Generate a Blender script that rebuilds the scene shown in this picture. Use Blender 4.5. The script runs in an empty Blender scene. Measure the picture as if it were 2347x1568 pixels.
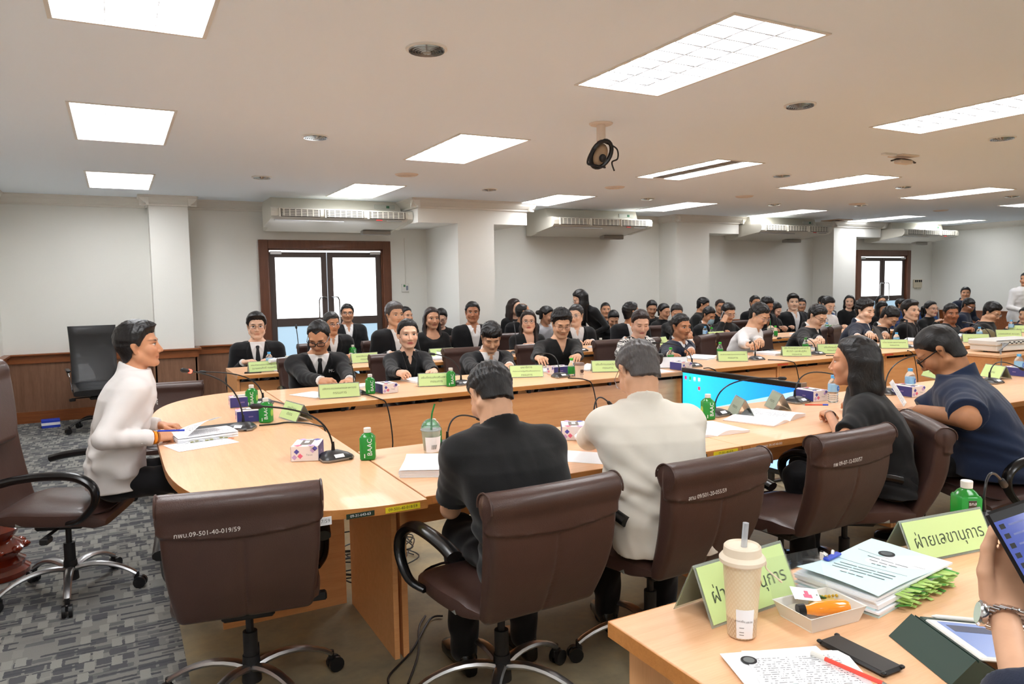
import bpy, bmesh, math, random
import numpy as np
from mathutils import Vector, Matrix

random.seed(7)
PI = math.pi
SC = bpy.context.scene
COL = SC.collection
# ------------------------------------------------------------------ camera, world, exposure
CZ = 1.52          # camera height; floor z=0, ceiling CEIL, back wall y=WY
CEIL = 2.654
WY = 10.2
LX = -1.17
RX = 16.25
FY = -3.6
PIT, ROL, YAW, FPX = math.radians(-4.432), math.radians(-0.9473), math.radians(28.2014), 1686.94
FWD = np.array([math.sin(YAW)*math.cos(PIT), math.cos(YAW)*math.cos(PIT), math.sin(PIT)])
RGT = np.array([math.cos(YAW), -math.sin(YAW), 0.0])
UPV = np.cross(RGT, FWD)
RGT, UPV = RGT*math.cos(ROL)+UPV*math.sin(ROL), -RGT*math.sin(ROL)+UPV*math.cos(ROL)
cd = bpy.data.cameras.new('camera')
cd.sensor_width = 36.0
cd.lens = FPX/2347.0*36.0
cd.clip_start = 0.05
cam = bpy.data.objects.new('camera', cd)
COL.objects.link(cam)
m = Matrix.Identity(4)
for i in range(3):
    m[i][0], m[i][1], m[i][2] = RGT[i], UPV[i], -FWD[i]
m[2][3] = CZ
cam.matrix_world = m
SC.camera = cam
SC.view_settings.view_transform = 'Standard'
SC.view_settings.look = 'None'
SC.view_settings.exposure = 0.8
SC.view_settings.gamma = 1.0
SC.view_settings.use_curve_mapping = False
LAMP = 9.8
w = bpy.data.worlds.new('world')
SC.world = w
w.use_nodes = True
w.node_tree.nodes['Background'].inputs[0].default_value = (0.85, 0.92, 1.0, 1)
w.node_tree.nodes['Background'].inputs[1].default_value = 1.0
SC.cycles.max_bounces = 7
SC.cycles.diffuse_bounces = 5
SC.cycles.glossy_bounces = 3
SC.cycles.transmission_bounces = 6
SC.cycles.use_denoising = True
SC.cycles.sample_clamp_indirect = 6.0


def ray(x, y):
    return RGT*(x-1173.5)/FPX - UPV*(y-784)/FPX + FWD


def atz(x, y, z=0.75):
    d = ray(x, y); t = (z-CZ)/d[2]
    return Vector((d[0]*t, d[1]*t, z))


def atd(x, y, d):
    q = ray(x, y)
    return Vector((q[0]*d, q[1]*d, CZ+q[2]*d))


def atY(x, y, Y):
    d = ray(x, y); t = Y/d[1]
    return Vector((d[0]*t, Y, CZ+d[2]*t))


# ------------------------------------------------------------------ materials
def S(r, g, b):
    f = lambda c: (c/255/12.92) if c/255 <= 0.04045 else ((c/255+0.055)/1.055)**2.4
    return (f(r), f(g), f(b), 1.0)


MATS = {}


def mat(name, col=None, rough=0.5, metal=0.0, spec=0.5, coat=0.0, emit=None, estr=0.0, trans=0.0, ior=1.45, alpha=1.0, sheen=0.0):
    if name in MATS:
        return MATS[name]
    m = bpy.data.materials.new(name)
    m.use_nodes = True
    b = m.node_tree.nodes['Principled BSDF']
    b.inputs['Base Color'].default_value = col or (0.8, 0.8, 0.8, 1)
    b.inputs['Roughness'].default_value = rough
    b.inputs['Metallic'].default_value = metal
    b.inputs['Specular IOR Level'].default_value = spec
    b.inputs['Coat Weight'].default_value = coat
    b.inputs['Transmission Weight'].default_value = trans
    b.inputs['IOR'].default_value = ior
    b.inputs['Alpha'].default_value = alpha
    b.inputs['Sheen Weight'].default_value = sheen
    if emit:
        b.inputs['Emission Color'].default_value = emit
        b.inputs['Emission Strength'].default_value = estr
    MATS[name] = m
    return m


class NT:
    """small node helper on a material"""
    def __init__(s, m):
        s.t = m.node_tree; s.b = s.t.nodes['Principled BSDF']

    def n(s, typ, ins=None, **kw):
        nd = s.t.nodes.new(typ)
        for k, v in kw.items():
            setattr(nd, k, v)
        for k, v in (ins or {}).items():
            if isinstance(v, bpy.types.NodeSocket):
                s.t.links.new(v, nd.inputs[k])
            else:
                nd.inputs[k].default_value = v
        return nd

    def link(s, a, b):
        s.t.links.new(a, b)

    def coord(s, kind='Object', scale=(1, 1, 1), rot=(0, 0, 0)):
        c = s.n('ShaderNodeTexCoord')
        return s.n('ShaderNodeMapping', {'Vector': c.outputs[kind], 'Scale': scale, 'Rotation': rot}).outputs[0]

    def noise(s, vec, scale=5, detail=3, rough=0.5):
        return s.n('ShaderNodeTexNoise', {'Vector': vec, 'Scale': scale, 'Detail': detail, 'Roughness': rough}).outputs[0]

    def ramp(s, fac, stops):
        r = s.n('ShaderNodeValToRGB', {'Fac': fac})
        e = r.color_ramp.elements
        while len(e) < len(stops):
            e.new(0.5)
        for k, (p, c) in enumerate(stops):
            e[k].position = p; e[k].color = c
        return r.outputs[0]

    def mix(s, fac, a, b, mode='MIX'):
        nd = s.n('ShaderNodeMix', data_type='RGBA', blend_type=mode)
        for i, v in ((0, fac), (6, a), (7, b)):
            if isinstance(v, bpy.types.NodeSocket):
                s.t.links.new(v, nd.inputs[i])
            else:
                nd.inputs[i].default_value = v
        return nd.outputs[2]

    def math(s, op, a, b=0.0, c=0.0, clamp=False):
        nd = s.n('ShaderNodeMath', operation=op, use_clamp=clamp)
        for i, v in ((0, a), (1, b), (2, c)):
            if isinstance(v, bpy.types.NodeSocket):
                s.t.links.new(v, nd.inputs[i])
            else:
                nd.inputs[i].default_value = v
        return nd.outputs[0]

    def bump(s, h, strength=0.2, dist=0.01):
        bp = s.n('ShaderNodeBump', {'Height': h, 'Strength': strength, 'Distance': dist})
        s.link(bp.outputs[0], s.b.inputs['Normal'])

    def color(s, c):
        s.link(c, s.b.inputs['Base Color'])


def wood(name, c1, c2, rough=0.35, axis=0, sc=1.0, coat=0.15):
    m = mat(name, c1, rough, coat=coat)
    t = NT(m)
    s = [14*sc, 14*sc, 14*sc]; s[axis] = 0.9*sc
    v = t.coord('Object', tuple(s))
    a = t.noise(v, 3.0, 5, 0.6)
    v2 = t.coord('Object', tuple(x*5 for x in s))
    b = t.noise(v2, 4.0, 2)
    f = t.math('ADD', t.math('MULTIPLY', a, 0.65), t.math('MULTIPLY', b, 0.35))
    t.color(t.ramp(f, [(0.36, c2), (0.62, c1)]))
    return m


def fabric(name, c, rough=0.85, bump=0.15, scale=350, vary=0.12):
    m = mat(name, c, rough, sheen=0.15, spec=0.25)
    t = NT(m)
    v = t.coord('Object')
    n1 = t.noise(v, 9, 3)
    n2 = t.noise(v, scale, 2)
    dk = tuple(x*(1-vary*2) for x in c[:3])+(1,)
    lt = tuple(min(1, x*(1+vary)) for x in c[:3])+(1,)
    t.color(t.mix(t.math('ADD', t.math('MULTIPLY', n1, .5), t.math('MULTIPLY', n2, .5)), dk, lt))
    t.bump(t.math('ADD', t.math('MULTIPLY', n1, 1.0), t.math('MULTIPLY', n2, .08)), bump, 0.03)
    return m


def leather(name, c, rough=0.38):
    m = mat(name, c, rough, spec=0.5, coat=0.08)
    t = NT(m)
    v = t.coord('Object')
    vo = t.n('ShaderNodeTexVoronoi', {'Vector': v, 'Scale': 260.0}).outputs[0]
    n1 = t.noise(v, 7, 3)
    dk = tuple(x*0.75 for x in c[:3])+(1,)
    lt = tuple(min(1, x*1.2) for x in c[:3])+(1,)
    t.color(t.mix(n1, dk, lt))
    t.bump(t.math('ADD', t.math('MULTIPLY', vo, 0.06), t.math('MULTIPLY', n1, 0.5)), 0.25, 0.02)
    return m


# ------------------------------------------------------------------ mesh building
class MB:
    def __init__(s):
        s.v = []; s.f = []; s.mi = []; s.m = Matrix.Identity(4); s.cur = 0

    def add(s, vs, fs):
        o = len(s.v)
        s.v += [tuple(s.m @ Vector(p)) for p in vs]
        s.f += [tuple(i+o for i in f) for f in fs]
        s.mi += [s.cur]*len(fs)
        return s

    def box(s, x0, x1, y0, y1, z0, z1, b=0.0):
        if b <= 0:
            vs = [(x, y, z) for z in (z0, z1) for y in (y0, y1) for x in (x0, x1)]
            return s.add(vs, [(0, 2, 3, 1), (4, 5, 7, 6), (0, 1, 5, 4), (2, 6, 7, 3), (0, 4, 6, 2), (1, 3, 7, 5)])
        # bevelled box: 24 verts
        cx, cy, cz = (x0+x1)/2, (y0+y1)/2, (z0+z1)/2
        hx, hy, hz = (x1-x0)/2, (y1-y0)/2, (z1-z0)/2
        b = min(b, hx*.9, hy*.9, hz*.9)
        vs = []; idx = {}
        for sx in (-1, 1):
            for sy in (-1, 1):
                for sz in (-1, 1):
                    for a in range(3):
                        p = [hx-b, hy-b, hz-b]; p[a] += b
                        idx[(sx, sy, sz, a)] = len(vs)
                        vs.append((cx+sx*p[0], cy+sy*p[1], cz+sz*p[2]))
        fs = []
        for a in range(3):
            for sg in (-1, 1):
                q = []
                for (u, w) in ((-1, -1), (1, -1), (1, 1), (-1, 1)):
                    k = [0, 0, 0]; k[a] = sg; k[(a+1) % 3] = u; k[(a+2) % 3] = w
                    q.append(idx[(k[0], k[1], k[2], a)])
                fs.append(tuple(q if sg > 0 else q[::-1]))
        for a in range(3):      # edges along axis a
            a1, a2 = (a+1) % 3, (a+2) % 3
            for u in (-1, 1):
                for w in (-1, 1):
                    def I(e, ax):
                        k = [0, 0, 0]; k[a] = e; k[a1] = u; k[a2] = w
                        return idx[(k[0], k[1], k[2], ax)]
                    q = (I(-1, a1), I(1, a1), I(1, a2), I(-1, a2))
                    fs.append(q if u*w < 0 else q[::-1])
        for sx in (-1, 1):
            for sy in (-1, 1):
                for sz in (-1, 1):
                    q = tuple(idx[(sx, sy, sz, a)] for a in range(3))
                    fs.append(q if sx*sy*sz > 0 else q[::-1])
        return s.add(vs, fs)

    def tube(s, path, r, n=10, caps=True, flat=1.0, up=None):
        path = [Vector(p) for p in path]
        rs = r if isinstance(r, (list, tuple)) else [r]*len(path)
        vs = []; fs = []
        T0 = (path[1]-path[0]).normalized()
        u = Vector(up) if up else (Vector((0, 0, 1)) if abs(T0.z) < 0.9 else Vector((1, 0, 0)))
        for i, p in enumerate(path):
            T = (path[min(i+1, len(path)-1)]-path[max(i-1, 0)]).normalized()
            u = (u-T*u.dot(T))
            u = u.normalized() if u.length > 1e-6 else T.orthogonal().normalized()
            w = T.cross(u)
            for k in range(n):
                a = 2*PI*k/n
                vs.append(p+u*(math.cos(a)*rs[i]*flat)+w*(math.sin(a)*rs[i]))
        for i in range(len(path)-1):
            for k in range(n):
                fs.append((i*n+k, i*n+(k+1) % n, (i+1)*n+(k+1) % n, (i+1)*n+k))
        if caps:
            fs.append(tuple(range(n))[::-1]); fs.append(tuple((len(path)-1)*n+k for k in range(n)))
        return s.add(vs, fs)

    def lathe(s, prof, n=24, sq=None):
        """prof: (r,z) bottom to top around z; sq = superellipse exponent for squarish plan"""
        vs = []; fs = []
        for r, z in prof:
            for k in range(n):
                a = 2*PI*(k+.5)/n
                c, d = math.cos(a), math.sin(a)
                q = 1.0
                if sq:
                    q = 1/((abs(c)**sq+abs(d)**sq)**(1/sq))
                vs.append((r*c*q, r*d*q, z))
        for i in range(len(prof)-1):
            for k in range(n):
                fs.append((i*n+k, i*n+(k+1) % n, (i+1)*n+(k+1) % n, (i+1)*n+k))
        fs.append(tuple(range(n))[::-1]); fs.append(tuple((len(prof)-1)*n+k for k in range(n)))
        return s.add(vs, fs)

    def prism(s, poly, z0, z1, axis='z'):
        n = len(poly)
        A = {'z': lambda p, z: (p[0], p[1], z), 'x': lambda p, z: (z, p[0], p[1]), 'y': lambda p, z: (p[0], z, p[1])}[axis]
        vs = [A(p, z0) for p in poly]+[A(p, z1) for p in poly]
        fs = [tuple(range(n))[::-1], tuple(range(n, 2*n))]+[(i, (i+1) % n, n+(i+1) % n, n+i) for i in range(n)]
        if axis == 'y':
            fs = [f[::-1] for f in fs]
        return s.add(vs, fs)

    def grid(s, fn, nu, nv, thick=None):
        """fn(u,v)->point for u,v in 0..1; optional thick vector fn for solid"""
        vs = [fn(i/nu, j/nv) for j in range(nv+1) for i in range(nu+1)]
        W = nu+1
        fs = [(j*W+i, j*W+i+1, (j+1)*W+i+1, (j+1)*W+i) for j in range(nv) for i in range(nu)]
        if thick is None:
            return s.add(vs, fs)
        N = len(vs)
        vs2 = [Vector(p)+Vector(thick) for p in vs]
        fs2 = [tuple(N+i for i in f[::-1]) for f in fs]
        bd = [i for i in range(W)]+[j*W+nu for j in range(1, nv+1)]+[nv*W+i for i in range(nu-1, -1, -1)]+[j*W for j in range(nv-1, 0, -1)]
        sd = [(bd[k], N+bd[k], N+bd[(k+1) % len(bd)], bd[(k+1) % len(bd)]) for k in range(len(bd))]
        # orientation left to recalc
        return s.add(vs+vs2, fs+fs2+sd)

    def ball(s, c, r, nu=12, nv=8):
        r = r if isinstance(r, (tuple, list)) else (r, r, r)
        vs = [(c[0], c[1], c[2]-r[2])]
        for j in range(1, nv):
            t = PI*j/nv
            for k in range(nu):
                a = 2*PI*k/nu
                vs.append((c[0]+r[0]*math.sin(t)*math.cos(a), c[1]+r[1]*math.sin(t)*math.sin(a), c[2]-r[2]*math.cos(t)))
        vs.append((c[0], c[1], c[2]+r[2]))
        fs = [(0, 1+(k+1) % nu, 1+k) for k in range(nu)]
        for j in range(nv-2):
            for k in range(nu):
                fs.append((1+j*nu+k, 1+j*nu+(k+1) % nu, 1+(j+1)*nu+(k+1) % nu, 1+(j+1)*nu+k))
        L = len(vs)-1; o = 1+(nv-2)*nu
        fs += [(o+k, o+(k+1) % nu, L) for k in range(nu)]
        return s.add(vs, fs)

    def mesh(s, name, mats, smooth=True, fix=False, angle=35):
        me = bpy.data.meshes.new(name)
        me.from_pydata([tuple(p) for p in s.v], [], s.f)
        mats = mats if isinstance(mats, (list, tuple)) else [mats]
        for mm in mats:
            me.materials.append(mm)
        if len(mats) > 1:
            me.polygons.foreach_set('material_index', s.mi)
        if fix:
            bm = bmesh.new(); bm.from_mesh(me)
            bmesh.ops.recalc_face_normals(bm, faces=bm.faces)
            bm.to_mesh(me); bm.free()
        if smooth:
            me.polygons.foreach_set('use_smooth', [True]*len(me.polygons))
            me.set_sharp_from_angle(angle=math.radians(angle))
        me.update()
        return me

    def obj(s, name, mats, parent=None, smooth=True, fix=False, angle=35):
        return put(name, s.mesh(name, mats, smooth, fix, angle), parent)


def put(name, me, parent=None):
    o = bpy.data.objects.new(name, me)
    COL.objects.link(o)
    if parent is not None:
        o.parent = parent
    return o


def thing(name, label, cat, loc=(0, 0, 0), rz=0.0, group=None, rot=None):
    o = bpy.data.objects.new(name, None)
    o.empty_display_size = 0.1
    COL.objects.link(o)
    o.location = loc
    o.rotation_euler = rot or (0, 0, rz)
    o['label'] = label; o['category'] = cat
    if group:
        o['group'] = group
    return o


def tag(o, label, cat, group=None):
    o['label'] = label; o['category'] = cat
    if group:
        o['group'] = group
    return o


def struct(o):
    o['kind'] = 'structure'
    return o


def dup(root, loc, rz=None, label=None, group=None, rot=None):
    def cp(o, par):
        c = o.copy(); COL.objects.link(c)
        if par is not None:
            c.parent = par
        for ch in list(o.children):
            cp(ch, c)
        return c
    r = cp(root, None)
    r.location = loc
    if rot is not None:
        r.rotation_euler = rot
    elif rz is not None:
        r.rotation_euler = (0, 0, rz)
    if label:
        r['label'] = label
    if group:
        r['group'] = group
    return r


TXT = {}


def text(s, size, mt, parent, M, name='lettering', ext=0.0004, align='CENTER', fit=None):
    key = (s, align)
    if key not in TXT:
        cu = bpy.data.curves.new('t', 'FONT')
        cu.body = s.replace('ฝ่าย', 'ฝาย'); cu.size = 1.0; cu.align_x = align; cu.align_y = 'CENTER'; cu.resolution_u = 2
        cu.space_line = 1.05
        ob = bpy.data.objects.new('t', cu)
        COL.objects.link(ob)
        dg = bpy.context.evaluated_depsgraph_get()
        TXT[key] = bpy.data.meshes.new_from_object(ob.evaluated_get(dg))
        bpy.data.objects.remove(ob)
        if 'ฝ่าย' in s:
            m0 = TXT[key]; x0 = min(v.co.x for v in m0.vertices); y1 = max(v.co.y for v in m0.vertices)
            bm = bmesh.new(); bm.from_mesh(m0)
            q = [bm.verts.new((x0+a, y1+b, 0)) for a, b in ((.20, -.04), (.26, -.04), (.24, .14), (.18, .14))]
            bm.faces.new(q); bm.to_mesh(m0); bm.free()
    me = TXT[key].copy()
    if fit:
        w = max(v.co.x for v in me.vertices)-min(v.co.x for v in me.vertices)
        size = min(size, fit/max(w, 1e-6))
    me.transform(M @ Matrix.Scale(size, 4))
    me.materials.clear(); me.materials.append(mt)
    return put(name, me, parent)


def frame(o, x, y, z=None):
    """matrix from origin and axes"""
    x = Vector(x).normalized(); y = Vector(y).normalized()
    z = x.cross(y)
    return Matrix(((x.x, y.x, z.x, o[0]), (x.y, y.y, z.y, o[1]), (x.z, y.z, z.z, o[2]), (0, 0, 0, 1)))


def arc(c, r, a0, a1, n, ax='xy'):
    out = []
    for i in range(n+1):
        a = math.radians(a0+(a1-a0)*i/n)
        out.append((c[0]+r*math.cos(a), c[1]+r*math.sin(a)))
    return out


def bez(p0, p1, p2, p3, n=12):
    p0, p1, p2, p3 = map(Vector, (p0, p1, p2, p3))
    return [p0*(1-t)**3+p1*3*t*(1-t)**2+p2*3*t*t*(1-t)+p3*t**3 for t in [i/n for i in range(n+1)]]


def spline(pts, n=6):
    pts = [Vector(p) for p in pts]
    out = []
    for i in range(len(pts)-1):
        p0 = pts[max(i-1, 0)]; p1 = pts[i]; p2 = pts[i+1]; p3 = pts[min(i+2, len(pts)-1)]
        for k in range(n):
            t = k/n
            out.append(0.5*((2*p1)+(p2-p0)*t+(2*p0-5*p1+4*p2-p3)*t*t+(3*p1-p0-3*p2+p3)*t**3))
    out.append(pts[-1])
    return out
# ------------------------------------------------------------------ distance fields polygonised with surface nets
F4 = np.float32


class Fld:
    def __init__(s, lo, hi, h):
        s.h = h
        s.lo = np.array(lo, dtype=np.float64)
        s.n = np.maximum(4, np.ceil((np.array(hi)-s.lo)/h).astype(int)+1)
        s.d = np.full(s.n, 0.06, F4)

    def reg(s, lo, hi, m=0.05):
        i0 = np.clip(np.floor((np.array(lo)-m-s.lo)/s.h).astype(int), 0, s.n-1)
        i1 = np.clip(np.ceil((np.array(hi)+m-s.lo)/s.h).astype(int)+1, 1, s.n)
        if (i1 <= i0).any():
            return None
        sl = tuple(slice(a, b) for a, b in zip(i0, i1))
        ax = [(s.lo[k]+s.h*np.arange(i0[k], i1[k])).astype(F4) for k in range(3)]
        return sl, ax[0][:, None, None], ax[1][None, :, None], ax[2][None, None, :]

    def add(s, fn, lo, hi, k=0.01, m=0.05):
        r = s.reg(lo, hi, m)
        if r is None:
            return
        sl, X, Y, Zz = r
        v = fn(X, Y, Zz)
        a = s.d[sl]
        if k > 0:
            hh = np.maximum(k-np.abs(a-v), 0)
            s.d[sl] = np.minimum(a, v)-hh*hh/(4*k)
        else:
            s.d[sl] = np.minimum(a, v)

    def sub(s, fn, lo, hi, k=0.008, m=0.03):
        r = s.reg(lo, hi, m)
        if r is None:
            return
        sl, X, Y, Zz = r
        v = -fn(X, Y, Zz)
        a = s.d[sl]
        hh = np.maximum(k-np.abs(a-v), 0)
        s.d[sl] = np.maximum(a, v)+hh*hh/(4*k)

    def cone(s, a, b, ra, rb, k=0.012, flat=None, sub=False, cut=None, rip=None):
        a = np.array(a, float); b = np.array(b, float)
        R = max(ra, rb)
        lo = np.minimum(a, b)-R; hi = np.maximum(a, b)+R
        ba = b-a; L2 = float(ba@ba)+1e-9

        def fn(X, Y, Zz):
            px, py, pz = X-a[0], Y-a[1], Zz-a[2]
            t = np.clip((px*ba[0]+py*ba[1]+pz*ba[2])/L2, 0, 1)
            qx, qy, qz = px-t*ba[0], py-t*ba[1], pz-t*ba[2]
            q2 = qx*qx+qy*qy+qz*qz
            if flat is not None:
                n, sc = flat
                qn = qx*n[0]+qy*n[1]+qz*n[2]
                q2 = q2+qn*qn*(1/(sc*sc)-1)
            r = ra+(rb-ra)*t
            d = np.sqrt(q2)-r
            if flat is not None:
                d = d*min(1, flat[1]*1.25)
            if rip:
                d = d+rip[0]*np.sin(t*rip[1]+rip[2]+qx*55+qz*38)*np.sin(t*7+qy*40+rip[2])*1.6
            if cut is not None:
                d = np.maximum(d, (X-cut[0][0])*cut[1][0]+(Y-cut[0][1])*cut[1][1]+(Zz-cut[0][2])*cut[1][2])
            return d
        (s.sub if sub else s.add)(fn, lo, hi, k)

    def mesh(s, name, mat_, attr=None, M=None, smooth=1):
        d = s.d
        ins = d < 0
        c = np.zeros(np.array(d.shape)-1, np.uint8)
        nx, ny, nz = d.shape
        for i in (0, 1):
            for j in (0, 1):
                for k in (0, 1):
                    c += ins[i:nx-1+i, j:ny-1+j, k:nz-1+k]
        act = (c > 0) & (c < 8)
        I, J, K = np.nonzero(act)
        n = len(I)
        if n == 0:
            return None
        idx = np.full(act.shape, -1, np.int64)
        idx[I, J, K] = np.arange(n)
        vals = {}
        for i in (0, 1):
            for j in (0, 1):
                for k in (0, 1):
                    vals[(i, j, k)] = d[I+i, J+j, K+k]
        P = np.zeros((n, 3)); cnt = np.zeros(n)
        cs = [(i, j, k) for i in (0, 1) for j in (0, 1) for k in (0, 1)]
        for a in cs:
            for ax in range(3):
                if a[ax] == 0:
                    b = list(a); b[ax] = 1; b = tuple(b)
                    va, vb = vals[a], vals[b]
                    m = (va < 0) != (vb < 0)
                    t = np.where(m, va/(va-vb+1e-12), 0)
                    q = np.array(a, float)[None, :].repeat(n, 0)
                    q[:, ax] += t
                    P += q*m[:, None]; cnt += m
        P = P/cnt[:, None]+np.stack([I, J, K], 1)
        P = s.lo+P*s.h
        quads = []
        for ax in range(3):
            sh = [slice(1, -1)]*3; sh[ax] = slice(0, None)
            A = ins[tuple(slice(0, -1) if q == ax else slice(1, -1) for q in range(3))]
            B = ins[tuple(slice(1, None) if q == ax else slice(1, -1) for q in range(3))]
            E = np.nonzero(A != B)
            sgn = A[E]
            o = [E[q]+(0 if q == ax else 1) for q in range(3)]
            u, v = (ax+1) % 3, (ax+2) % 3
            def cell(du, dv):
                p = [o[0].copy(), o[1].copy(), o[2].copy()]
                p[u] = p[u]-du; p[v] = p[v]-dv
                return idx[p[0], p[1], p[2]]
            q = np.stack([cell(1, 1), cell(0, 1), cell(0, 0), cell(1, 0)], 1)
            q[~sgn] = q[~sgn][:, ::-1]
            quads.append(q)
        Q = np.concatenate(quads)
        Q = Q[(Q >= 0).all(1)]
        for _ in range(smooth):
            acc = np.zeros_like(P); cc = np.zeros(n)
            for e in range(4):
                np.add.at(acc, Q[:, e], P[Q[:, (e+1) % 4]]) if False else None
                a_, b_ = Q[:, e], Q[:, (e+1) % 4]
                for w in range(3):
                    acc[:, w] += np.bincount(a_, P[b_, w], n)
                cc += np.bincount(a_, minlength=n)
            P = P*.5+.5*acc/np.maximum(cc, 1)[:, None]
        me = bpy.data.meshes.new(name)
        me.vertices.add(n); me.vertices.foreach_set('co', P.astype(F4).ravel())
        me.loops.add(len(Q)*4); me.loops.foreach_set('vertex_index', Q.astype(np.int32).ravel())
        me.polygons.add(len(Q)); me.polygons.foreach_set('loop_start', np.arange(0, len(Q)*4, 4, dtype=np.int32))
        me.polygons.foreach_set('use_smooth', np.ones(len(Q), bool))
        me.update(calc_edges=True)
        me.materials.append(mat_)
        if attr is not None:
            at_ = me.attributes.new('hp', 'FLOAT_VECTOR', 'POINT')
            at_.data.foreach_set('vector', attr(P).astype(F4).ravel())
        return me


# ------------------------------------------------------------------ shared materials
M_WALL = mat('wall_paint', S(233, 232, 226), 0.9, spec=0.2)
t = NT(M_WALL); t.bump(t.noise(t.coord('Object'), 60, 4), 0.05, 0.01)
M_CEIL = mat('ceiling_paint', S(240, 248, 255), 0.95, spec=0.1)
M_TRIMW = mat('white_gloss_paint', S(225, 221, 212), 0.5)
M_WOOD_T = wood('beech_laminate_top', S(238, 190, 148), S(228, 176, 132), 0.4, 0, coat=0.08)
M_WOOD_TY = wood('beech_laminate_top_cross', S(238, 190, 148), S(228, 176, 132), 0.4, 1, coat=0.08)
M_WOOD_P = wood('beech_laminate_panel', S(232, 170, 112), S(222, 156, 98), 0.4, 0)
M_WOOD_E = wood('beech_edge_band', S(206, 140, 76), S(190, 124, 62), 0.4, 0)
M_WOOD_W = wood('wainscot_veneer', S(140, 102, 78), S(122, 86, 64), 0.5, 2)
M_WOOD_R = wood('dado_rail_wood', S(150, 88, 48), S(128, 70, 36), 0.35, 0)
M_DOORF = wood('door_frame_wood', S(112, 68, 46), S(94, 54, 36), 0.4, 2)
M_ALU_DK = mat('bronze_aluminium', S(84, 72, 68), 0.45, 0.3)
M_CHROME = mat('chrome', S(215, 215, 218), 0.16, 1.0)
M_STEEL = mat('brushed_steel', S(190, 190, 192), 0.32, 1.0)
M_BLACKPL = mat('black_plastic', S(22, 22, 24), 0.32)
M_BLACKMT = mat('black_matte_plastic', S(30, 30, 32), 0.55)
M_WHITEPL = mat('white_plastic', S(228, 226, 220), 0.4)
M_AC = mat('aircon_casing', S(214, 210, 198), 0.4)
M_DARKHOLE = mat('dark_recess', S(40, 38, 36), 0.8)
M_PAPER = mat('white_paper', S(244, 246, 250), 0.8, spec=0.2)
M_INK = mat('black_ink', S(40, 40, 44), 0.7)
M_GREYINK = mat('grey_print', S(120, 124, 124), 0.7)
M_LAMP = mat('lamp_light', (1, 1, 1, 1), 0.5, emit=(0.965, 0.98, 1.0, 1), estr=LAMP)
M_PANE_U = mat('frosted_glass_daylight', (1, 1, 1, 1), 0.3, emit=(0.93, 0.97, 1.0, 1), estr=1.5)
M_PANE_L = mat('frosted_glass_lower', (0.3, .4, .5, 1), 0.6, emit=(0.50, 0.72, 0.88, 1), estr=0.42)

# carpet: greys with woven dashes ; vinyl: mottled olive
M_CARPET = mat('grey_patterned_carpet', S(120, 120, 118), 0.95, spec=0.1)
t = NT(M_CARPET)
co = t.n('ShaderNodeTexCoord').outputs['Object']
nz = t.n('ShaderNodeTexNoise', {'Vector': co, 'Scale': 55.0}).outputs[1]
wv = t.n('ShaderNodeVectorMath', {0: nz, 1: (0.012, 0.012, 0.0)}, operation='MULTIPLY').outputs[0]
co = t.n('ShaderNodeVectorMath', {0: co, 1: wv}, operation='ADD').outputs[0]
base = None
for k, (w_, h_, off, lo, hi, cc, rz) in enumerate([(0.12, 0.045, .5, .50, .56, S(118, 119, 120), 0), (0.075, 0.07, .37, .55, .60, S(100, 102, 106), 0), (0.15, 0.028, .43, .56, .60, S(92, 94, 98), 0), (.05, .09, .6, .55, .6, S(164, 164, 158), 0)]):
    mp = t.n('ShaderNodeMapping', {'Vector': co, 'Location': (k*.37, k*.21, 0), 'Rotation': (0, 0, rz)}).outputs[0]
    br = t.n('ShaderNodeTexBrick', {'Vector': mp, 'Color1': (0, 0, 0, 1), 'Color2': (1, 1, 1, 1), 'Mortar': (0.3, .3, .3, 1), 'Scale': 1.0, 'Mortar Size': 0.006, 'Mortar Smooth': 0.3, 'Brick Width': w_, 'Row Height': h_}, offset=off)
    fac = t.n('ShaderNodeMapRange', {'Value': br.outputs[0], 'From Min': lo+.05, 'From Max': hi+.07}).outputs[0]
    base = t.mix(fac, base if base else S(146, 146, 142), cc)
pile = t.noise(t.coord('Object'), 400, 2)
t.color(t.mix(t.math('MULTIPLY', pile, 0.4), base, S(60, 60, 58), 'MULTIPLY'))
t.bump(pile, 0.4, 0.01)
M_VINYL = mat('mottled_olive_floor', S(120, 110, 88), 0.7, spec=0.25)
t = NT(M_VINYL)
v = t.coord('Object')
a = t.noise(v, 3.5, 5, .6)
b_ = t.noise(v, 24, 3, .6)
c_ = t.ramp(a, [(0.3, S(128, 120, 100)), (0.5, S(158, 144, 114)), (0.72, S(172, 150, 108))])
t.color(t.mix(t.math('MULTIPLY', b_, .6), c_, S(110, 104, 92)))

# ------------------------------------------------------------------ floor, walls
struct(MB().box(LX-.2, 0.18, FY, WY+.3, -0.1, 0.0).obj('floor', M_CARPET, smooth=False))
struct(MB().box(0.18, RX+.2, FY, 6.25, -0.1, 0.0).obj('floor', M_VINYL, smooth=False))
struct(MB().box(0.18, RX+.2, 6.25, WY+.3, -0.1, 0.0).obj('floor', M_CARPET, smooth=False))
D1 = (1.69, 3.50, 2.17); D2 = (13.64, 15.42, 2.13)
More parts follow.
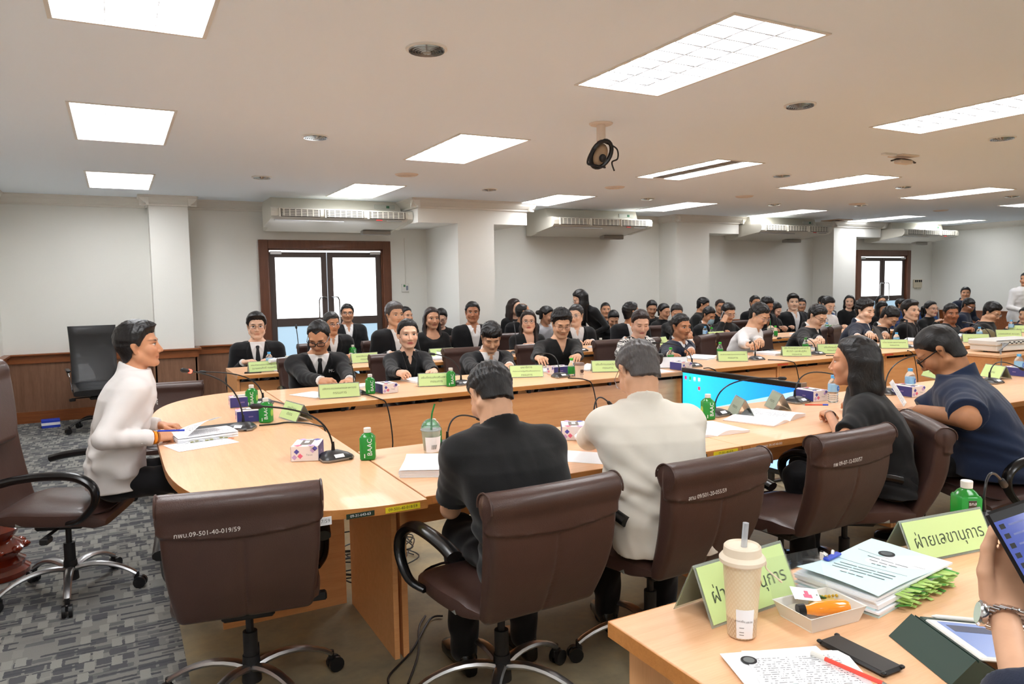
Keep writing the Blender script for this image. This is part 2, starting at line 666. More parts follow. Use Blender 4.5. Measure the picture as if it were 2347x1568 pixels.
# back wall with two door openings
w = MB()
w.box(LX-.2, D1[0]+.02, WY, WY+.15, 0, CEIL+.2); w.box(D1[0]+.02, D1[1]-.02, WY, WY+.15, D1[2]-.02, CEIL+.2)
w.box(D1[1]-.02, D2[0]+.02, WY, WY+.15, 0, CEIL+.2); w.box(D2[0]+.02, D2[1]-.02, WY, WY+.15, D2[2]-.02, CEIL+.2)
w.box(D2[1]-.02, RX+.2, WY, WY+.15, 0, CEIL+.2)
wall_back = struct(w.obj('wall_back', M_WALL, smooth=False))
struct(MB().box(LX-.15, LX, FY, WY, 0, CEIL+.2).obj('wall_left', M_WALL, smooth=False))
struct(MB().box(RX, RX+.15, FY, WY, 0, CEIL+.2).obj('wall_right', M_WALL, smooth=False))
struct(MB().box(LX-.2, RX+.2, FY-.15, FY, 0, CEIL+.2).obj('wall_front', M_WALL, smooth=False))

# columns: (x0,x1,front y, box x0,x1,box bottom z)
COLS = [(0.40, 0.83, 9.86, None), (4.06, 4.60, 9.05, (3.50, 5.12, 2.35)), (8.42, 9.15, 9.74, (8.42, 9.85, 2.36)), (12.34, 13.0, 9.72, (12.34, 13.75, 2.36))]
for i, (x0, x1, yf, bx) in enumerate(COLS):
    if bx:
        pl = [(x0, 0), (x1, 0), (x1, bx[2]), (bx[1], bx[2]), (bx[1], CEIL), (bx[0], CEIL), (bx[0], bx[2]), (x0, bx[2])]
        pl = [p for k, p in enumerate(pl) if k == 0 or p != pl[k-1]]
    else:
        pl = [(x0, 0), (x1, 0), (x1, CEIL), (x0, CEIL)]
    struct(MB().prism(pl, yf, WY, 'y').obj('column', M_WALL, smooth=False, fix=True))
# cornice: stepped cove profile (depth from wall, drop)
COVE = [(0, 0), (0.115, 0), (0.115, -0.018), (0.10, -0.028), (0.085, -0.055), (0.055, -0.085), (0.03, -0.10), (0.03, -0.12), (0, -0.12)]


def cove(p0, p1, nrm, name='trim_1'):
    """moulding along p0->p1 (2D), nrm = outward 2D normal"""
    b = MB(); n = len(COVE)
    vs = []
    for q in (p0, p1):
        for dd, zz in COVE:
            vs.append((q[0]+nrm[0]*dd, q[1]+nrm[1]*dd, CEIL+zz))
    fs = [(i, (i+1) % n, n+(i+1) % n, n+i) for i in range(n)]+[tuple(range(n))[::-1], tuple(range(n, 2*n))]
    b.add(vs, fs)
    return struct(b.obj(name, M_TRIMW, smooth=False, fix=True))


xs = [LX]
for x0, x1, yf, bx in COLS:
    a0, a1 = (bx[0], bx[1]) if bx else (x0, x1)
    cove((xs[-1], WY), (a0, WY), (0, -1), 'trim_1')
    cove((a0-.1, yf), (a1+.1, yf), (0, -1), 'trim_2')
    cove((a0, WY), (a0, yf-.1), (-1, 0), 'trim_3')
    cove((a1, WY), (a1, yf-.1), (1, 0), 'trim_4')
    xs.append(a1)
cove((xs[-1], WY), (RX, WY), (0, -1), 'trim_1')
cove((LX, FY), (LX, WY), (1, 0), 'trim_5')
cove((RX, FY), (RX, WY), (-1, 0), 'trim_6')

# wainscot with dado cap and base
RZ = 0.81


def wains(x0, x1, y, side=None):
    w = MB().box(x0, x1, y-.02, y, 0.13, RZ-.10); struct(w.obj('wainscot_panel', M_WOOD_W, smooth=False))
    w = MB().box(x0-.0, x1+.0, y-.04, y, RZ-.11, RZ-.02)
    w.box(x0-.0, x1+.0, y-.075, y, RZ-.022, RZ, .006)
    struct(w.obj('dado_rail', M_WOOD_R, smooth=False))
    struct(MB().box(x0, x1, y-.035, y, 0, 0.135).obj('baseboard_back', M_WOOD_R, smooth=False))


wains(LX, .40, WY); wains(.83, D1[0], WY); wains(D1[1], 4.06, WY)
wains(4.60, 8.42, WY); wains(9.15, 12.34, WY); wains(13.0, D2[0], WY); wains(D2[1], RX, WY)
wains(.36, .87, 9.86)
for xx, sg in ((.40, -1), (.83, 1)):
    w = MB().box(min(xx, xx+sg*.04), max(xx, xx+sg*.04), 9.84, WY-.03, RZ-.11, RZ-.02)
    w.box(min(xx, xx+sg*.075), max(xx, xx+sg*.075), 9.80, WY-.03, RZ-.022, RZ)
    w.box(min(xx, xx+sg*.02), max(xx, xx+sg*.02), 9.84, WY-.03, 0, RZ-.1)
    struct(w.obj('dado_rail', M_WOOD_R, smooth=False))
w = MB().box(RX-.02, RX, FY, WY-.03, 0, RZ-.10); struct(w.obj('wainscot_panel', M_WOOD_R, smooth=False))
w = MB().box(RX-.04, RX, FY, WY-.04, RZ-.11, RZ-.02); w.box(RX-.075, RX, FY, WY-.08, RZ-.022, RZ)
struct(w.obj('dado_rail', M_WOOD_R, smooth=False))
w = MB().box(LX, LX+.04, FY, WY-.04, RZ-.11, RZ-.02); w.box(LX, LX+.075, FY, WY-.08, RZ-.022, RZ)
struct(w.obj('dado_rail', M_WOOD_R, smooth=False))
struct(MB().box(LX, LX+.02, FY, WY-.03, 0, RZ-.1).obj('wainscot_panel', M_WOOD_W, smooth=False))

# ------------------------------------------------------------------ glazed double doors


def double_door(n, x0, x1, zt, mid):
    fw = 0.115
    root = bpy.data.objects.new('door_%d' % n, None); COL.objects.link(root); struct(root)
    b = MB()
    b.box(x0, x0+fw, WY-.045, WY+.12, 0, zt, .004); b.box(x1-fw, x1, WY-.045, WY+.12, 0, zt, .004)
    b.box(x0+fw, x1-fw, WY-.045, WY+.12, zt-fw, zt, .004)
    b.box(x0+fw, x0+fw+.02, WY-.01, WY+.1, 0, zt-fw); b.box(x1-fw-.02, x1-fw, WY-.01, WY+.1, 0, zt-fw); b.box(x0+fw, x1-fw, WY-.01, WY+.1, zt-fw-.02, zt-fw)
    b.obj('door_frame', M_DOORF, root, smooth=False)
    xi0, xi1 = x0+fw+.02, x1-fw-.02; xm = (xi0+xi1)/2
    zt2 = zt-fw-.045
    st = 0.075
    for k, (a, c) in enumerate(((xi0, xm-.006), (xm+.006, xi1))):
        lf = MB()
        y0, y1 = WY+.01, WY+.05
        lf.box(a, a+st, y0, y1, 0, zt2, .003); lf.box(c-st, c, y0, y1, 0, zt2, .003)
        lf.box(a+st, c-st, y0, y1, zt2-.07, zt2, .003); lf.box(a+st, c-st, y0, y1, mid-.055, mid+.055, .003); lf.box(a+st, c-st, y0, y1, 0, .16, .003)
        leaf = lf.obj('door_leaf', M_ALU_DK, root, smooth=False)
        MB().box(a+st, c-st, y0+.015, y0+.022, mid+.055, zt2-.07).obj('pane', M_PANE_U, leaf, smooth=False)
        MB().box(a+st, c-st, y0+.015, y0+.022, .16, mid-.055).obj('pane', M_PANE_L, leaf, smooth=False)
        hx = (c-.035) if k == 0 else (a+.035)
        sg = -1 if k == 0 else 1
        hx2 = hx+sg*.10
        pth = [(hx, y0, mid+.33), (hx, y0-.05, mid+.33)]+[(hx+sg*.04, y0-.06, mid+.335), (hx2-sg*.02, y0-.06, mid+.33), (hx2, y0-.06, mid+.29), (hx2, y0-.06, mid-.02), (hx2-sg*.02, y0-.06, mid-.05), (hx+sg*.03, y0-.06, mid-.06), (hx, y0-.05, mid-.06), (hx, y0, mid-.06)]
        MB().tube(pth, .011, 8).obj('door_handle', M_CHROME, root)
        MB().box((a+.01) if k == 0 else (c-.16), (a+.16) if k == 0 else (c-.01), y0-.03, y0, zt2-.03, zt2+.01, .004).obj('door_closer', M_STEEL, root)
    MB().box(xi0, xi1, WY+.03, WY+.036, zt2+.002, zt-fw-.02).obj('light_gap', M_PANE_U, root, smooth=False)
    return root


z_mid = atY(700, 738, WY).z
double_door(1, D1[0], D1[1], D1[2], z_mid)
double_door(2, D2[0], D2[1], D2[2], atY(2020, 684, WY).z)

# ------------------------------------------------------------------ ceiling with recessed fixtures
U = 1.134
FA, FB = 1.06*U, 0.505*U      # fixture length along y, width along x
FIX = [(-.151, 2.149, 'a'), (-.164, 4.58, 'a'), (-.164, 7.118, 'a'), (2.10, 2.106, 'b'), (2.062, 4.505, 'a'), (2.085, 7.027, 'a'), (4.445, 2.159, 'b'), (4.404, 4.587, 'off'),
       (4.401, 7.065, 'a'), (6.37, 4.669, 'b'), (6.35, 7.145, 'b'), (8.631, 4.789, 'b'), (8.612, 7.298, 'b'), (11.094, 7.407, 'b'), (13.05, 7.558, 'b'), (11.0, 4.9, 'b'), (6.75, 2.2, 'b'),
       (9.0, 2.2, 'b'), (-.15, -.35, 'a'), (2.1, -.35, 'a'), (4.4, -.35, 'a'), (6.75, -.35, 'a'), (-.15, -2.7, 'a'), (2.1, -2.7, 'a'), (4.4, -2.7, 'a'), (9.0, -.35, 'a')]  # fixtures out of frame and behind the camera are unseen, added for even lighting
FIXW = [(x*U, x*U+FB, y*U, y*U+FA, k) for x, y, k in FIX]
xsb = sorted(set([LX-.2, RX+.2]+[q for f in FIXW for q in f[:2]]))
ysb = sorted(set([FY, WY+.2]+[q for f in FIXW for q in f[2:4]]))
b = MB()
for i in range(len(xsb)-1):
    for j in range(len(ysb)-1):
        cx, cy = (xsb[i]+xsb[i+1])/2, (ysb[j]+ysb[j+1])/2
        if any(f[0] < cx < f[1] and f[2] < cy < f[3] for f in FIXW):
            continue
        b.add([(xsb[i], ysb[j], CEIL), (xsb[i], ysb[j+1], CEIL), (xsb[i+1], ysb[j+1], CEIL), (xsb[i+1], ysb[j], CEIL)], [(0, 1, 2, 3)])
struct(b.obj('ceiling', M_CEIL, smooth=False))
struct(MB().box(LX-.2, RX+.2, FY, WY+.2, CEIL+.12, CEIL+.16).obj('ceiling_void', M_DARKHOLE, smooth=False))
M_LOUVER = mat('louver_aluminium', S(225, 226, 228), 0.35, 0.3)
fixmesh = {}
W_, L_ = FB, FA
b = MB()    # frame lip and housing
t_ = .018
b.box(-t_, 0, -t_, L_+t_, -.006, 0.0); b.box(W_, W_+t_, -t_, L_+t_, -.006, 0.0); b.box(0, W_, -t_, 0, -.006, 0); b.box(0, W_, L_, L_+t_, -.006, 0)
b.box(-.004, 0, 0, L_, 0, .1); b.box(W_, W_+.004, 0, L_, 0, .1); b.box(0, W_, -.004, 0, 0, .1); b.box(0, W_, L_, L_+.004, 0, .1)
frame_me = b.mesh('fixture_frame', M_TRIMW, False)
lamp_me = MB().box(0, W_, 0, L_, .020, .024).mesh('lamp_panel', M_LAMP, False)
def bay(x0, x1, lit):
    return MB().box(x0, x1, 0, L_, .020, .024).mesh('lamp_panel', M_LAMP if lit else M_LOUVER, False)
bays_off = [bay(0, W_*.36, True), MB().box(W_*.36, W_*.64, 0, L_, .006, .010).mesh('lamp_panel', mat('unlit_bay', S(120, 112, 100), .5), False), bay(W_*.64, W_, True)]
b = MB()
for i in (1, 2):
    x = W_*i/3
    b.prism([(x-.006, .0195), (x-.0012, .001), (x+.0012, .001), (x+.006, .0195)], 0, L_, 'y')
for j in range(1, 8):
    y = L_*j/8
    b.prism([(y-.005, .0195), (y-.001, .004), (y+.001, .004), (y+.005, .0195)], 0, W_, 'x')
louv_me = b.mesh('louver_grid', M_LOUVER, False)
OUT = ['at the right edge over the farthest diners of the ring', 'added out of frame right of the nearest large one', 'added out of frame far right in the near row', 'added unseen behind the camera by the left wall', 'added unseen directly above the camera', 'added unseen overhead right of the camera', 'added unseen overhead two bays right of the camera', 'added unseen in the rear left corner of the hall', 'added unseen in the rear row behind the camera', 'added unseen in the rear row right of the camera', 'added unseen behind the camera farthest right', 'spare rear bay', 'last rear bay']
names = {0: 'by the left wall nearest the camera', 1: 'left of the room in the middle row', 2: 'left of the room closest to the back wall'}
louv2 = MB()
for i in (1, 2):
    x = W_*i/3
    louv2.prism([(x-.012, .0195), (x-.004, .0), (x+.004, .0), (x+.012, .0195)], 0, L_, 'y')
for j in range(1, 9):
    y = L_*j/9
    louv2.prism([(y-.012, .0195), (y-.004, .003), (y+.004, .003), (y+.012, .0195)], 0, W_, 'x')
louv2_me = louv2.mesh('louver_grid', mat('louver_grey', S(176, 178, 182), .4), False)
desc = ['partly cut off by the top edge above the chairman', 'above the chairman in the middle of the left column', 'nearest the back wall in the left column', 'large and nearest with visible louvre cells', 'between the left downlights and the ceiling camera',
        'just in front of the first air conditioner', 'cut by the right edge with three louvre rows', 'with its middle lamp off and two bright strips', 'just in front of the second air conditioner', 'right of the one with an unlit strip',
        'between the second and third air conditioners', 'third in the middle row right of the unlit strip', 'in front of the third air conditioner', 'in front of the fourth air conditioner', 'farthest right near the end wall']
for i, (x0, x1, y0, y1, k) in enumerate(FIXW):
    r = thing('ceiling_light', 'recessed fluorescent ceiling light, '+(desc[i] if i < len(desc) else OUT[(i-15) % len(OUT)]), 'ceiling light', (x0, y0, CEIL), 0, 'recessed ceiling lights')
    put('fixture_frame', frame_me, r)
    if k == 'off':
        for q in bays_off:
            put('lamp_panel', q, r)
    else:
        put('lamp_panel', lamp_me, r)
    put('louver_grid', louv2_me if k == 'b' else louv_me, r)

# downlights
b = MB().lathe([(0.055, -.0008), (.085, -.001), (.095, -.006), (.098, -.006), (.10, 0)], 28)
ring = MB()
n = 28
prof = [(.10, 0), (.10, -.008), (.086, -.010), (.082, -.004)]
ring.lathe([(.10, 0), (.10, -.007), (.086, -.009), (.084, -.004)], 28)
ring_me = ring.mesh('trim_ring', M_WHITEPL)
b = MB()
for k in range(5):
    r = .082-.014*k
    b.tube([(r*math.cos(a), r*math.sin(a), -.0105-.002*k) for a in [2*PI*i/20 for i in range(21)]], .006, 5, False)
refl_me = b.mesh('reflector_cone', mat('downlight_reflector', S(170, 172, 170), 0.15, 1.0))
bulb_me = MB().ball((0, 0, -.012), (.03, .03, .012), 12, 6).mesh('bulb', mat('dull_bulb', S(150, 150, 145), 0.3))
dl = [(1.37, 3.37, 'nearest of all'), (1.38, 5.64, 'between the two left light panels columns'), (1.37, 7.87, 'closest to the first air conditioner'), (3.98, 5.66, 'below the hanging ceiling camera'), (3.97, 3.4, 'right of the largest light panel'),
      (6.45, 3.49, 'near the right edge of the picture'), (6.41, 5.72, 'right of the light with an unlit strip'), (3.96, 7.9, 'above the first wide column head'), (8.66, 5.83, 'among the right middle lights'), (10.13, 7.51, 'above the fourth air conditioner'),
      (6.39, 7.98, 'between the second and third air conditioners'), (8.7, 7.9, 'over the third air conditioner'), (8.7, 3.5, 'out at the right'), (11.2, 5.9, 'deep in the right side')]
d0 = None
for x, y, ds in dl:
    lab = 'small round recessed downlight with chrome reflector, '+ds
    if d0 is None:
        d0 = thing('downlight', lab, 'downlight', (x, y, CEIL), 0, 'round downlights in the ceiling')
        put('trim_ring', ring_me, d0); put('reflector_cone', refl_me, d0); put('bulb', bulb_me, d0)
    else:
        dup(d0, (x, y, CEIL), 0, lab)
# ceiling speakers (flat round)
sp0 = None
M_SPK = mat('speaker_cream', S(226, 212, 198), 0.7)
for x, y, ds in [(2.66, 7.16, 'left one near the first air conditioner'), (5.27, 7.19, 'above the second air conditioner'), (7.49, 7.31, 'between the middle lights'), (9.9, 7.4, 'right one before the third air conditioner'), (12.3, 7.6, 'farthest right one')]:
    lab = 'flat round beige ceiling speaker, '+ds
    if sp0 is None:
        sp0 = thing('ceiling_speaker', lab, 'speaker', (x, y, CEIL), 0, 'round ceiling speakers')
        MB().lathe([(.09, -.012), (.105, -.012), (.115, -.004), (.12, 0)], 28).obj('speaker_rim', M_SPK, sp0)
        g = MB()
        for k in range(4):
            r = .02+.022*k
            g.tube([(r*math.cos(a), r*math.sin(a), -.013) for a in [2*PI*i/18 for i in range(19)]], .003, 4, False)
        g.obj('speaker_grille', M_SPK, sp0)
    else:
        dup(sp0, (x, y, CEIL), 0, lab)
# exhaust hatches
for x, y, ds in [(4.26, 9.5, 'by the wide column head'), (12.2, 9.55, 'above the fourth air conditioner')]:
    r = thing('ceiling_vent', 'square beige ceiling vent with dark opening '+ds, 'vent', (x, y, CEIL), 0)
    b = MB()
    b.box(-.2, .2, -.2, -.13, -.014, 0, .003); b.box(-.2, .2, .13, .2, -.014, 0, .003); b.box(-.2, -.13, -.13, .13, -.014, 0, .003); b.box(.13, .2, -.13, .13, -.014, 0, .003)
    b.obj('vent_frame', mat('vent_wood', S(190, 160, 130), .6), r)
    MB().box(-.13, .13, -.13, .13, -.004, -.001).obj('vent_opening', mat('vent_dark', S(90, 62, 45), .8), r, smooth=False)
    g = MB()
    for k in range(5):
        g.box(-.13, .13, -.11+.05*k, -.10+.05*k, -.012, -.004)
    g.obj('vent_slat', mat('vent_dark', None), r, smooth=False)

# hanging camera and projector plate
r = thing('ceiling_camera', 'black swivelling camera with loose cables hanging from a beige ceiling stem', 'camera', (3.1, 4.39, CEIL), 0)
MB().lathe([(.03, -.012), (.075, -.012), (.085, -.004), (.085, 0)], 24).obj('mount_plate', M_SPK, r)
MB().tube([(0, 0, -.01), (0, 0, -.125)], .032, 16).obj('stem', M_SPK, r)
b = MB(); b.m = Matrix.Translation((0, 0, -.215)) @ Matrix.Rotation(.5, 4, 'Y') @ Matrix.Rotation(.3, 4, 'X')
b.tube([(.07*math.cos(a), 0, .1*math.sin(a)) for a in [2*PI*i/24 for i in range(25)]], .016, 8, False)
b.obj('camera_ring', M_BLACKPL, r)
b = MB(); b.m = Matrix.Translation((0, 0, -.215)) @ Matrix.Rotation(.5, 4, 'Y')
b.ball((0, 0.02, 0), (.058, .05, .085), 16, 10)
b.obj('camera_body', mat('camera_shell', S(165, 140, 112), .4), r)
MB().ball((-.01, -.035, -.25), (.03, .02, .03), 12, 8).obj('lens', M_BLACKPL, r)
MB().tube(spline([(.03, 0, -.13), (.12, -.02, -.17), (.13, -.02, -.24), (.08, -.02, -.27), (.10, -.02, -.33)]), .006, 6).obj('cable', M_BLACKPL, r)
MB().tube(spline([(-.03, 0, -.15), (-.1, -.01, -.22), (-.13, -.02, -.29), (-.07, -.02, -.30), (.02, -.02, -.31)]), .008, 6).obj('cable', M_BLACKPL, r)
r = thing('ceiling_bracket', 'low black curved bracket with a beige plate fixed to the ceiling', 'bracket', (6.5, 4.38, CEIL), 0)
MB().box(-.12, .12, -.08, .08, -.012, 0, .004).obj('bracket_plate', M_SPK, r)
MB().tube([(-.17, 0, -.055), (-.1, 0, -.035), (0, 0, -.03), (.1, 0, -.035), (.17, 0, -.055)], .014, 8, flat=.5).obj('bracket_bar', M_BLACKPL, r)
MB().box(-.09, .09, -.04, .04, -.075, -.04, .01).obj('bracket_body', M_SPK, r)
MB().box(-.33, -.17, -.05, -.0, -.02, 0, .003).obj('cable_box', M_WHITEPL, r)

# ------------------------------------------------------------------ ceiling mounted air conditioners
AW = 1.80


def aircon(x0, lab, first=None):
    r = thing('air_conditioner', lab, 'air conditioner', (x0, 9.2, CEIL), 0, 'white ceiling mounted air conditioners')
    prof = [(0.34, -.001), (.30, -.13), (.06, -.15), (.015, -.165), (0, -.20), (.01, -.25), (.05, -.285), (.30, -.315), (.80, -.385), (.93, -.37), (.95, -.02), (.95, -.001)]
    MB().prism([(y, z) for y, z in prof], .06, AW-.06, 'x').obj('casing', M_AC, r, fix=True)
    nose = [(.07, -.145), (.015, -.16), (-.004, -.20), (.006, -.255), (.05, -.29), (.30, -.32), (.55, -.355), (.55, -.14)]
    for k, xx in enumerate((0.0, AW-.07)):
        MB().prism(nose, xx, xx+.07, 'x').obj('end_cap', M_AC, r, fix=True)
    for k in range(3):
        g0 = .11+k*.55
        fr = MB(); g1 = g0+.48
        fr.box(g0, g1, -.012, .02, -.262, -.168, .004)
        gr = fr.obj('grille', mat('grille_dark', S(96, 92, 84), .5), r)
        s = MB()
        for q in range(5):
            s.box(g0+.012, g1-.012, -.018, -.010, -.252+.019*q, -.244+.019*q)
        for q in range(7):
            xx = g0+.03+q*.07
            s.box(xx, xx+.012, -.020, -.011, -.256, -.170)
        s.obj('slats', M_AC, gr, smooth=False)
        MB().box(g0-.02, g0+.0, -.014, .02, -.268, -.16, .003).obj('mullion', M_AC, r)
    d = MB(); d.box(AW-.42, AW-.14, .30, .316, -.105, -.045, .003)
    d.obj('control_panel', mat('ac_panel', S(196, 198, 190), .4), r)
    MB().box(AW-.26, AW-.22, .292, .305, -.09, -.06).obj('control_display', mat('ac_disp', S(60, 110, 80), .4), r)
    MB().box(AW-.5, AW-.42, -.004, .006, -.285, -.272).obj('badge', mat('red_badge', S(200, 60, 60), .4), r)
    MB().box(AW-.36, AW-.16, -.004, .006, -.288, -.280).obj('badge', M_GREYINK, r)
    MB().box(.05, .9, .07, .09, -.306, -.296).obj('flap', M_STEEL, r)
    MB().box(AW-.5, AW-.1, .6, .72, -.42, -.36, .01).obj('drain_pan', mat('ac_pan', S(150, 145, 138), .5), r)
    return r


fronts = [(620, 948), (1268, 1497), (1713, 1889), (2058, 2181)]
labs = ['long white ceiling air conditioner above the left glass doors', 'white ceiling air conditioner right of the first wide column head', 'white ceiling air conditioner between the second and third wide column heads', 'smallest white ceiling air conditioner above the far glass doors']
ac0 = None
for (a, c), lb in zip(fronts, labs):
    X = (atY(a, 490, 9.2).x+atY(c, 500, 9.2).x)/2-AW/2
    X = max(X, {1713: 9.88, 2058: 13.80}.get(a, 0))
    if ac0 is None:
        ac0 = aircon(X, lb)
    else:
        dup(ac0, (X, 9.2 if X < 9 else 9.24, CEIL), 0, lb)
# wall controller with conduit, intercom panel
p = atY(928, 660, WY)
r = thing('thermostat', 'small white wall thermostat on a thin conduit right of the left doors', 'thermostat', (p.x, WY, p.z), 0)
MB().box(-.055, .055, -.025, 0, -.06, .06, .006).obj('case', M_WHITEPL, r)
MB().box(-.03, 0, -.028, -.02, .015, .045).obj('display', mat('green_display', S(70, 120, 80), .4), r)
MB().box(.01, .04, -.028, -.02, -.035, .03).obj('buttons', mat('grey_buttons', S(130, 135, 150), .4), r)
MB().tube([(.01, -.006, .06), (.01, -.006, .72)], .006, 6).obj('conduit', M_TRIMW, r)
p = atY(2101, 650, WY)
r = thing('wall_switch_panel', 'beige wall panel with four black switches by the far doors', 'switch panel', (p.x, WY, p.z), 0)
MB().box(-.14, .14, -.04, 0, -.09, .09, .006).obj('case', mat('beige_plastic', S(214, 204, 180), .5), r)
for k in range(4):
    MB().box(-.12+.065*k, -.08+.065*k, -.05, -.035, .03, .08, .003).obj('switch', M_BLACKPL, r)
    MB().tube([(-.1+.065*k, -.02, -.088), (-.1+.065*k, -.02, -.12)], .01, 6).obj('conduit', mat('beige_plastic', None), r)
MB().box(-.3, -.18, -.012, 0, -.06, .03, .003).obj('wall_plate', M_WHITEPL, r)
# ------------------------------------------------------------------ tables
TZ = 0.75
TH = 0.032


def straight_table(x0, x1, y0, y1, lab, front=-1, grp='straight conference tables', zb=.06, setb=.05, ends=(1, 1)):
    """front: side (in y) that carries the modesty panel"""
    cx, cy = (x0+x1)/2, (y0+y1)/2
    r = thing('conference_table', lab, 'table', (cx, cy, 0), 0, grp)
    hx, hy = (x1-x0)/2-.002, (y1-y0)/2
    MB().box(-hx, hx, -hy+.004, hy-.004, TZ-TH, TZ, .002).obj('tabletop', M_WOOD_T, r, smooth=False)
    MB().box(-hx, hx, -hy, -hy+.004, TZ-TH, TZ-.001).obj('edge_band', M_WOOD_E, r, smooth=False)
    MB().box(-hx, hx, hy-.004, hy, TZ-TH, TZ-.001).obj('edge_band', M_WOOD_E, r, smooth=False)
    py = front*(hy-.07)
    MB().box(-hx+.03, hx-.03, py-.009, py+.009, zb, TZ-TH-.035).obj('modesty_panel', M_WOOD_P, r, smooth=False)
    for sx, on in ((-1, ends[0]), (1, ends[1])):
        if on:
            a = sx*(hx-.0125)
            MB().box(a-.0125, a+.0125, -hy+setb, hy-.05, 0, TZ-TH).obj('leg_panel', M_WOOD_P, r, smooth=False)
    for sx in (-.5, .5):
        MB().box(sx*hx-.012, sx*hx+.012, py-.012, py+.012, TZ-TH-.036, TZ-TH).obj('bracket', M_BLACKMT, r, smooth=False)
    return r


YN0, YN1 = 2.49, 3.36       # near wing
YF0, YF1 = 4.86, 5.78       # back wing
nx = [0.965, 2.55, 4.13, 5.71, 7.29]
wn = ['nearest the camera holding the domed plastic cup', 'second in the near wing in front of the white jacket', 'third in the near wing beside the big man in navy', 'fourth in the near wing at the right edge']
for k in range(4):
    straight_table(nx[k], nx[k+1], YN0, YN1, 'beech laminate conference table, '+wn[k], front=1, zb=.38, setb=.30)
fx = [0.965, 2.40, 3.93, 5.50, 7.06, 8.63, 10.2, 11.8]
wn = ['joined to the rounded head table where the jacket lettering man sits', 'where the woman in a black blazer sits', 'where the houndstooth woman sits', 'where the white shirt man writes', 'where the man holds a tablet', 'where the man in the black tee sits', 'farthest of the back wing']
for k in range(7):
    straight_table(fx[k], fx[k+1], YF0, YF1, 'beech laminate conference table, '+wn[k], front=-1)
bx_ = [0.92, 2.5, 4.08, 5.66, 7.24, 8.82, 10.4]
wn = ['second row end where the man in a tie sits', 'second row below the first wide column', 'second row with the woman in glasses', 'second row behind the navy suit man', 'second row with the milky drink cup', 'second row farthest right']
for k in range(6):
    straight_table(bx_[k], bx_[k+1], 6.92, 7.70, 'beech laminate table, '+wn[k], front=-1, grp='second row tables')

# rounded head table in two halves
HX0, HX1 = 0.15, 0.96


def head_half(y0, y1, sgn, lab):
    y0 = y0+sgn*.0015
    r = thing('head_table', lab, 'table', (0, 0, 0), 0, 'rounded head table halves')
    # outline: inner edge x=HX1 from y0 (centre line) to y1 (outer end), rounded outer corner
    ye = y1
    R = 0.78; Ry = 1.15
    pts = [(HX1-.002, y0), (HX1-.002, ye)]
    cxx, cyy = HX0+R, ye-sgn*Ry
    n = 20
    for i in range(n+1):
        a = PI/2+ (PI/2)*i/n
        ca, sa = math.cos(a), math.sin(a)
        ex = .8
        pts.append((cxx+R*math.copysign(abs(ca)**ex, ca), cyy+sgn*Ry*abs(sa)**ex))
    pts.append((HX0, y0))
    if sgn < 0:
        pts = pts
    else:
        pts = pts[::-1]
    pts = pts[::-1]
    MB().prism(pts, TZ-TH, TZ-.0005).obj('tabletop', M_WOOD_TY, r, smooth=False, fix=True)
    # edge band following the outline
    b = MB(); N = len(pts)
    c = Vector((sum(p[0] for p in pts)/N, sum(p[1] for p in pts)/N))
    vs = []
    for p in pts:
        d = (Vector(p)-c); d = d/d.length*.003
        vs += [(p[0]+d.x, p[1]+d.y, TZ-TH-.001), (p[0]+d.x, p[1]+d.y, TZ-.001)]
    fs = []
    for i in range(N):
        j = (i+1) % N
        a, bq = pts[i], pts[j]
        if abs(a[1]-bq[1]) < 1e-4 and abs(a[1]-y0) < 1e-4:
            continue
        if abs(a[0]-HX1) < .01 and abs(bq[0]-HX1) < .01 and False:
            continue
        fs.append((2*i, 2*j, 2*j+1, 2*i+1))
    b.add(vs, fs); b.obj('edge_band', M_WOOD_E, r, smooth=False, fix=True)
    yq = ye-sgn*.98
    MB().box(.35, .91, yq-.009, yq+.009, 0, TZ-TH).obj('modesty_panel', M_WOOD_P, r, smooth=False)
    MB().box(.91, .925, yq-.009, yq+.009, .42, TZ-TH).obj('modesty_panel', M_WOOD_P, r, smooth=False)
    yy = ye-sgn*.33
    a, c2 = sorted((yy, yy-sgn*.62))
    MB().box(.93, .952, a, c2, 0, TZ-TH).obj('leg_panel', M_WOOD_P, r, smooth=False)
    return r


h1 = head_half(4.16, 2.46, -1, 'rounded head table half nearest the camera with a blank name tent and microphone')
h2 = head_half(4.16, 5.86, 1, 'rounded head table half farther from the camera with two navy tissue boxes')
# stickers on the edges
M_YEL = mat('yellow_label', S(236, 214, 40), .6)
M_GRNL = mat('dark_green_label', S(30, 50, 34), .5)


def label_on(x0, y0, x1, y1, z, h, mt, parent, nm='label', txt=None, tm=None):
    a = atz(x0, y0, z); b_ = atz(x1, y1, z)
    d = (b_-a).normalized(); nrm = Vector((d.y, -d.x, 0))
    if nrm.y > 0:
        nrm = -nrm
    o = nrm*.006
    bb = MB(); vs = [a+o-Vector((0, 0, h/2)), b_+o-Vector((0, 0, h/2)), b_+o+Vector((0, 0, h/2)), a+o+Vector((0, 0, h/2))]
    vs2 = [p-nrm*.004 for p in vs]
    bb.add(vs+vs2, [(0, 1, 2, 3), (4, 7, 6, 5), (0, 4, 5, 1), (1, 5, 6, 2), (2, 6, 7, 3), (3, 7, 4, 0)])
    ob = bb.obj(nm, mt, None, smooth=False)
    ob.parent = parent
    ob.matrix_parent_inverse = Matrix.Translation(parent.location).inverted()
    if txt:
        t_ = text(txt, h*.7, tm or M_INK, ob, frame((a+b_)/2+nrm*.0066, d, (0, 0, 1)), fit=(b_-a).length*.9)
    return ob


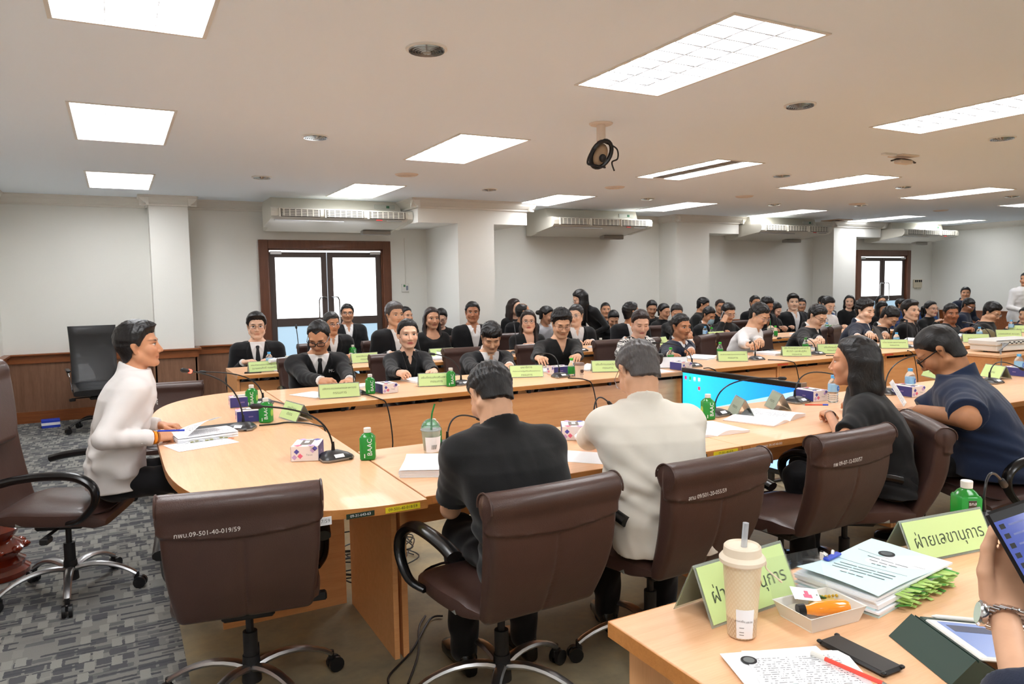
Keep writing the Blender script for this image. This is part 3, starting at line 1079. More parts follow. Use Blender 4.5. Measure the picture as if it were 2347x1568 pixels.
# labels lie on the edge bands (computed on the edge itself)
def edge_label(x0, x1, y, z, h, mt, parent, txt=None, tm=None):
    bb = MB().box(x0, x1, y-.0015, y, z-h/2, z+h/2)
    ob = bb.obj('label', mt, parent, smooth=False)
    ob.location = -Vector(parent.location)
    if txt:
        text(txt, h*.75, tm or M_INK, ob, frame(((x0+x1)/2, y-.002, z), (1, 0, 0), (0, 0, 1)), fit=(x1-x0)*.92)
    return ob


ZE = TZ-.017
edge_label(.80, .93, 2.4575, ZE, .02, M_YEL, h1, '09-501-40-018/59')
edge_label(.66, .76, 2.4580, ZE, .018, M_GRNL, h1, '09-31-643-63', M_PAPER)
edge_label(.47, .61, 2.4615, ZE-.003, .028, M_PAPER, h1, '09-501-40-017/59', M_GREYINK)
T2 = [o for o in bpy.data.objects if o.name.startswith('conference_table')]
edge_label(.99, 1.25, 2.489, ZE, .02, M_WOOD_E, T2[0], 'กพร. 09-147-40-018', M_PAPER)
edge_label(2.37, 2.52, 2.489, ZE, .02, M_YEL, T2[0], '09-501-40-019')
edge_label(2.29, 2.33, 2.489, ZE-.003, .018, M_BLACKMT, T2[0])
edge_label(2.6, 2.9, 2.489, ZE, .02, M_WOOD_E, T2[1], 'กพร. 09-147-40-032', M_PAPER)
M_REDL = mat('red_label', S(206, 60, 44), .6)
edge_label(3.9, 4.02, 4.859, ZE, .018, mat('pale_label', S(210, 215, 160), .6), T2[6], '09-501-40-022')
edge_label(5.42, 5.56, 4.859, ZE, .012, M_REDL, T2[7])
edge_label(6.98, 7.12, 4.859, ZE, .012, M_REDL, T2[8])

# foreground secretariat desk
r = thing('secretariat_desk', 'beech desk corner in the foreground holding the milk tea cup and blue document stack', 'desk', (0, 0, 0), 0)
fgx0, fgy1 = 0.955, 1.335
MB().box(fgx0, 3.3, .50, fgy1, TZ-.036, TZ, .002).obj('tabletop', M_WOOD_T, r, smooth=False)
MB().box(fgx0-.003, fgx0, .50, fgy1, TZ-.036, TZ-.001).obj('edge_band', M_WOOD_E, r, smooth=False)
MB().box(fgx0, 3.3, fgy1, fgy1+.003, TZ-.036, TZ-.001).obj('edge_band', M_WOOD_E, r, smooth=False)
MB().box(fgx0+.035, fgx0+.06, .56, fgy1-.03, 0, TZ-.036).obj('leg_panel', wood('beech_laminate_side', S(226, 172, 122), S(214, 158, 108), .4, 2), r, smooth=False)
MB().box(fgx0+.06, 3.25, fgy1-.06, fgy1-.042, .08, TZ-.036).obj('modesty_panel', M_WOOD_P, r, smooth=False)
MB().box(3.2, 3.225, .56, fgy1-.03, 0, TZ-.036).obj('leg_panel', M_WOOD_P, r, smooth=False)

# small projector table inside the ring
pa = atz(2272, 806, .72)
r = thing('projector_table', 'low beech side table under the white projector inside the ring', 'table', (8.55, 4.5, 0), 0)
MB().box(-.62, .9, -.25, .3, .69, .72, .003).obj('tabletop', M_WOOD_T, r, smooth=False)
MB().box(-.6, .88, -.22, -.2, .05, .69).obj('modesty_panel', M_WOOD_P, r, smooth=False)
for sx in (-.6, .86):
    MB().box(sx, sx+.02, -.2, .28, 0, .69).obj('leg_panel', M_WOOD_P, r, smooth=False)

# ------------------------------------------------------------------ chairs
M_LEA = leather('brown_leather', S(74, 52, 46))
M_LEAB = leather('black_leather', S(26, 26, 28), .3)
M_CHAIRARM = mat('chair_arm_plastic', S(16, 16, 17), .25)


def loft(b, secs, n=16, caps=True):
    """secs: list of (center Vector, ax Vector, ay Vector, exponent)"""
    vs = []; fs = []
    for c, ax, ay, e in secs:
        for k in range(n):
            a = 2*PI*k/n
            ca, sa = math.cos(a), math.sin(a)
            vs.append(c+ax*math.copysign(abs(ca)**e, ca)+ay*math.copysign(abs(sa)**e, sa))
    for i in range(len(secs)-1):
        for k in range(n):
            fs.append((i*n+k, i*n+(k+1) % n, (i+1)*n+(k+1) % n, (i+1)*n+k))
    if caps:
        fs.append(tuple(range(n))[::-1]); fs.append(tuple((len(secs)-1)*n+k for k in range(n)))
    return b.add(vs, fs)


V = Vector


def back_profile(h0, h1, high):
    pts = []
    for i in range(13):
        t = i/12
        z = h0+(h1-h0)*t
        y = -.21-.10*t-.045*math.sin(t*PI*1.1)*(1 if not high else 1.3)
        pts.append((y, z, t))
    return pts


def star_base(r, mt=None):
    mt = mt or M_STEEL
    hub = MB(); hub.tube([(0, 0, .07), (0, 0, .17)], [.036, .030], 14); hub.obj('hub', M_BLACKMT, r)
    leg = MB(); cas = MB()
    L = None
    for k in range(5):
        a = 2*PI*k/5+.3
        d = V((math.cos(a), math.sin(a), 0))
        o_ = MB() if L is None else None
        if L is None:
            p = bez((.02, 0, .125), (.12, 0, .165), (.24, 0, .13), (.31, 0, .075), 8)
            o_.tube(p, [.022, .022, .021, .020, .019, .018, .017, .017, .016], 8, flat=.65, up=(0, 0, 1))
            L = o_.mesh('leg', mt)
            c_ = MB(); c_.tube([(.31, 0, .085), (.31, 0, .055)], .012, 8)
            for s in (-1, 1):
                c_.tube([(.325, s*.006, .03), (.325, s*.022, .03)], .03, 14)
            c_.box(.295, .34, -.007, .007, .03, .062, .004)
            K = c_.mesh('castor', M_BLACKPL)
        q = put('leg', L, r); q.rotation_euler = (0, 0, a)
        q2 = put('castor', K, r); q2.rotation_euler = (0, 0, a)
    b = MB(); b.tube([(0, 0, .17), (0, 0, .26)], .026, 12); b.tube([(0, 0, .26), (0, 0, .37)], .014, 10)
    b.obj('gas_column', M_BLACKMT, r)
    b = MB(); b.box(-.09, .09, -.12, .1, .35, .385, .01); b.box(.08, .26, -.01, .01, .365, .375, .004); b.box(.22, .28, -.02, .02, .34, .37, .006)
    b.obj('tilt_mechanism', M_BLACKMT, r)


def loop_arm(r, s, mt):
    """open loop armrest at side s, fixed to seat"""
    x = s*.275
    p = spline([(x-.02*s, .10, .43), (x+.012*s, .17, .455), (x+.02*s, .235, .53), (x+.012*s, .23, .605), (x, .15, .655), (x-.004*s, .02, .665), (x-.01*s, -.10, .655), (x-.012*s, -.17, .64)], 5)
    n = len(p)
    rr = [.016+.012*min(1, i/n*2.0) for i in range(n)]
    b = MB(); b.tube(p, rr, 10, flat=.72, up=(0, 0, 1))
    b.obj('armrest', mt, r)


def make_chair(lab, grp, high=False, num=None):
    r = thing('office_chair', lab, 'chair', (0, 0, 0), 0, grp)
    # seat cushion
    b = MB()
    secs = []
    for i in range(11):
        t = i/10
        y = -.25+.50*t
        wdt = .235+.02*math.sin(t*PI)-.02*(1-t)*0
        zc = .445+.012*math.cos(t*PI)-.03*max(0, t-.8)/.2*.8
        hh = .045*(1 if .1 < t < .95 else .7)
        if i == 0 or i == 10:
            wdt *= .93; hh *= .55
        secs.append((V((0, y, zc)), V((wdt, 0, 0)), V((0, 0, hh)), .45))
    loft(b, secs, 24); b.obj('seat', M_LEA, r)
    b = MB()
    pip = []
    for i in range(25):
        a = 2*PI*i/24
        ca, sa = math.cos(a), math.sin(a)
        pip.append((.245*math.copysign(abs(ca)**.5, ca), .015+.232*math.copysign(abs(sa)**.5, sa), .455))
    b.tube(pip, .005, 5, False); b.obj('piping', mat('dark_piping', S(44, 28, 26), .4), r)
    h0, h1 = (.43, 1.12) if high else (.43, .87)
    Hh = h1-h0
    yb = lambda z: -.25-.11*(z-h0)/Hh-.035*np.sin((z-h0)/Hh*3.2)
    f = Fld((-.31, -.50, h0-.04), (.31, -.14, h1+.06), .0065)

    def slab(X, Y, Zz):
        t = np.clip((Zz-h0)/Hh, 0, 1)
        w = .213+.030*t+.008*np.sin(t*3.1)
        th = .030+.010*np.sin(t*3.1)
        yc_ = yb(Zz)+.10*X*X*2*(.3+.7*t)
        r_ = .022
        qx = np.abs(X)-(w-r_); qy = np.abs(Y-yc_)-(th-r_); qz = np.abs(Zz-(h0+h1)/2)-(Hh/2-r_)
        o = np.sqrt(np.maximum(qx, 0)**2+np.maximum(qy, 0)**2+np.maximum(qz, 0)**2)-r_
        o = np.maximum(o, np.minimum(np.maximum(qx, np.maximum(qy, qz)), 0)-r_)
        seam = np.exp(-(X/.005)**2)*(Y < yc_)*(Zz < h1-.14)
        o = o+.006*seam
        zf = h1-.105-.022*(1-(X/.25)**2)
        if not high:
            fl = np.clip((Zz-zf)/.006, 0, 1)*(Y < yc_)
            o = o-.010*fl-.004*np.exp(-((Zz-zf-.004)/.004)**2)*(Y < yc_)
        return o
    f.add(slab, (-.27, -.44, h0), (.27, -.18, h1), 0)
    if not high:
        yt = float(yb(h1))

        def roll(X, Y, Zz):
            dy = Y-(yt-.010+.2*X*X); dz = Zz-(h1-.022)
            d = np.sqrt(dy*dy*1.0+dz*dz*1.15)-.047
            return np.maximum(d, np.abs(X)-.247+.1*(d+.047)*(d+.047)*6)
        f.add(roll, (-.27, yt-.08, h1-.07), (.27, yt+.07, h1+.04), .02)
    put('backrest', f.mesh('backrest', M_LEA, smooth=1), r)
    if not high:
        for s in (-1, 1):
            MB().tube([(s*.2475, yt+.0025-.048*math.cos(a)*.98, h1-.022+.044*math.sin(a)) for a in [PI*k/12-.3 for k in range(15)]], .0035, 5).obj('piping', M_LEA, r)
    for s in (-1, 1):
        loop_arm(r, s, M_CHAIRARM)
        MB().box(s*.243-.004, s*.243+.004, -.13, -.07, .425, .445, .002).obj('seat_tag', mat('tag_silver', S(160, 168, 165), .3, .5), r)
    star_base(r)
    return r


def number(r, txt, x=-.10):
    # white marker inventory number written on the flap
    text(txt, .026, mat('white_marker', S(225, 222, 215), .6), r, frame((x, -.4125, .775), (1, .02, 0), (0, .06, 1)), fit=.19)


ch = make_chair('empty brown leather office chair at the near end of the head table, numbered back', 'brown leather office chairs at the near tables')
CH = []
def place(x, y, deg, lab=None, grp=None, first=False, z=0):
    if first:
        ch.location = (x, y, z); ch.rotation_euler = (0, 0, math.radians(deg)); CH.append(ch); return ch
    c = dup(ch, (x, y, z), math.radians(deg), lab, grp); CH.append(c); return c


place(.375, 2.79, -9, first=True)
place(1.185, 2.33, 2, 'brown leather office chair pulled back behind the man in the black shirt')
place(1.875, 2.33, 3, 'brown leather office chair behind the man in the white jacket, number on its back')
place(2.69, 2.38, 2, 'empty brown leather office chair left of the woman with black hair')
place(3.11, 2.36, 52, 'brown leather chair seen edge on between the woman and the big man')
CH[-1].scale = (1, 1, .955)
place(3.95, 2.05, 66, 'brown leather office chair under the big man in the navy shirt')
# back wing chairs (face -y)
gb = 'brown leather chairs of the back wing'
for x, lb in [(1.42, 'behind the man with MOAC lettering'), (2.3, 'behind the woman in the black blazer'), (3.05, 'behind the man reading with his head bowed'), (3.85, 'behind the man in glasses and black shirt'), (4.55, 'behind the houndstooth woman'), (5.35, 'behind the navy suit man'),
              (6.05, 'empty and wrinkled between the navy suit man and white shirt man'), (6.75, 'behind the white shirt man'), (7.3, 'between the white shirt man and the emblem jacket man'), (8.2, 'behind the broad man in an emblem jacket'), (9.2, 'behind the man bowed over a tablet')]:
    place(x, 6.42, 180+random.uniform(-8, 8), 'brown leather office chair '+lb, gb)
for x, lb in [(1.35, 'behind the man in a black tie'), (2.1, 'behind the man in glasses in the second row'), (3.05, 'behind the grey haired man in the second row'), (3.9, 'empty in the second row left of the bowed man'), (4.7, 'behind the woman in glasses of the second row'), (5.9, 'behind the man with a lanyard'), (6.9, 'behind the man in the black suit seen from behind'), (7.6, 'behind the person writing in the second row'), (8.5, 'behind the man on the telephone')]:
    place(x, 8.2, 180+random.uniform(-8, 8), 'brown leather office chair '+lb, 'brown leather chairs of the second row')
c = place(.33, 6.0, 176, 'low brown leather office chair across the head table from the chairman', gb)
c.scale = (.92, .92, .9)
for k, tx in ((0, 'กพบ.09-501-40-019/59'), (2, 'สทน 09/501-20-055/59'), (3, 'กพ 09-07-12-030/57')):
    number(CH[k], tx)

# president high back chair, side view facing +x
ph = make_chair('tall brown leather executive chair behind the man in the white uniform', None, high=True)
ph.location = (-.27, 4.27, 0); ph.rotation_euler = (0, 0, math.radians(-108))
f = Fld((-.28, -.50, .74), (.28, -.12, 1.24), .0065)


def pad(X, Y, Zz):
    t = np.clip((Zz-.78)/.36, 0, 1)
    w = .07+.165*np.sqrt(np.clip(t*1.25, 0, 1))
    yc_ = -.275-.085*t
    d = np.maximum(np.abs(X)-w, np.maximum(np.abs(Y-yc_)-.030, np.abs(Zz-.965)-.185))
    qx = np.maximum(np.abs(X)-(w-.03), 0); qy = np.maximum(np.abs(Y-yc_)-.006, 0); qz = np.maximum(np.abs(Zz-.965)-.155, 0)
    return np.sqrt(qx*qx+qy*qy+qz*qz)-.03


f.add(pad, (-.25, -.42, .78), (.25, -.23, 1.16), 0)
f.cone((-.19, -.365, 1.135), (.19, -.365, 1.135), .052, .052, .03)
put('headrest', f.mesh('headrest', M_LEA, smooth=1), ph)
for s in (-1, 1):
    MB().tube([(s*.02, -.308, 1.05), (s*.02, -.325, 1.13), (s*.02, -.37, 1.185)], .003, 5).obj('stitch_line', mat('dark_piping', None), ph)

# black executive chair by the wall
r = thing('executive_chair', 'tall black leather executive chair with chrome arms standing by the wall', 'chair', (-.22, 9.25, 0), math.radians(186))
b = MB(); secs = []
for i in range(15):
    t = i/14; z = .46+.68*t
    secs.append((V((0, -.21-.13*t-.04*math.sin(t*PI), z)), V((.24-.012*math.sin(t*PI), 0, 0)), V((0, .035 if 0 < t < 1 else .02, 0)), .42))
loft(b, secs, 24); b.obj('backrest', M_LEAB, r)
b = MB(); secs = []
for i in range(9):
    t = i/8
    secs.append((V((0, -.24+.48*t, .46+.015*math.cos(t*PI))), V((.25, 0, 0)), V((0, 0, .05 if 0 < t < 1 else .03)), .45))
loft(b, secs, 20); b.obj('seat', M_LEAB, r)
for z in (.66, .93):
    MB().tube([(-.225, -.225-.19*(z-.46)+.012-.01, z), (0, -.225-.19*(z-.46)+.005, z-.01), (.225, -.225-.19*(z-.46)+.012-.01, z)], .006, 6).obj('seam', mat('black_seam', S(12, 12, 12), .5), r)
for s in (-1, 1):
    MB().tube(spline([(s*.25, .1, .46), (s*.27, .14, .58), (s*.275, .1, .66), (s*.275, -.14, .66), (s*.27, -.2, .60)]), .014, 8, flat=.5).obj('arm_frame', M_CHROME, r)
    MB().box(s*.275-.022, s*.275+.022, -.14, .12, .665, .69, .008).obj('arm_pad', M_LEAB, r)
star_base(r, M_BLACKPL)
# blue banquet chairs at the far right
M_BLUE = fabric('blue_chair_fabric', S(52, 88, 150))
bc0 = None
for x, y, a, lb in [(atY(2072, 745, 8.6).x, 8.6, 170, 'left of the woman with a ponytail'), (atY(2098, 745, 8.3).x, 8.3, 170, 'behind the suited young man'), (atY(2152, 745, 8.0).x, 8.0, 160, 'behind the man in the black tee'), (atY(1925, 740, 8.9).x, 8.9, 175, 'behind the man in a white shirt and glasses')]:
    lab = 'blue upholstered banquet chair with metal frame '+lb
    if bc0 is None:
        bc0 = thing('banquet_chair', lab, 'chair', (x, y, 0), math.radians(a), 'blue banquet chairs')
        b = MB(); secs = [(V((0, -.24-.05*t, .5+.42*t)), V((.2*(1 if t < .75 else .86 if t < .95 else .5), 0, 0)), V((0, .022, 0)), .6) for t in (0, .2, .5, .8, .93, 1)]
        loft(b, secs, 18); b.obj('backrest', M_BLUE, bc0)
        MB().box(-.21, .21, -.2, .22, .42, .48, .02).obj('seat', M_BLUE, bc0)
        for s in (-1, 1):
            MB().tube([(s*.215, -.30, .93), (s*.215, -.24, .45), (s*.215, -.28, 0)], .012, 8).obj('leg', M_STEEL, bc0)
            MB().tube([(s*.2, .18, .43), (s*.21, .22, 0)], .012, 8).obj('leg', M_STEEL, bc0)
        MB().tube([(-.215, -.30, .93), (-.12, -.305, .965), (.12, -.305, .965), (.215, -.30, .93)], .012, 8).obj('top_rail', M_STEEL, bc0)
    else:
        dup(bc0, (x, y, 0), math.radians(a), lab)
# ------------------------------------------------------------------ table top objects
Z = TZ
M_GREENL = mat('green_juice_label', S(36, 140, 52), .35)
M_GREENB = mat('green_bottle', S(52, 160, 62), .15, trans=.35)
M_CLEAR = mat('clear_plastic', S(235, 242, 245), .08, trans=.9, ior=1.2)
M_CARD = mat('pale_green_card', S(205, 228, 158), .75)
M_CARDY = mat('yellow_green_card', S(196, 208, 70), .75)
M_ACRYL = mat('acrylic_sheet', S(214, 222, 214), .12, trans=.75, ior=1.2)
M_NAVY = mat('navy_carton', S(62, 62, 128), .5)
M_CARTON = mat('white_carton', S(236, 228, 226), .5)
M_PINK = mat('pink_print', S(226, 110, 140), .5)
M_BLUEP = mat('blue_print', S(84, 84, 170), .5)
M_LILAC = mat('lilac_print', S(200, 170, 214), .5)
M_FACETX = mat('card_text', S(70, 84, 62), .7)
M_FAINT = mat('card_text_faint', S(120, 140, 96), .7)


def page_material(name, base, ink, dens=.5, lh=.0075, lm=.018, rm=.018):
    m = mat(name, base, .8, spec=.2)
    t = NT(m)
    g = t.n('ShaderNodeTexCoord').outputs['Generated']
    sx = t.n('ShaderNodeSeparateXYZ', {0: g})
    co = t.n('ShaderNodeTexCoord').outputs['Object']
    so = t.n('ShaderNodeSeparateXYZ', {0: co})
    row = t.math('FRACT', t.math('DIVIDE', so.outputs[1], lh))
    on = t.math('LESS_THAN', row, .38)
    rid = t.math('FLOOR', t.math('DIVIDE', so.outputs[1], lh))
    v = t.n('ShaderNodeCombineXYZ', {0: t.math('MULTIPLY', so.outputs[0], 170.0), 1: t.math('MULTIPLY', rid, 3.7), 2: 0.0}).outputs[0]
    nz = t.n('ShaderNodeTexNoise', {'Vector': v, 'Scale': 1.0, 'Detail': 1.0}).outputs[0]
    wd = t.math('GREATER_THAN', nz, 1-dens)
    mx = t.math('MULTIPLY', t.math('GREATER_THAN', sx.outputs[0], .12), t.math('LESS_THAN', sx.outputs[0], .88))
    my = t.math('MULTIPLY', t.math('GREATER_THAN', sx.outputs[1], .12), t.math('LESS_THAN', sx.outputs[1], .9))
    k = t.math('MULTIPLY', t.math('MULTIPLY', on, wd), t.math('MULTIPLY', mx, my))
    t.color(t.mix(t.math('MULTIPLY', k, .75), base, ink))
    return m


M_PAGE = page_material('printed_page', S(246, 247, 250), S(90, 92, 98))


def document(x, y, deg, lab, n=1, w=.21, h=.297, top=None, cat='papers', grp='printed papers on the tables', z=Z, curl=0, nm=None, warp=0):
    name = nm or ('document_stack' if n > 2 else 'paper_sheet')
    r = thing(name, lab, cat, (x, y, z), math.radians(deg), grp)
    rnd = random.Random(int(x*1000+y*77))
    zz = .0006
    for k in range(max(1, min(n, 7))):
        th = .0012 if n <= 2 else .0045
        dx, dy, a = rnd.uniform(-.004, .004), rnd.uniform(-.004, .004), rnd.uniform(-.02, .02)
        b = MB(); b.m = Matrix.Translation((dx, dy, 0)) @ Matrix.Rotation(a, 4, 'Z')
        last = k == max(1, min(n, 7))-1
        if last and (curl or warp):
            def fn(u, v, zz=zz):
                lift = curl*max(0, (u-.62)/.38)**2+warp*math.sin(u*PI)*.5
                xx = (u-.5)*w
                if curl > .03:
                    xx = (u-.5)*w-max(0, (u-.62)/.38)**2*curl*.8
                return V((xx, (v-.5)*h, zz+th+lift))
            b.grid(fn, 14, 2, (0, 0, -.0008))
            b.obj('top_page', top or M_PAGE, r, fix=True)
        else:
            b.box(-w/2, w/2, -h/2, h/2, zz, zz+th-.0004)
            b.obj('top_page' if last else 'page_block', (top or M_PAGE) if last else M_PAPER, r, smooth=False)
        zz += th
    return r


def open_book(x, y, deg, lab, w=.21, h=.29, th=.018, z=Z):
    r = thing('open_document', lab, 'papers', (x, y, z), math.radians(deg), 'open bound documents')
    for s in (-1, 1):
        b = MB()
        T = th*(1 if s > 0 else .55)
        def fn(u, v):
            xx = s*u*w
            return V((xx, (v-.5)*h, .001+T*(math.sin(min(1, u*2.2)*PI/2))*(1-.35*u)+.004*math.sin(u*5)))
        nu = 14
        top = [fn(i/nu, j) for j in (0, 1) for i in range(nu+1)]
        bot = [V((p.x*.985, p.y, .0005)) for p in top]
        fs = []
        W = nu+1
        for i in range(nu):
            fs += [(i, i+1, W+i+1, W+i), (2*W+i, 3*W+i, 3*W+i+1, 2*W+i+1), (i, 2*W+i, 2*W+i+1, i+1), (W+i, W+i+1, 3*W+i+1, 3*W+i)]
        fs += [(nu, 2*W+nu, 3*W+nu, W+nu)]
        b.add(top+bot, fs)
        b.obj('page_block', M_PAGE, r, fix=True, angle=50)
    return r


def pen(x, y, deg, lab, col=None, z=Z, capc=None, tilt=0.0, rot=None, L=.14):
    r = thing('pen', lab, 'pen', (x, y, z), 0, 'pens', rot=rot or (0, -tilt, math.radians(deg)))
    MB().tube([(-L/2+.015, 0, .005), (L/2-.03, 0, .005)], .0045, 8).obj('barrel', col or M_WHITEPL, r)
    MB().tube([(-L/2, 0, .005), (-L/2+.015, 0, .005)], [.001, .004], 8).obj('tip', M_STEEL, r)
    MB().tube([(L/2-.03, 0, .005), (L/2, 0, .005)], .005, 8).obj('pen_cap', capc or mat('blue_pen', S(30, 60, 190), .3), r)
    return r


# ---- name tents
def tent(x, y, deg, lab, lines, L=.285, h=.10, sp=.052, blank=False, size=.024, flip=False, z=Z, paper=None):
    r = thing('name_tent', lab, 'name card', (x, y, z), math.radians(deg), 'green name tents')
    pm = paper or (M_PAPER if blank else M_CARD)
    for s in (-1, 1):
        a = V((0, s*sp, 0.001)); c = V((0, 0, h))
        d = (c-a).normalized(); nrm = V((0, s*d.z, -s*d.y)) ; nrm = V((0, s*abs(d.z), abs(d.y)))
        t_ = .0012
        for nmn, mtl, off, e in (('acrylic_side', M_ACRYL, 0, 0), ('card', pm, .0018, .006)):
            p0 = a+nrm*off+d*e; p1 = c+nrm*off-d*e
            vs = [p0+V((-L/2+e, 0, 0)), p0+V((L/2-e, 0, 0)), p1+V((L/2-e, 0, 0)), p1+V((-L/2+e, 0, 0))]
            vs2 = [v+nrm*t_ for v in vs]
            MB().add(vs+vs2, [(0, 3, 2, 1), (4, 5, 6, 7), (0, 1, 5, 4), (1, 2, 6, 5), (2, 3, 7, 6), (3, 0, 4, 7)]).obj(nmn, mtl, r, smooth=False, fix=True)
        if lines and not blank:
            xa = V((1, 0, 0)) if s < 0 else V((-1, 0, 0))
            n = len(lines)
            for k, ln in enumerate(lines):
                f = .5+(n-1)*.15-k*.30 if n > 1 else .45
                p = a+(c-a)*f+nrm*.0034
                text(ln, size, M_FACETX, r, frame(p, xa, d), fit=L*.82)
    return r


def at(px, py, z=Z):
    return atz(px, py, z)


tent(1.355, 5.12, -8, 'green name tent in front of the man with MOAC lettering', ['ปลัดกระทรวงเกษตรและสหกรณ์', 'กรรมการ'], size=.026)
TL = [(605, 853, 'green name tent in front of the man in a black tie', ['คณะทำงานของนายกรัฐมนตรี', '(นายพรศักดิ์ ทองศรี)'], 0), (1000, 886, 'green name tent in front of the woman in the black blazer', ['อธิบดีกรมส่งเสริมสหกรณ์', 'กรรมการ'], -4),
      (1206, 866, 'green name tent with three lines before the bowed reading man', ['เลขาธิการ', 'สำนักงานการปฏิรูปที่ดินเพื่อเกษตรกรรม', 'กรรมการ'], 2), (1392, 854, 'green name tent between the coffee cup and the grey head', ['อธิบดีกรมชลประทาน', 'กรรมการ'], -2),
      (1539, 845, 'glaring white name tent in front of the houndstooth woman', None, 0), (1678, 830, 'green name tent in front of the navy suit man', ['อธิบดีกรมทรัพยากรทางทะเลและชายฝั่ง', 'กรรมการ'], 3),
      (1824, 818, 'green name tent in front of the white shirt man', ['อธิบดีกรมอุทยานแห่งชาติ', 'สัตว์ป่า และพันธุ์พืช', 'กรรมการ'], 3), (1905, 812, 'green name tent half hidden by the black haired woman', ['อธิบดีกรมป่าไม้', 'กรรมการ'], 0), (2048, 800, 'green name tent below the tablet', ['นโยบายและแผนการเกษตร', 'กรรมการ'], 0),
      (2235, 786, 'green name tent in front of the man in a black tee', ['นักวิชาการเกษตร'], 4), (2310, 775, 'green name tent behind the white projector', ['นายพงษ์ศักดิ์ สงวนพร'], 4), (2338, 763, 'green name tent at the far right edge', ['ผู้แทนกรม'], 4),
      (835, 832, 'glaring name tent in the second row by the man in glasses', ['รองปลัดกระทรวง', 'กรรมการ'], 0), (1012, 820, 'green name tent in the second row behind the blazer woman', ['อธิบดีกรมวิชา', 'ผู้แทน'], 0), (1640, 773, 'green name tent in the second row behind an empty chair', ['ผู้แทนกรมเจ้าท่า'], 0),
      (1550, 795, 'green name tent edge beside the houndstooth sleeve', ['ผู้แทน'], 20)]
for px_, py_, lb, ln, a in TL:
    p = at(px_, py_)
    if py_ == 795:
        p = at(1512, 792)
    y = p.y if p.y < 6.5 else min(max(p.y, 6.99), 7.4)
    if y < 6:
        a = -.75*(28.2+math.degrees(math.atan((px_-1173.5)/1687)))
    tent(p.x*(y+.05)/p.y, y+.05, a, lb, ln or ['-'], blank=ln is None, size=.026)
tent(.90, 4.40, -78, 'green name tent on the head table turned towards the chairman', ['รองผู้ว่าการ', 'ประธาน'], size=.026, L=.25)
p = at(1697, 950); tent(p.x, p.y, 60, 'clear name tent seen end on, nearest the dark microphone', ['กรรมการ'], paper=mat('grey_card', S(150, 160, 140), .5), L=.2)
p = at(1782, 936); tent(p.x, p.y, 58, 'clear name tent seen end on, left of the woman', ['กรรมการ'], paper=mat('grey_card', None), L=.2)
p = at(2125, 868); tent(p.x+.1, p.y, 60, 'pale name tent half hidden by the big man', ['ผู้แทน'], L=.22)
p = at(2258, 868); tent(p.x+.1, p.y-.02, 70, 'green name tent seen past the big man shoulder', ['ผู้แทน'], L=.2)
tent(1.275, 1.255, 3, 'large green name tent behind the milk tea cup', ['ฝ่ายเลขานุการ'], L=.30, h=.125, sp=.06, size=.062)
tent(2.02, 1.225, -7, 'large green name tent at the back of the foreground desk, lettering fully readable', ['ฝ่ายเลขานุการ'], L=.32, h=.105, size=.05)


# ---- juice bottles, square
def juice(x, y, deg, lab, first=[None]):
    if first[0] is None:
        r = thing('juice_bottle', lab, 'bottle', (x, y, Z), math.radians(deg), 'square green drink bottles')
        MB().lathe([(.030, .001), (.034, .006), (.034, .098), (.031, .104)], 24, 7).obj('body', M_GREENL, r)
        MB().lathe([(.031, .104), (.024, .114), (.014, .120), (.0135, .124)], 24, 3.2).obj('shoulder', M_GREENB, r)
        b = MB().lathe([(.0165, .122), (.0165, .140), (.015, .142)], 20); b.obj('bottle_cap', M_WHITEPL, r)
        for a in range(2):
            q = PI*a
            M = Matrix.Rotation(q, 4, 'Z') @ frame((.012, -.0345, .060), (0, 0, 1), (-1, 0, 0))
            text('BAAC', .030, M_PAPER, r, M, ext=.0004)
            MB().tube([V((math.cos(q)*-.012-math.sin(q)*-.0326, math.sin(q)*-.012+math.cos(q)*-.0326, .03)), V((math.cos(q)*-.012-math.sin(q)*-.0326, math.sin(q)*-.012+math.cos(q)*-.0326, .012))], .003, 6).obj('label_emblem', M_PAPER, r)
        for a in (0, 1):
            b = MB(); b.m = Matrix.Rotation(PI/2+a*PI, 4, 'Z')
            b.tube([(0, -.0335, .055), (0, -.0350, .055)], .020, 16); b.obj('label_fruit', mat('lime_print', S(170, 205, 90), .4), r)
        first[0] = r
        return r
    return dup(first[0], (x, y, Z), math.radians(deg), lab)


for px_, py_, a, lb in [(847, 1054, 12, 'right of the near domed microphone'), (612, 969, 5, 'beside the nearer navy tissue box'), (579, 932, 8, 'beside the farther navy tissue box'), (851, 903, 20, 'right of the MOAC man microphone'), (1036, 886, 12, 'behind the blazer woman name tent'),
                        (1628, 962, 10, 'against the white jacket elbow'), (997, 1030, 40, 'half hidden behind the domed cup')]:
    p = at(px_, py_); juice(p.x, p.y+.02, a-34, 'square green drink bottle with white cap '+lb)
p = at(2222, 1218)
r = thing('juice_bottle', 'square green bottle with crest behind the readable name tent', 'bottle', (2.275, 1.30, Z), math.radians(-30), 'square green drink bottles')
MB().lathe([(.030, .001), (.034, .006), (.034, .098), (.031, .104)], 28, 7).obj('body', mat('clear_green', S(48, 170, 66), .15, trans=.3), r)
MB().lathe([(.031, .104), (.024, .116), (.014, .124), (.0135, .128)], 28, 3.2).obj('shoulder', M_GREENB, r)
MB().lathe([(.0165, .126), (.0170, .146), (.0155, .148)], 28).obj('bottle_cap', M_WHITEPL, r)
b = MB(); b.box(-.012, .012, -.0355, -.034, .066, .094, .003); cr = b.obj('crest', mat('crest_dark', S(60, 50, 40), .4), r)
text('ธกส', .014, M_PAPER, r, frame((0, -.0358, .084), (1, 0, 0), (0, 0, 1)))
MB().box(-.03, .03, -.0352, -.034, .012, .05, .002).obj('label_fruit', mat('lime_print', None), r)
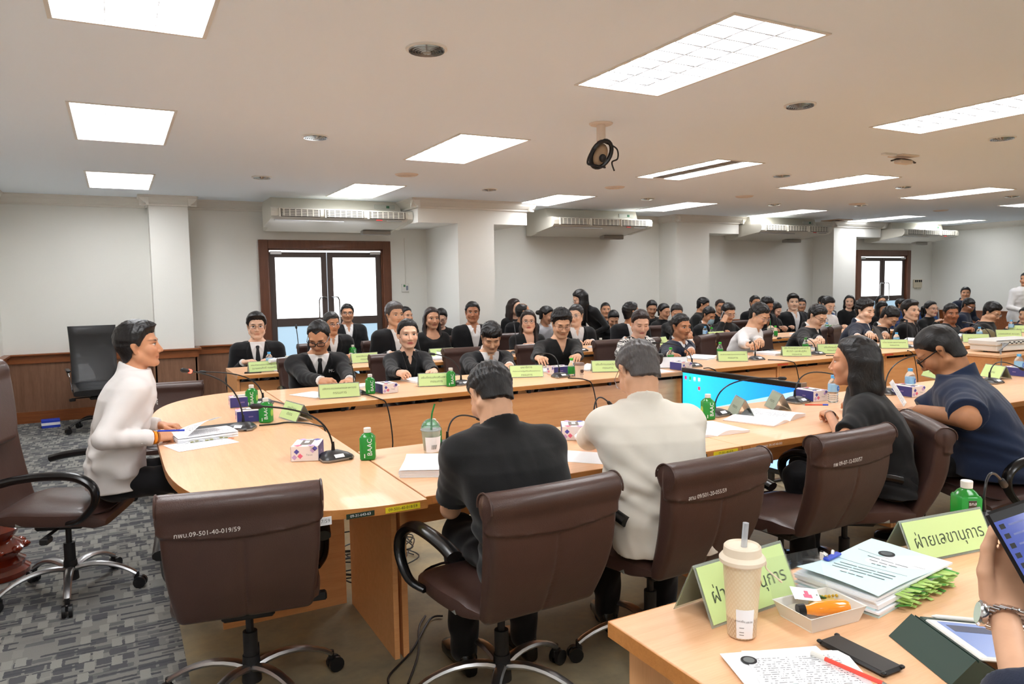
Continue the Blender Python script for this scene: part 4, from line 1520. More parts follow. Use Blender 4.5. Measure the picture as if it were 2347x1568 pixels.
for px_, py_, lb in [(659, 850, 'beside the blue carton near the tie man'), (809, 820, 'in front of the bespectacled man of the second row'), (1377, 805, 'second row behind the coffee cup'), ]:
    p = at(px_, py_); y = max(p.y, 7.0); juice(p.x*y/p.y, y, 5, 'small square green drink bottle '+lb)
for k in range(4):
    p = at(1896+k*8, 772, .75); y = 7.05
    juice(p.x*y/p.y, y, 0, 'green drink bottle in the row of four by the water bottle, %s' % ['leftmost', 'inner left', 'inner right', 'rightmost'][k])


# ---- round bottles
def pet(x, y, lab, kind, first={}):
    if kind not in first:
        cap = mat('cap_green', S(60, 190, 60), .35) if kind == 'g' else mat('cap_blue', S(96, 178, 236), .35)
        nm = 'iced_tea_bottle' if kind == 'g' else 'water_bottle'
        r = thing(nm, lab, 'bottle', (x, y, Z), 0, 'green capped drink bottles' if kind == 'g' else 'blue capped water bottles')
        if kind == 'g':
            MB().lathe([(.028, .001), (.031, .006), (.031, .085), (.029, .09), (.014, .125), (.013, .135)], 20).obj('body', M_CLEAR, r)
            MB().lathe([(.0315, .02), (.0318, .022), (.0318, .078), (.0315, .08)], 20).obj('label', M_GREENL, r)
            MB().lathe([(.015, .133), (.015, .150), (.013, .152)], 16).obj('bottle_cap', cap, r)
        else:
            pr = [(.026, .001), (.031, .008)]
            for k in range(4):
                pr += [(.031, .012+k*.012), (.0285, .018+k*.012)]
            pr += [(.031, .062), (.031, .118), (.028, .132), (.015, .150), (.013, .156)]
            MB().lathe(pr, 20).obj('body', M_CLEAR, r)
            MB().lathe([(.0314, .068), (.0318, .07), (.0318, .112), (.0314, .114)], 20).obj('label', mat('water_label', S(150, 196, 230), .35), r)
            b = MB(); b.tube([(0, -.0305, .09), (0, -.0335, .09)], .016, 16); b.obj('label_emblem', mat('water_emblem', S(30, 110, 200), .35), r)
            text('น้ำดื่ม', .011, M_PAPER, r, frame((0, -.0338, .09), (1, 0, 0), (0, 0, 1)))
            MB().lathe([(.0155, .153), (.0155, .170), (.014, .172)], 16).obj('bottle_cap', cap, r)
        first[kind] = r
        return r
    return dup(first[kind], (x, y, Z), .3, lab)


for px_, py_, kd, lb in [(1310, 862, 'g', 'green capped bottle beside the coffee cup'), (1537, 833, 'g', 'green capped bottle behind the glaring name tent'), (1650, 818, 'g', 'green capped bottle left of the navy man name tent'), (1846, 806, 'g', 'green capped bottle behind the national parks name tent'),
                         (1631, 776, 'g', 'green capped bottle in the second row by the masked man'), (1777, 772, 'g', 'green capped bottle right of the iced drink'), (1616, 772, 'b', 'blue capped water bottle in the second row by the masked man'),
                         (1498, 835, 'b', 'blue capped water bottle by the houndstooth sleeve'), (1909, 922, 'b', 'blue capped water bottle in front of the black haired woman'), (2085, 903, 'b', 'blue capped water bottle before a navy tissue box left of the big man'),
                         (2054, 797, 'b', 'blue capped water bottle behind the tablet name tent'), (2244, 782, 'b', 'blue capped water bottle before the man in a black tee'), (2334, 862, 'b', 'blue capped water bottle behind the big man at the right edge'), (1895, 772, 'b', 'blue capped water bottle beside the row of green bottles'),
                         (2317, 762, 'b', 'blue capped water bottle beside the olive cap'), (618, 848, 'b', 'blue water bottle in front of the tie man')]:
    p = at(px_, py_); y = p.y
    if 5.75 < y < 6.95:
        y = 7.0 if kd == 'b' or px_ in (1631, 1777, 1377) else 5.6
    y = min(y, 7.5)
    pet(p.x*y/p.y, y, lb, kd)


# ---- tissue boxes
def tissue(x, y, deg, lab, first=[None]):
    if first[0] is None:
        r = thing('tissue_box', lab, 'tissue box', (x, y, Z), math.radians(deg), 'patterned tissue boxes')
        L, W, H = .155, .12, .07
        b = MB(); b.box(-L/2, L/2, -W/2, W/2, .001, H, .002); b.obj('carton', M_CARTON, r, smooth=False)
        MB().box(-L/2+.002, L/2-.002, -W/2-.0012, -W/2+.001, .003, H-.003).obj('navy_side', M_NAVY, r, smooth=False)
        MB().box(-L/2+.002, L/2-.002, W/2-.001, W/2+.0012, .003, H-.003).obj('navy_side', M_NAVY, r, smooth=False)
        text('ooo', .016, M_LILAC, r, frame((0, -W/2-.0018, H*.5), (1, 0, 0), (0, 0, 1)))
        MB().box(-.05, .05, -.025, .025, H, H+.0012, .0005).obj('opening', mat('tissue_opening', S(120, 110, 104), .6), r, smooth=False)
        MB().box(-.02, .02, -.01, .01, H+.001, H+.004, .001).obj('tissue', M_PAPER, r)
        for s in (-1, 1):
            for (yy, zz, mm) in ((-.035, .045, M_BLUEP), (-.045, .02, M_LILAC), (-.02, .025, M_PINK), (.045, .058, M_BLUEP), (.035, .05, M_LILAC)):
                b = MB(); b.m = Matrix.Translation((s*(L/2+.0006), yy*s*-1*-1, zz)) @ Matrix.Rotation(PI/4, 4, 'X')
                b.box(-.0008, .0008, -.0085, .0085, -.0085, .0085); b.obj('diamond_print', mm, r, smooth=False)
            text('Tissue', .011, M_GREYINK, r, frame((s*(L/2+.0014), .02*s, .03), (0, s, 0), (0, 0, 1)))
        for k, (xx, yy, mm) in enumerate(((-.065, .03, M_PINK), (.06, -.035, M_BLUEP), (.07, .03, M_LILAC), (-.07, -.03, M_LILAC))):
            b = MB(); b.m = Matrix.Translation((xx, yy, H+.0008)) @ Matrix.Rotation(PI/4, 4, 'Z'); b.box(-.012, .012, -.012, .012, -.0005, .0008); b.obj('diamond_print', mm, r, smooth=False)
        first[0] = r
        return r
    return dup(first[0], (x, y, Z), math.radians(deg), lab)


for x, y, a, lb in [(.70, 5.10, -4, 'navy sided tissue box, farther of the two before the chairman'), (.66, 4.50, -4, 'navy sided tissue box, nearer of the two before the chairman'), (.735, 3.36, 68, 'white and navy patterned tissue box left of the domed microphone')]:
    tissue(x, y, a, lb)
for px_, py_, a, lb in [(888, 900, 96, 'white tissue box with coloured diamonds beside the MOAC man'), (1322, 1005, 60, 'white tissue box under the white sleeve'), (1868, 918, -94, 'navy and white tissue box behind the woman microphone'), (2092, 908, -96, 'navy and white tissue box behind a water bottle'),
                        (1283, 858, 0, 'navy and white tissue box behind the green capped bottle'), (1566, 848, 90, 'white tissue box beside the glaring name tent'), (2345, 862, -94, 'navy tissue box at the right edge'), (1440, 845, 30, 'tissue box hidden behind the grey head')]:
    p = at(px_, py_); tissue(p.x, min(p.y+.03, 5.65), a, lb)
r = thing('carton', 'small navy carton with rolled paper beside the tie man', 'box', (atY(655, 830, 7.15).x, 7.15, Z), .1)
MB().box(-.09, .05, -.05, .05, .001, .085, .003).obj('carton_body', M_NAVY, r, smooth=False)
MB().tube([(-.16, -.03, .10), (.04, .05, .10)], .02, 12).obj('rolled_paper', M_PAPER, r)


# ---- microphones
def goose(b0, tip, L=.40, side=-1):
    """tip pixel -> 3D point at distance ~L from b0 along the pixel ray"""
    d = ray(*tip); d = V(d).normalized(); c = V((0, 0, CZ))
    oc = c-b0; bb = oc.dot(d); cc = oc.length_squared-L*L
    disc = bb*bb-cc
    t = -bb+(side*math.sqrt(disc) if disc > 0 else 0)
    return c+d*t


M_MICB = mat('microphone_shell', S(46, 46, 48), .35)
M_MICG = mat('microphone_rim', S(150, 142, 132), .35, .6)


def mic(px_, py_, tipx, tipy, lab, rz=0.0, L=.30, side=-1, red=False, ymin=0, sticker=True, up=.16):
    p = at(px_, py_)
    r = thing('table_microphone', lab, 'microphone', (p.x, p.y+.05, Z), 0, 'gooseneck conference microphones')
    root = V((p.x, p.y+.05, Z))
    Rm = Matrix.Rotation(math.radians(rz), 4, 'Z')
    def P(x, y, z): return tuple(Rm @ V((x, y, z)))
    # base body: domed wedge
    o = [(-.075, -.035), (-.055, -.058), (.055, -.058), (.075, -.035), (.062, .05), (-.062, .05)]
    b = MB(); b.m = Rm
    def ringz(f, z, sy=0): return [(x*f, y*f+sy, z) for x, y in o]
    rings = [ringz(.97, .001), ringz(1.02, .006), ringz(1.0, .012)]
    vs = [q for rg in rings for q in rg]
    fs = [tuple(range(6))[::-1]]+[(i*6+k, i*6+(k+1) % 6, (i+1)*6+(k+1) % 6, (i+1)*6+k) for i in range(2) for k in range(6)]+[tuple(range(12, 18))]
    b.add(vs, fs); b.obj('base_rim', M_MICG, r, angle=30)
    b = MB(); b.m = Rm
    rings = [ringz(.99, .012), ringz(.93, .019), ringz(.72, .030, .006), ringz(.42, .038, .012), ringz(.2, .040, .014)]
    vs = [q for rg in rings for q in rg]
    n = len(rings)
    fs = [tuple(range(6))[::-1]]+[(i*6+k, i*6+(k+1) % 6, (i+1)*6+(k+1) % 6, (i+1)*6+k) for i in range(n-1) for k in range(6)]+[tuple(range(6*n-6, 6*n))]
    b.add(vs, fs); b.obj('base_shell', M_MICB, r, angle=50)
    if sticker:
        b = MB(); b.m = Rm @ Matrix.Translation((0, -.046, .0235)) @ Matrix.Rotation(.62, 4, 'X'); b.box(-.022, .022, -.010, .010, 0, .0015); b.obj('sticker', M_PAPER, r, smooth=False)
    b = MB(); b.m = Rm; b.box(.040, .056, -.0605, -.055, .004, .010); b.obj('socket', M_BLACKPL, r, smooth=False)
    st = Rm @ V((0, .018, .038))
    b0 = root+st
    tp = goose(b0, (tipx, tipy), L, side)
    rel = tp-root
    p1 = st+V((0, 0, up))
    hor = V((rel.x-st.x, rel.y-st.y, 0))
    path = bez(st, st+V((0, 0, up*.9))+hor*.02, st+(rel-st)*.35+V((0, 0, up*.75)), rel, 16)
    MB().tube([st, st+V((0, 0, .04))], [.009, .006], 10).obj('boot', M_BLACKPL, r)
    MB().tube(path, .0042, 8).obj('gooseneck', M_BLACKPL, r)
    d = (rel-path[-3]).normalized()
    MB().tube([rel-d*.055, rel-d*.045, rel-d*.01, rel], [.006, .0105, .0115, .006], 12).obj('microphone_head', M_BLACKMT, r)
    if red:
        MB().tube([rel-d*.066, rel-d*.054], .0105, 12).obj('lit_ring', mat('red_ring', S(255, 60, 40), .4, emit=(1, .05, .03, 1), estr=4), r)
    return r


mic(558, 988, 415, 848, 'gooseneck microphone with a red lit ring before the chairman', -35, .56, -1, red=True, up=.22)
mic(603, 930, 456, 853, 'gooseneck microphone behind the farther green bottle on the head table', -40, .50, 1, up=.16)
mic(775, 1058, 573, 931, 'large domed microphone nearest the camera on the head table', 10, .48, -1, up=.17)
mic(818, 906, 802, 833, 'microphone with upright neck before the MOAC man', 0, .24, -1)
mic(1066, 884, 985, 811, 'microphone pointing to the blazer woman', 10, .36, 1)
mic(1292, 866, 1234, 811, 'microphone before the man in glasses and black shirt', 4, .30, 1)
mic(1598, 842, 1494, 786, 'microphone in front of the navy suit man', 4, .42, 1)
mic(1743, 826, 1718, 786, 'microphone in front of the white shirt man', 0, .24, 1)
mic(1882, 814, 1781, 776, 'microphone in front of the man with a round jacket emblem', 0, .46, 1)
mic(1658, 955, 1802, 868, 'domed microphone with long neck reaching right before the monitor', 8, .50, 1, up=.17)
mic(1842, 925, 1925, 862, 'domed microphone beside the black haired woman', 8, .46, 1, up=.18)
mic(1040, 1032, 1105, 962, 'microphone half hidden by the black shirt man', 6, .32, 1, up=.14)
mic(1378, 982, 1402, 930, 'microphone hidden in front of the white jacket', 6, .22, 1)
mic(2050, 905, 2112, 812, 'microphone pointing at the big man glasses', 4, .5, 1)
mic(2092, 798, 2078, 733, 'microphone with upright neck at the tablet', 0, .28, 1)
mic(2290, 880, 2347, 848, 'microphone between the big man and the right edge', 4, .4, 1)
mic(690, 838, 678, 744, 'slender upright microphone in front of the glass doors', 0, .40, 1)
mic(1190, 812, 1177, 737, 'upright microphone beside the woman in glasses', 0, .42, 1)
mic(2285, 790, 2205, 738, 'black microphone right of the blue page', 0, .40, 1)
mic(1338, 806, 1310, 795, 'low microphone on the second row beside turned pages', 0, .12, 1)
r = mic(2305, 1214, 2304, 1115, 'grey microphone base with upright silver stem behind the phone', 0, .20, 1)

# ---- cables
M_CABLE = mat('black_cable', S(20, 20, 22), .45)


def cable(pts, lab, rad=.0045, grp='black microphone cables'):
    c = sum((V(p) for p in pts), V((0, 0, 0)))/len(pts)
    lo = min(V(p).z for p in pts)
    b = MB(); b.m = Matrix.Translation(-V((pts[0][0], pts[0][1], 0)))
    b.tube(spline([V(p) for p in pts], 6), rad, 6)
    o = b.obj('cable', M_CABLE); o.location = (pts[0][0], pts[0][1], 0)
    tag(o, lab, 'cable', grp)
    return o


zc = Z+.006
def C3(px_, py_, z=zc): return tuple(atz(px_, py_, z))
cable([C3(594, 975), C3(630, 972), C3(665, 968), (.955, 4.1, zc), (.99, 4.05, .70), (.99, 4.05, .3)], 'black cable running right from the red lit microphone past the name tent')
cable([C3(620, 918), C3(648, 925), C3(663, 935), (.975, 4.82, .70), (.975, 4.80, .2)], 'black cable from the microphone behind the green bottle to the table gap')
for k, (px_, py_, lb) in enumerate([(812, 900, 'MOAC man'), (1302, 868, 'man in glasses and black shirt'), (1612, 846, 'navy suit man'), (1760, 826, 'white shirt man'), (1893, 816, 'emblem jacket man'), (2080, 806, 'tablet user')]):
    p = at(px_, py_)
    cable([(p.x, p.y, zc), (p.x+.05, 4.87, zc), (p.x+.10, 4.835, .70), (p.x+.12, 4.80, .45), (p.x+.08, 4.78, .25), (p.x+.09, 4.76, .02)], 'black cable hanging over the table front below the '+lb)
lbl9 = ['topmost', 'second', 'leftmost', 'rightmost', 'widest', 'tightest', 'lowest', 'most twisted', 'hindmost']
for k in range(9):
    rnd = random.Random(k)
    cx, cy = 1.10+rnd.uniform(-.12, .2), 3.75+rnd.uniform(-.2, .2)
    pts = [(cx+.16*math.cos(a)+rnd.uniform(-.05, .05), cy+.16*math.sin(a)+rnd.uniform(-.05, .05), .012+.014*k+rnd.uniform(0, .01)) for a in [i*1.1+k for i in range(8)]]
    cable(pts, 'tangled black cable loop on the floor behind the table leg, '+lbl9[k]+' of the heap', .004, 'tangled cables on the floor')
cable([C3(975, 1412, .01), C3(960, 1440, .01), C3(958, 1500, .01), C3(935, 1568, .01)], 'black cable on the floor along the near leg panel')
cable([C3(1015, 1412, .01), C3(985, 1420, .01), C3(945, 1490, .01), C3(895, 1545, .01), C3(890, 1568, .01)], 'black floor cable curling left past the leg panel')

# ---- papers and small things
document(.365, 4.13, -80, 'thick tabbed report under the chairman hands', 6, top=M_PAGE, warp=.01)
document(.345, 3.95, -74, 'single printed sheet with an orange seal on the head table', 1)
r = thing('seal_sticker', 'orange seal on the single printed sheet', 'seal', (.49, 4.01, Z+.0022), 0); MB().lathe([(.016, 0), (.016, .0006)], 16).obj('seal_disc', mat('orange_seal', S(246, 150, 110), .6), r)
r = thing('turned_page', 'curled page lifted by the chairman above the report', 'papers', (.33, 4.14, Z+.03), math.radians(-80))
MB().grid(lambda u, v: V(((v-.5)*.2, -.06+.17*u, .003+.095*math.sin(u*PI*.5)*(1-u*.2)*(.4+.6*v))), 10, 6, (0, 0, .0006)).obj('page', M_PAGE, r, fix=True)
r = thing('folder', 'dark folder lying behind the chairman report', 'folder', (.50, 4.37, Z), math.radians(3)); MB().box(-.15, .15, -.05, .05, 0.0005, .012, .003).obj('cover', M_BLACKMT, r); MB().box(-.14, .14, -.052, -.048, .003, .009).obj('pages', M_PAPER, r)
x = thing('page_flags', 'row of small paper index flags on the chairman report edge', 'index flags', (.37, 4.13, Z), math.radians(-80))
for k in range(10):
    MB().box(.105, .122, -.12+.024*k, -.105+.024*k, .004+.0012*(k % 4), .0055+.0012*(k % 4)).obj('flag', mat('flag_a', S(150, 150, 90), .7) if k % 3 else M_PAPER, x, smooth=False)
document(1.16, 2.83, 62, 'thick white document stack left of the black shirt man', 7, h=.30, w=.24, top=M_PAPER, curl=.012)
D = [(720, 905, 25, 2, 'papers left of the MOAC man name tent'), (790, 880, 10, 4, 'document under the MOAC man hands'), (870, 878, 5, 2, 'papers right of the MOAC man'), (965, 874, 10, 4, 'report under the blazer woman hands'), (1255, 846, 10, 3, 'papers before the man in glasses'), (1150, 856, 0, 2, 'paper below the bowed reading man'),
     (1345, 846, 0, 3, 'white papers behind the coffee cup'), (1500, 850, 0, 2, 'papers before the houndstooth woman'), (1600, 822, 20, 3, 'white papers with a blue pen before the navy suit man'), (1680, 812, 0, 2, 'papers left of the white shirt man'), (1768, 812, 0, 5, 'papers the white shirt man writes on'),
     (1870, 802, 0, 3, 'papers under the emblem jacket man'), (1990, 795, 0, 3, 'papers beside the broad emblem jacket man'), (2095, 782, 5, 3, 'white papers behind the upright microphone'), (2215, 762, 0, 3, 'pale blue page stack before the man in black tee'), (640, 838, 20, 3, 'papers beside the carton near the tie man')]
for px_, py_, a, n, lb in D:
    p = at(px_, py_); y = p.y
    if 5.6 < y < 6.9: y = 5.6
    y = y if y < 5.6 else (5.6 if y < 6.3 else 7.2)
    document(p.x*y/p.y, y, a, lb, n, top=mat('pale_blue_page', S(214, 232, 240), .8) if 'blue page' in lb else (M_PAPER if n == 2 else None), curl=.02 if n == 3 else 0)
for px_, py_, lb in [(1380, 790, 'thick turned pages in the second row'), (1440, 790, 'papers behind the houndstooth woman'), (1610, 790, 'dark clipboard of the second row'), (1000, 822, 'white folded sheet in the second row'), (1840, 765, 'white pages before the young man'), (1240, 812, 'pink and white papers in the second row')]:
    p = at(px_, py_); y = 7.25; document(p.x*y/p.y, y, 10, lb, 4, curl=.05 if 'turned' in lb or 'folded' in lb else 0)
open_book(2.62, 2.86, -4, 'open report under a maroon pen right of the white jacket', th=.022)
open_book(3.17, 2.93, 18, 'open report under the woman hand, pages curling', th=.03)
p = at(1673, 985); pen(2.63, 2.90, -12, 'maroon pen lying on the open report', mat('maroon_pen', S(84, 40, 48), .3), z=Z+.024)
p = at(1618, 822); pen(p.x, 5.30, 5, 'blue and white pen before the navy suit man')
r = thing('paper_sheet', 'white notes held in front of the big man', 'papers', (atz(2075, 905, .82).x, atz(2075, 905, .82).y, .76), .3, rot=(math.radians(60), 0, .5)); MB().box(-.09, .09, 0, .16, 0, .001).obj('page', M_PAGE, r, smooth=False)
p = at(1355, 1075)
document(1.80, 2.70, 40, 'white sheet under the white sleeve', 1, top=M_PAPER)
p = at(1322, 1003)
r = thing('napkin', 'crumpled napkin by the white sleeve', 'napkin', (atz(1322, 1010).x, atz(1322, 1010).y-.04, Z), 0)
b = MB(); b.ball((0, 0, .02), (.035, .03, .022), 12, 8)
b.v = [(x*(1+.12*math.sin(90*z+60*x)), y*(1+.15*math.sin(130*x)), max(0.0005, z*(1+.2*math.sin(80*y)))) for x, y, z in b.v]; b.obj('napkin_sheet', M_PAPER, r)
# phones, keys
def phone(x, y, deg, lab, z=Z, w=.072, h=.15):
    r = thing('smartphone', lab, 'phone', (x, y, z), math.radians(deg), 'phones lying on tables')
    MB().box(-w/2, w/2, -h/2, h/2, .0005, .009, .004).obj('case', M_BLACKMT, r)
    MB().box(-w/2+.004, w/2-.004, -h/2+.004, h/2-.004, .009, .0095).obj('screen', mat('black_glass', S(14, 14, 16), .08), r, smooth=False)
    return r
p = at(545, 852); phone(1.08, 7.08, 80, 'dark phone left of the tie man name tent')
p = at(1820, 806); phone(p.x+.35, 5.3, 60, 'dark phone by the emblem jacket man')
# cups
def dome_cup(x, y, lab):
    r = thing('dome_cup', lab, 'cup', (x, y, Z), 0, 'clear cups with dome lids')
    MB().lathe([(.030, .001), (.032, .004), (.044, .115), (.046, .118)], 28).obj('cup_body', mat('frosty_cup', S(225, 225, 218), .15, trans=.55, ior=1.15), r)
    MB().lathe([(.0305, .006), (.034, .012), (.035, .045), (.034, .046)], 24).obj('drink', mat('milky_drink', S(205, 195, 175), .4), r)
    b = MB(); n = 14
    pr = [(.0475, .116), (.048, .122), (.0455, .124)]+[(.045*math.cos(a), .124+.045*math.sin(a)) for a in [PI/2*i/9 for i in range(1, 9)]]+[(.008, .169)]
    b.lathe(pr, 28); b.obj('dome_lid', M_CLEAR, r)
    b = MB()
    b.grid(lambda u, v: V(((.0372+.007*v)*math.cos(-2.6+u*2.4), (.0372+.007*v)*math.sin(-2.6+u*2.4), .02+.07*v)), 16, 4, (0, 0, .0003)); b.obj('paper_sleeve', M_PAPER, r, fix=True)
    for a in range(5):
        th = -1.9+.12*a
        MB().tube([V((.0415*math.cos(th), .0415*math.sin(th), .035)), V((.044*math.cos(th+.05), .044*math.sin(th+.05), .055))], .0012, 4).obj('printed_leaf', M_GREYINK, r)
    g = mat('green_straw', S(30, 130, 60), .35)
    MB().tube([(-.004, .0, .03), (.004, 0, .165), (.008, 0, .195)], .0042, 8).obj('straw', g, r)
    MB().tube([(.008, 0, .195), (.022, 0, .235)], .0042, 8).obj('straw_bend', g, r)
    return r
dome_cup(1.235, 3.10, 'clear plastic cup with dome lid and bent green straw')
p = at(1766, 772); r = dup(bpy.data.objects['dome_cup'], (p.x*7.1/p.y, 7.1, Z), 1.0, 'milky iced drink in a domed cup in the second row')


def paper_cup(x, y, lab, lid, body, logo=None):
    r = thing('coffee_cup', lab, 'cup', (x, y, Z), 0)
    MB().lathe([(.028, .001), (.030, .003), (.040, .11), (.041, .112)], 24).obj('cup_body', body, r)
    MB().lathe([(.043, .108), (.044, .114), (.040, .120), (.038, .128), (.034, .129)], 24).obj('lid', lid, r)
    if logo:
        b = MB(); b.tube([(0, -.036, .062), (0, -.0385, .0625)], .016, 14); b.obj('printed_logo', logo, r)
        text('COFFEE', .011, logo, r, frame((0, -.0365, .036), (1, 0, 0), (0, .09, 1)))
    return r
p = at(1333, 868); paper_cup(p.x, p.y+.03, 'beige paper coffee cup with brown lid beside the irrigation name tent', mat('brown_lid', S(130, 104, 92), .4), mat('beige_cup', S(232, 214, 196), .6), mat('brown_logo', S(84, 56, 44), .6))
p = at(1520, 845); paper_cup(p.x, p.y+.06, 'coffee cup with black lid behind the glaring name tent', M_BLACKPL, mat('dark_cup', S(60, 50, 46), .6))
# olive cap
p = at(2275, 776); r = thing('cap', 'olive baseball cap lying on the far table behind the projector', 'cap', (p.x+.05, p.y+.1, Z), 0)
MB().lathe([(.085, .001), (.092, .03), (.085, .07), (.06, .10), (.02, .115)], 20).obj('crown', fabric('olive_cloth', S(120, 112, 84)), r)
MB().grid(lambda u, v: V((-.08-.09*v*math.sin(u*PI), -.08+.16*u, .012+.01*v)), 10, 3, (0, 0, .003)).obj('brim', fabric('olive_cloth', None) if False else MATS['olive_cloth'], r, fix=True)
# projector
r = thing('projector', 'white projector with cables on the small table inside the ring', 'projector', (8.42, 4.50, .72), math.radians(-6))
MB().box(-.30, .45, -.16, .16, .075, .135, .012).obj('housing', M_WHITEPL, r)
MB().box(-.28, .42, -.15, .15, .015, .075, .01).obj('housing_base', M_WHITEPL, r)
MB().box(-.30, .43, -.166, -.155, .128, .136, .003).obj('top_seam', M_STEEL, r)
for k in range(9):
    MB().box(-.14+.035*k, -.115+.035*k, -.165, -.158, .090+.014*(k % 2), .100+.014*(k % 2)).obj('port', M_BLACKMT, r, smooth=False)
for k in range(8):
    MB().box(.22+.022*k, .232+.022*k, -.1635, -.158, .085, .12).obj('vent_slot', M_GREYINK, r, smooth=False)
for sx in (-.24, .35):
    MB().tube([(sx, 0, 0), (sx, 0, .02)], .02, 10).obj('foot', M_BLACKMT, r)
for k in range(3):
    MB().tube(spline([(-.22+.03*k, -.16, .10), (-.27, -.21-.02*k, .10), (-.33-.02*k, -.24, .04), (-.36, -.25, -.0), (-.38, -.29, -.35)]), .007, 6).obj('signal_cable', mat('grey_cable', S(140, 142, 144), .4), r)
# display screen lying low in the ring
r = thing('display_screen', 'large flat display with a blue desktop standing low inside the table ring', 'screen', (4.27, 4.245, 0), 0)
MB().box(-.0, .04, -.635, .635, .08, .785, .006).obj('bezel', M_BLACKPL, r)
MB().box(.04, .07, -.5, .5, .2, .65, .01).obj('back_housing', M_BLACKMT, r)
MB().box(-.004, .046, -.64, -.632, .07, .79).obj('silver_trim', M_STEEL, r, smooth=False)
M_SCR = mat('desktop_screen', S(20, 130, 250), .3, emit=S(10, 140, 255), estr=.8)
t = NT(M_SCR); g = t.n('ShaderNodeSeparateXYZ', {0: t.n('ShaderNodeTexCoord').outputs['Generated']})
f_ = t.math('GREATER_THAN', t.math('ADD', g.outputs[2], t.math('MULTIPLY', g.outputs[1], .55)), .98)
cc = t.mix(f_, S(150, 196, 250), t.mix(g.outputs[1], S(20, 110, 250), S(40, 190, 250)))
t.link(cc, t.b.inputs['Emission Color']); t.color(cc)
MB().box(-.0012, .001, -.612, .612, .12, .745).obj('screen', M_SCR, r, smooth=False)
for k, c_ in enumerate(((200, 50, 120), (30, 180, 100), (220, 226, 240), (240, 240, 245), (220, 60, 90))):
    yy = .575-.055*(k if k < 4 else 3); zz = .705 if k < 4 else .63
    MB().box(-.0022, -.0010, yy-.013, yy+.013, zz-.014, zz+.014).obj('desktop_icon', mat('icon_%d' % k, S(*c_), .4, emit=S(*c_), estr=.6), r, smooth=False)
    MB().box(-.0022, -.0010, yy-.012, yy+.012, zz-.022, zz-.019).obj('icon_name', mat('icon_name', S(230, 240, 250), .4), r, smooth=False)
for yy in (-.35, .35):
    MB().box(-.12, .16, yy-.02, yy+.02, 0, .02, .004).obj('foot', M_BLACKPL, r); MB().box(.005, .035, yy-.02, yy+.02, .02, .1).obj('stand', M_BLACKPL, r)
# row B white skirt etc. : tablet on far wing
p = atY(2025, 765, 5.35)
r = thing('tablet', 'dark tablet held upright by the man bowed over it', 'tablet', (p.x, 5.36, .80), 0, rot=(math.radians(62), .25, math.radians(20)))
MB().box(-.14, .14, -.0, .19, 0, .008, .004).obj('shell', mat('grey_shell', S(64, 60, 60), .4), r); MB().box(-.13, .13, .01, .18, -.001, .0).obj('screen', mat('black_glass', None), r)

# carved red wooden object at the left edge, blue carton by the wall
r = thing('carved_stand', 'glossy carved red wood stand cut off by the left edge', 'stand', (-.66, 4.75, 0), 0)
b = MB().lathe([(.17, .0), (.175, .03), (.15, .05), (.155, .075), (.12, .10), (.13, .13), (.16, .15), (.13, .18), (.10, .20), (.125, .23), (.13, .25), (.10, .28), (.08, .30), (.10, .33), (.10, .345), (.06, .37), (.05, .45), (.06, .47), (.03, .5)], 32)
b.obj('turned_body', mat('red_lacquer', S(122, 40, 20), .12, coat=.6), r)
for k in range(10):
    a = 2*PI*k/10
    MB().ball((.15*math.cos(a), .15*math.sin(a), .15), (.03, .03, .02), 8, 6).obj('carved_petal', mat('red_lacquer', None), r)
r = thing('carton', 'small blue and white carton on the floor by the wall', 'box', (-.72, 9.75, 0), .1)
MB().box(-.09, .09, -.06, .06, 0, .09, .004).obj('carton_body', mat('royal_blue', S(36, 66, 190), .5), r); MB().box(-.091, .091, -.061, .061, .03, .06).obj('white_band', M_PAPER, r)
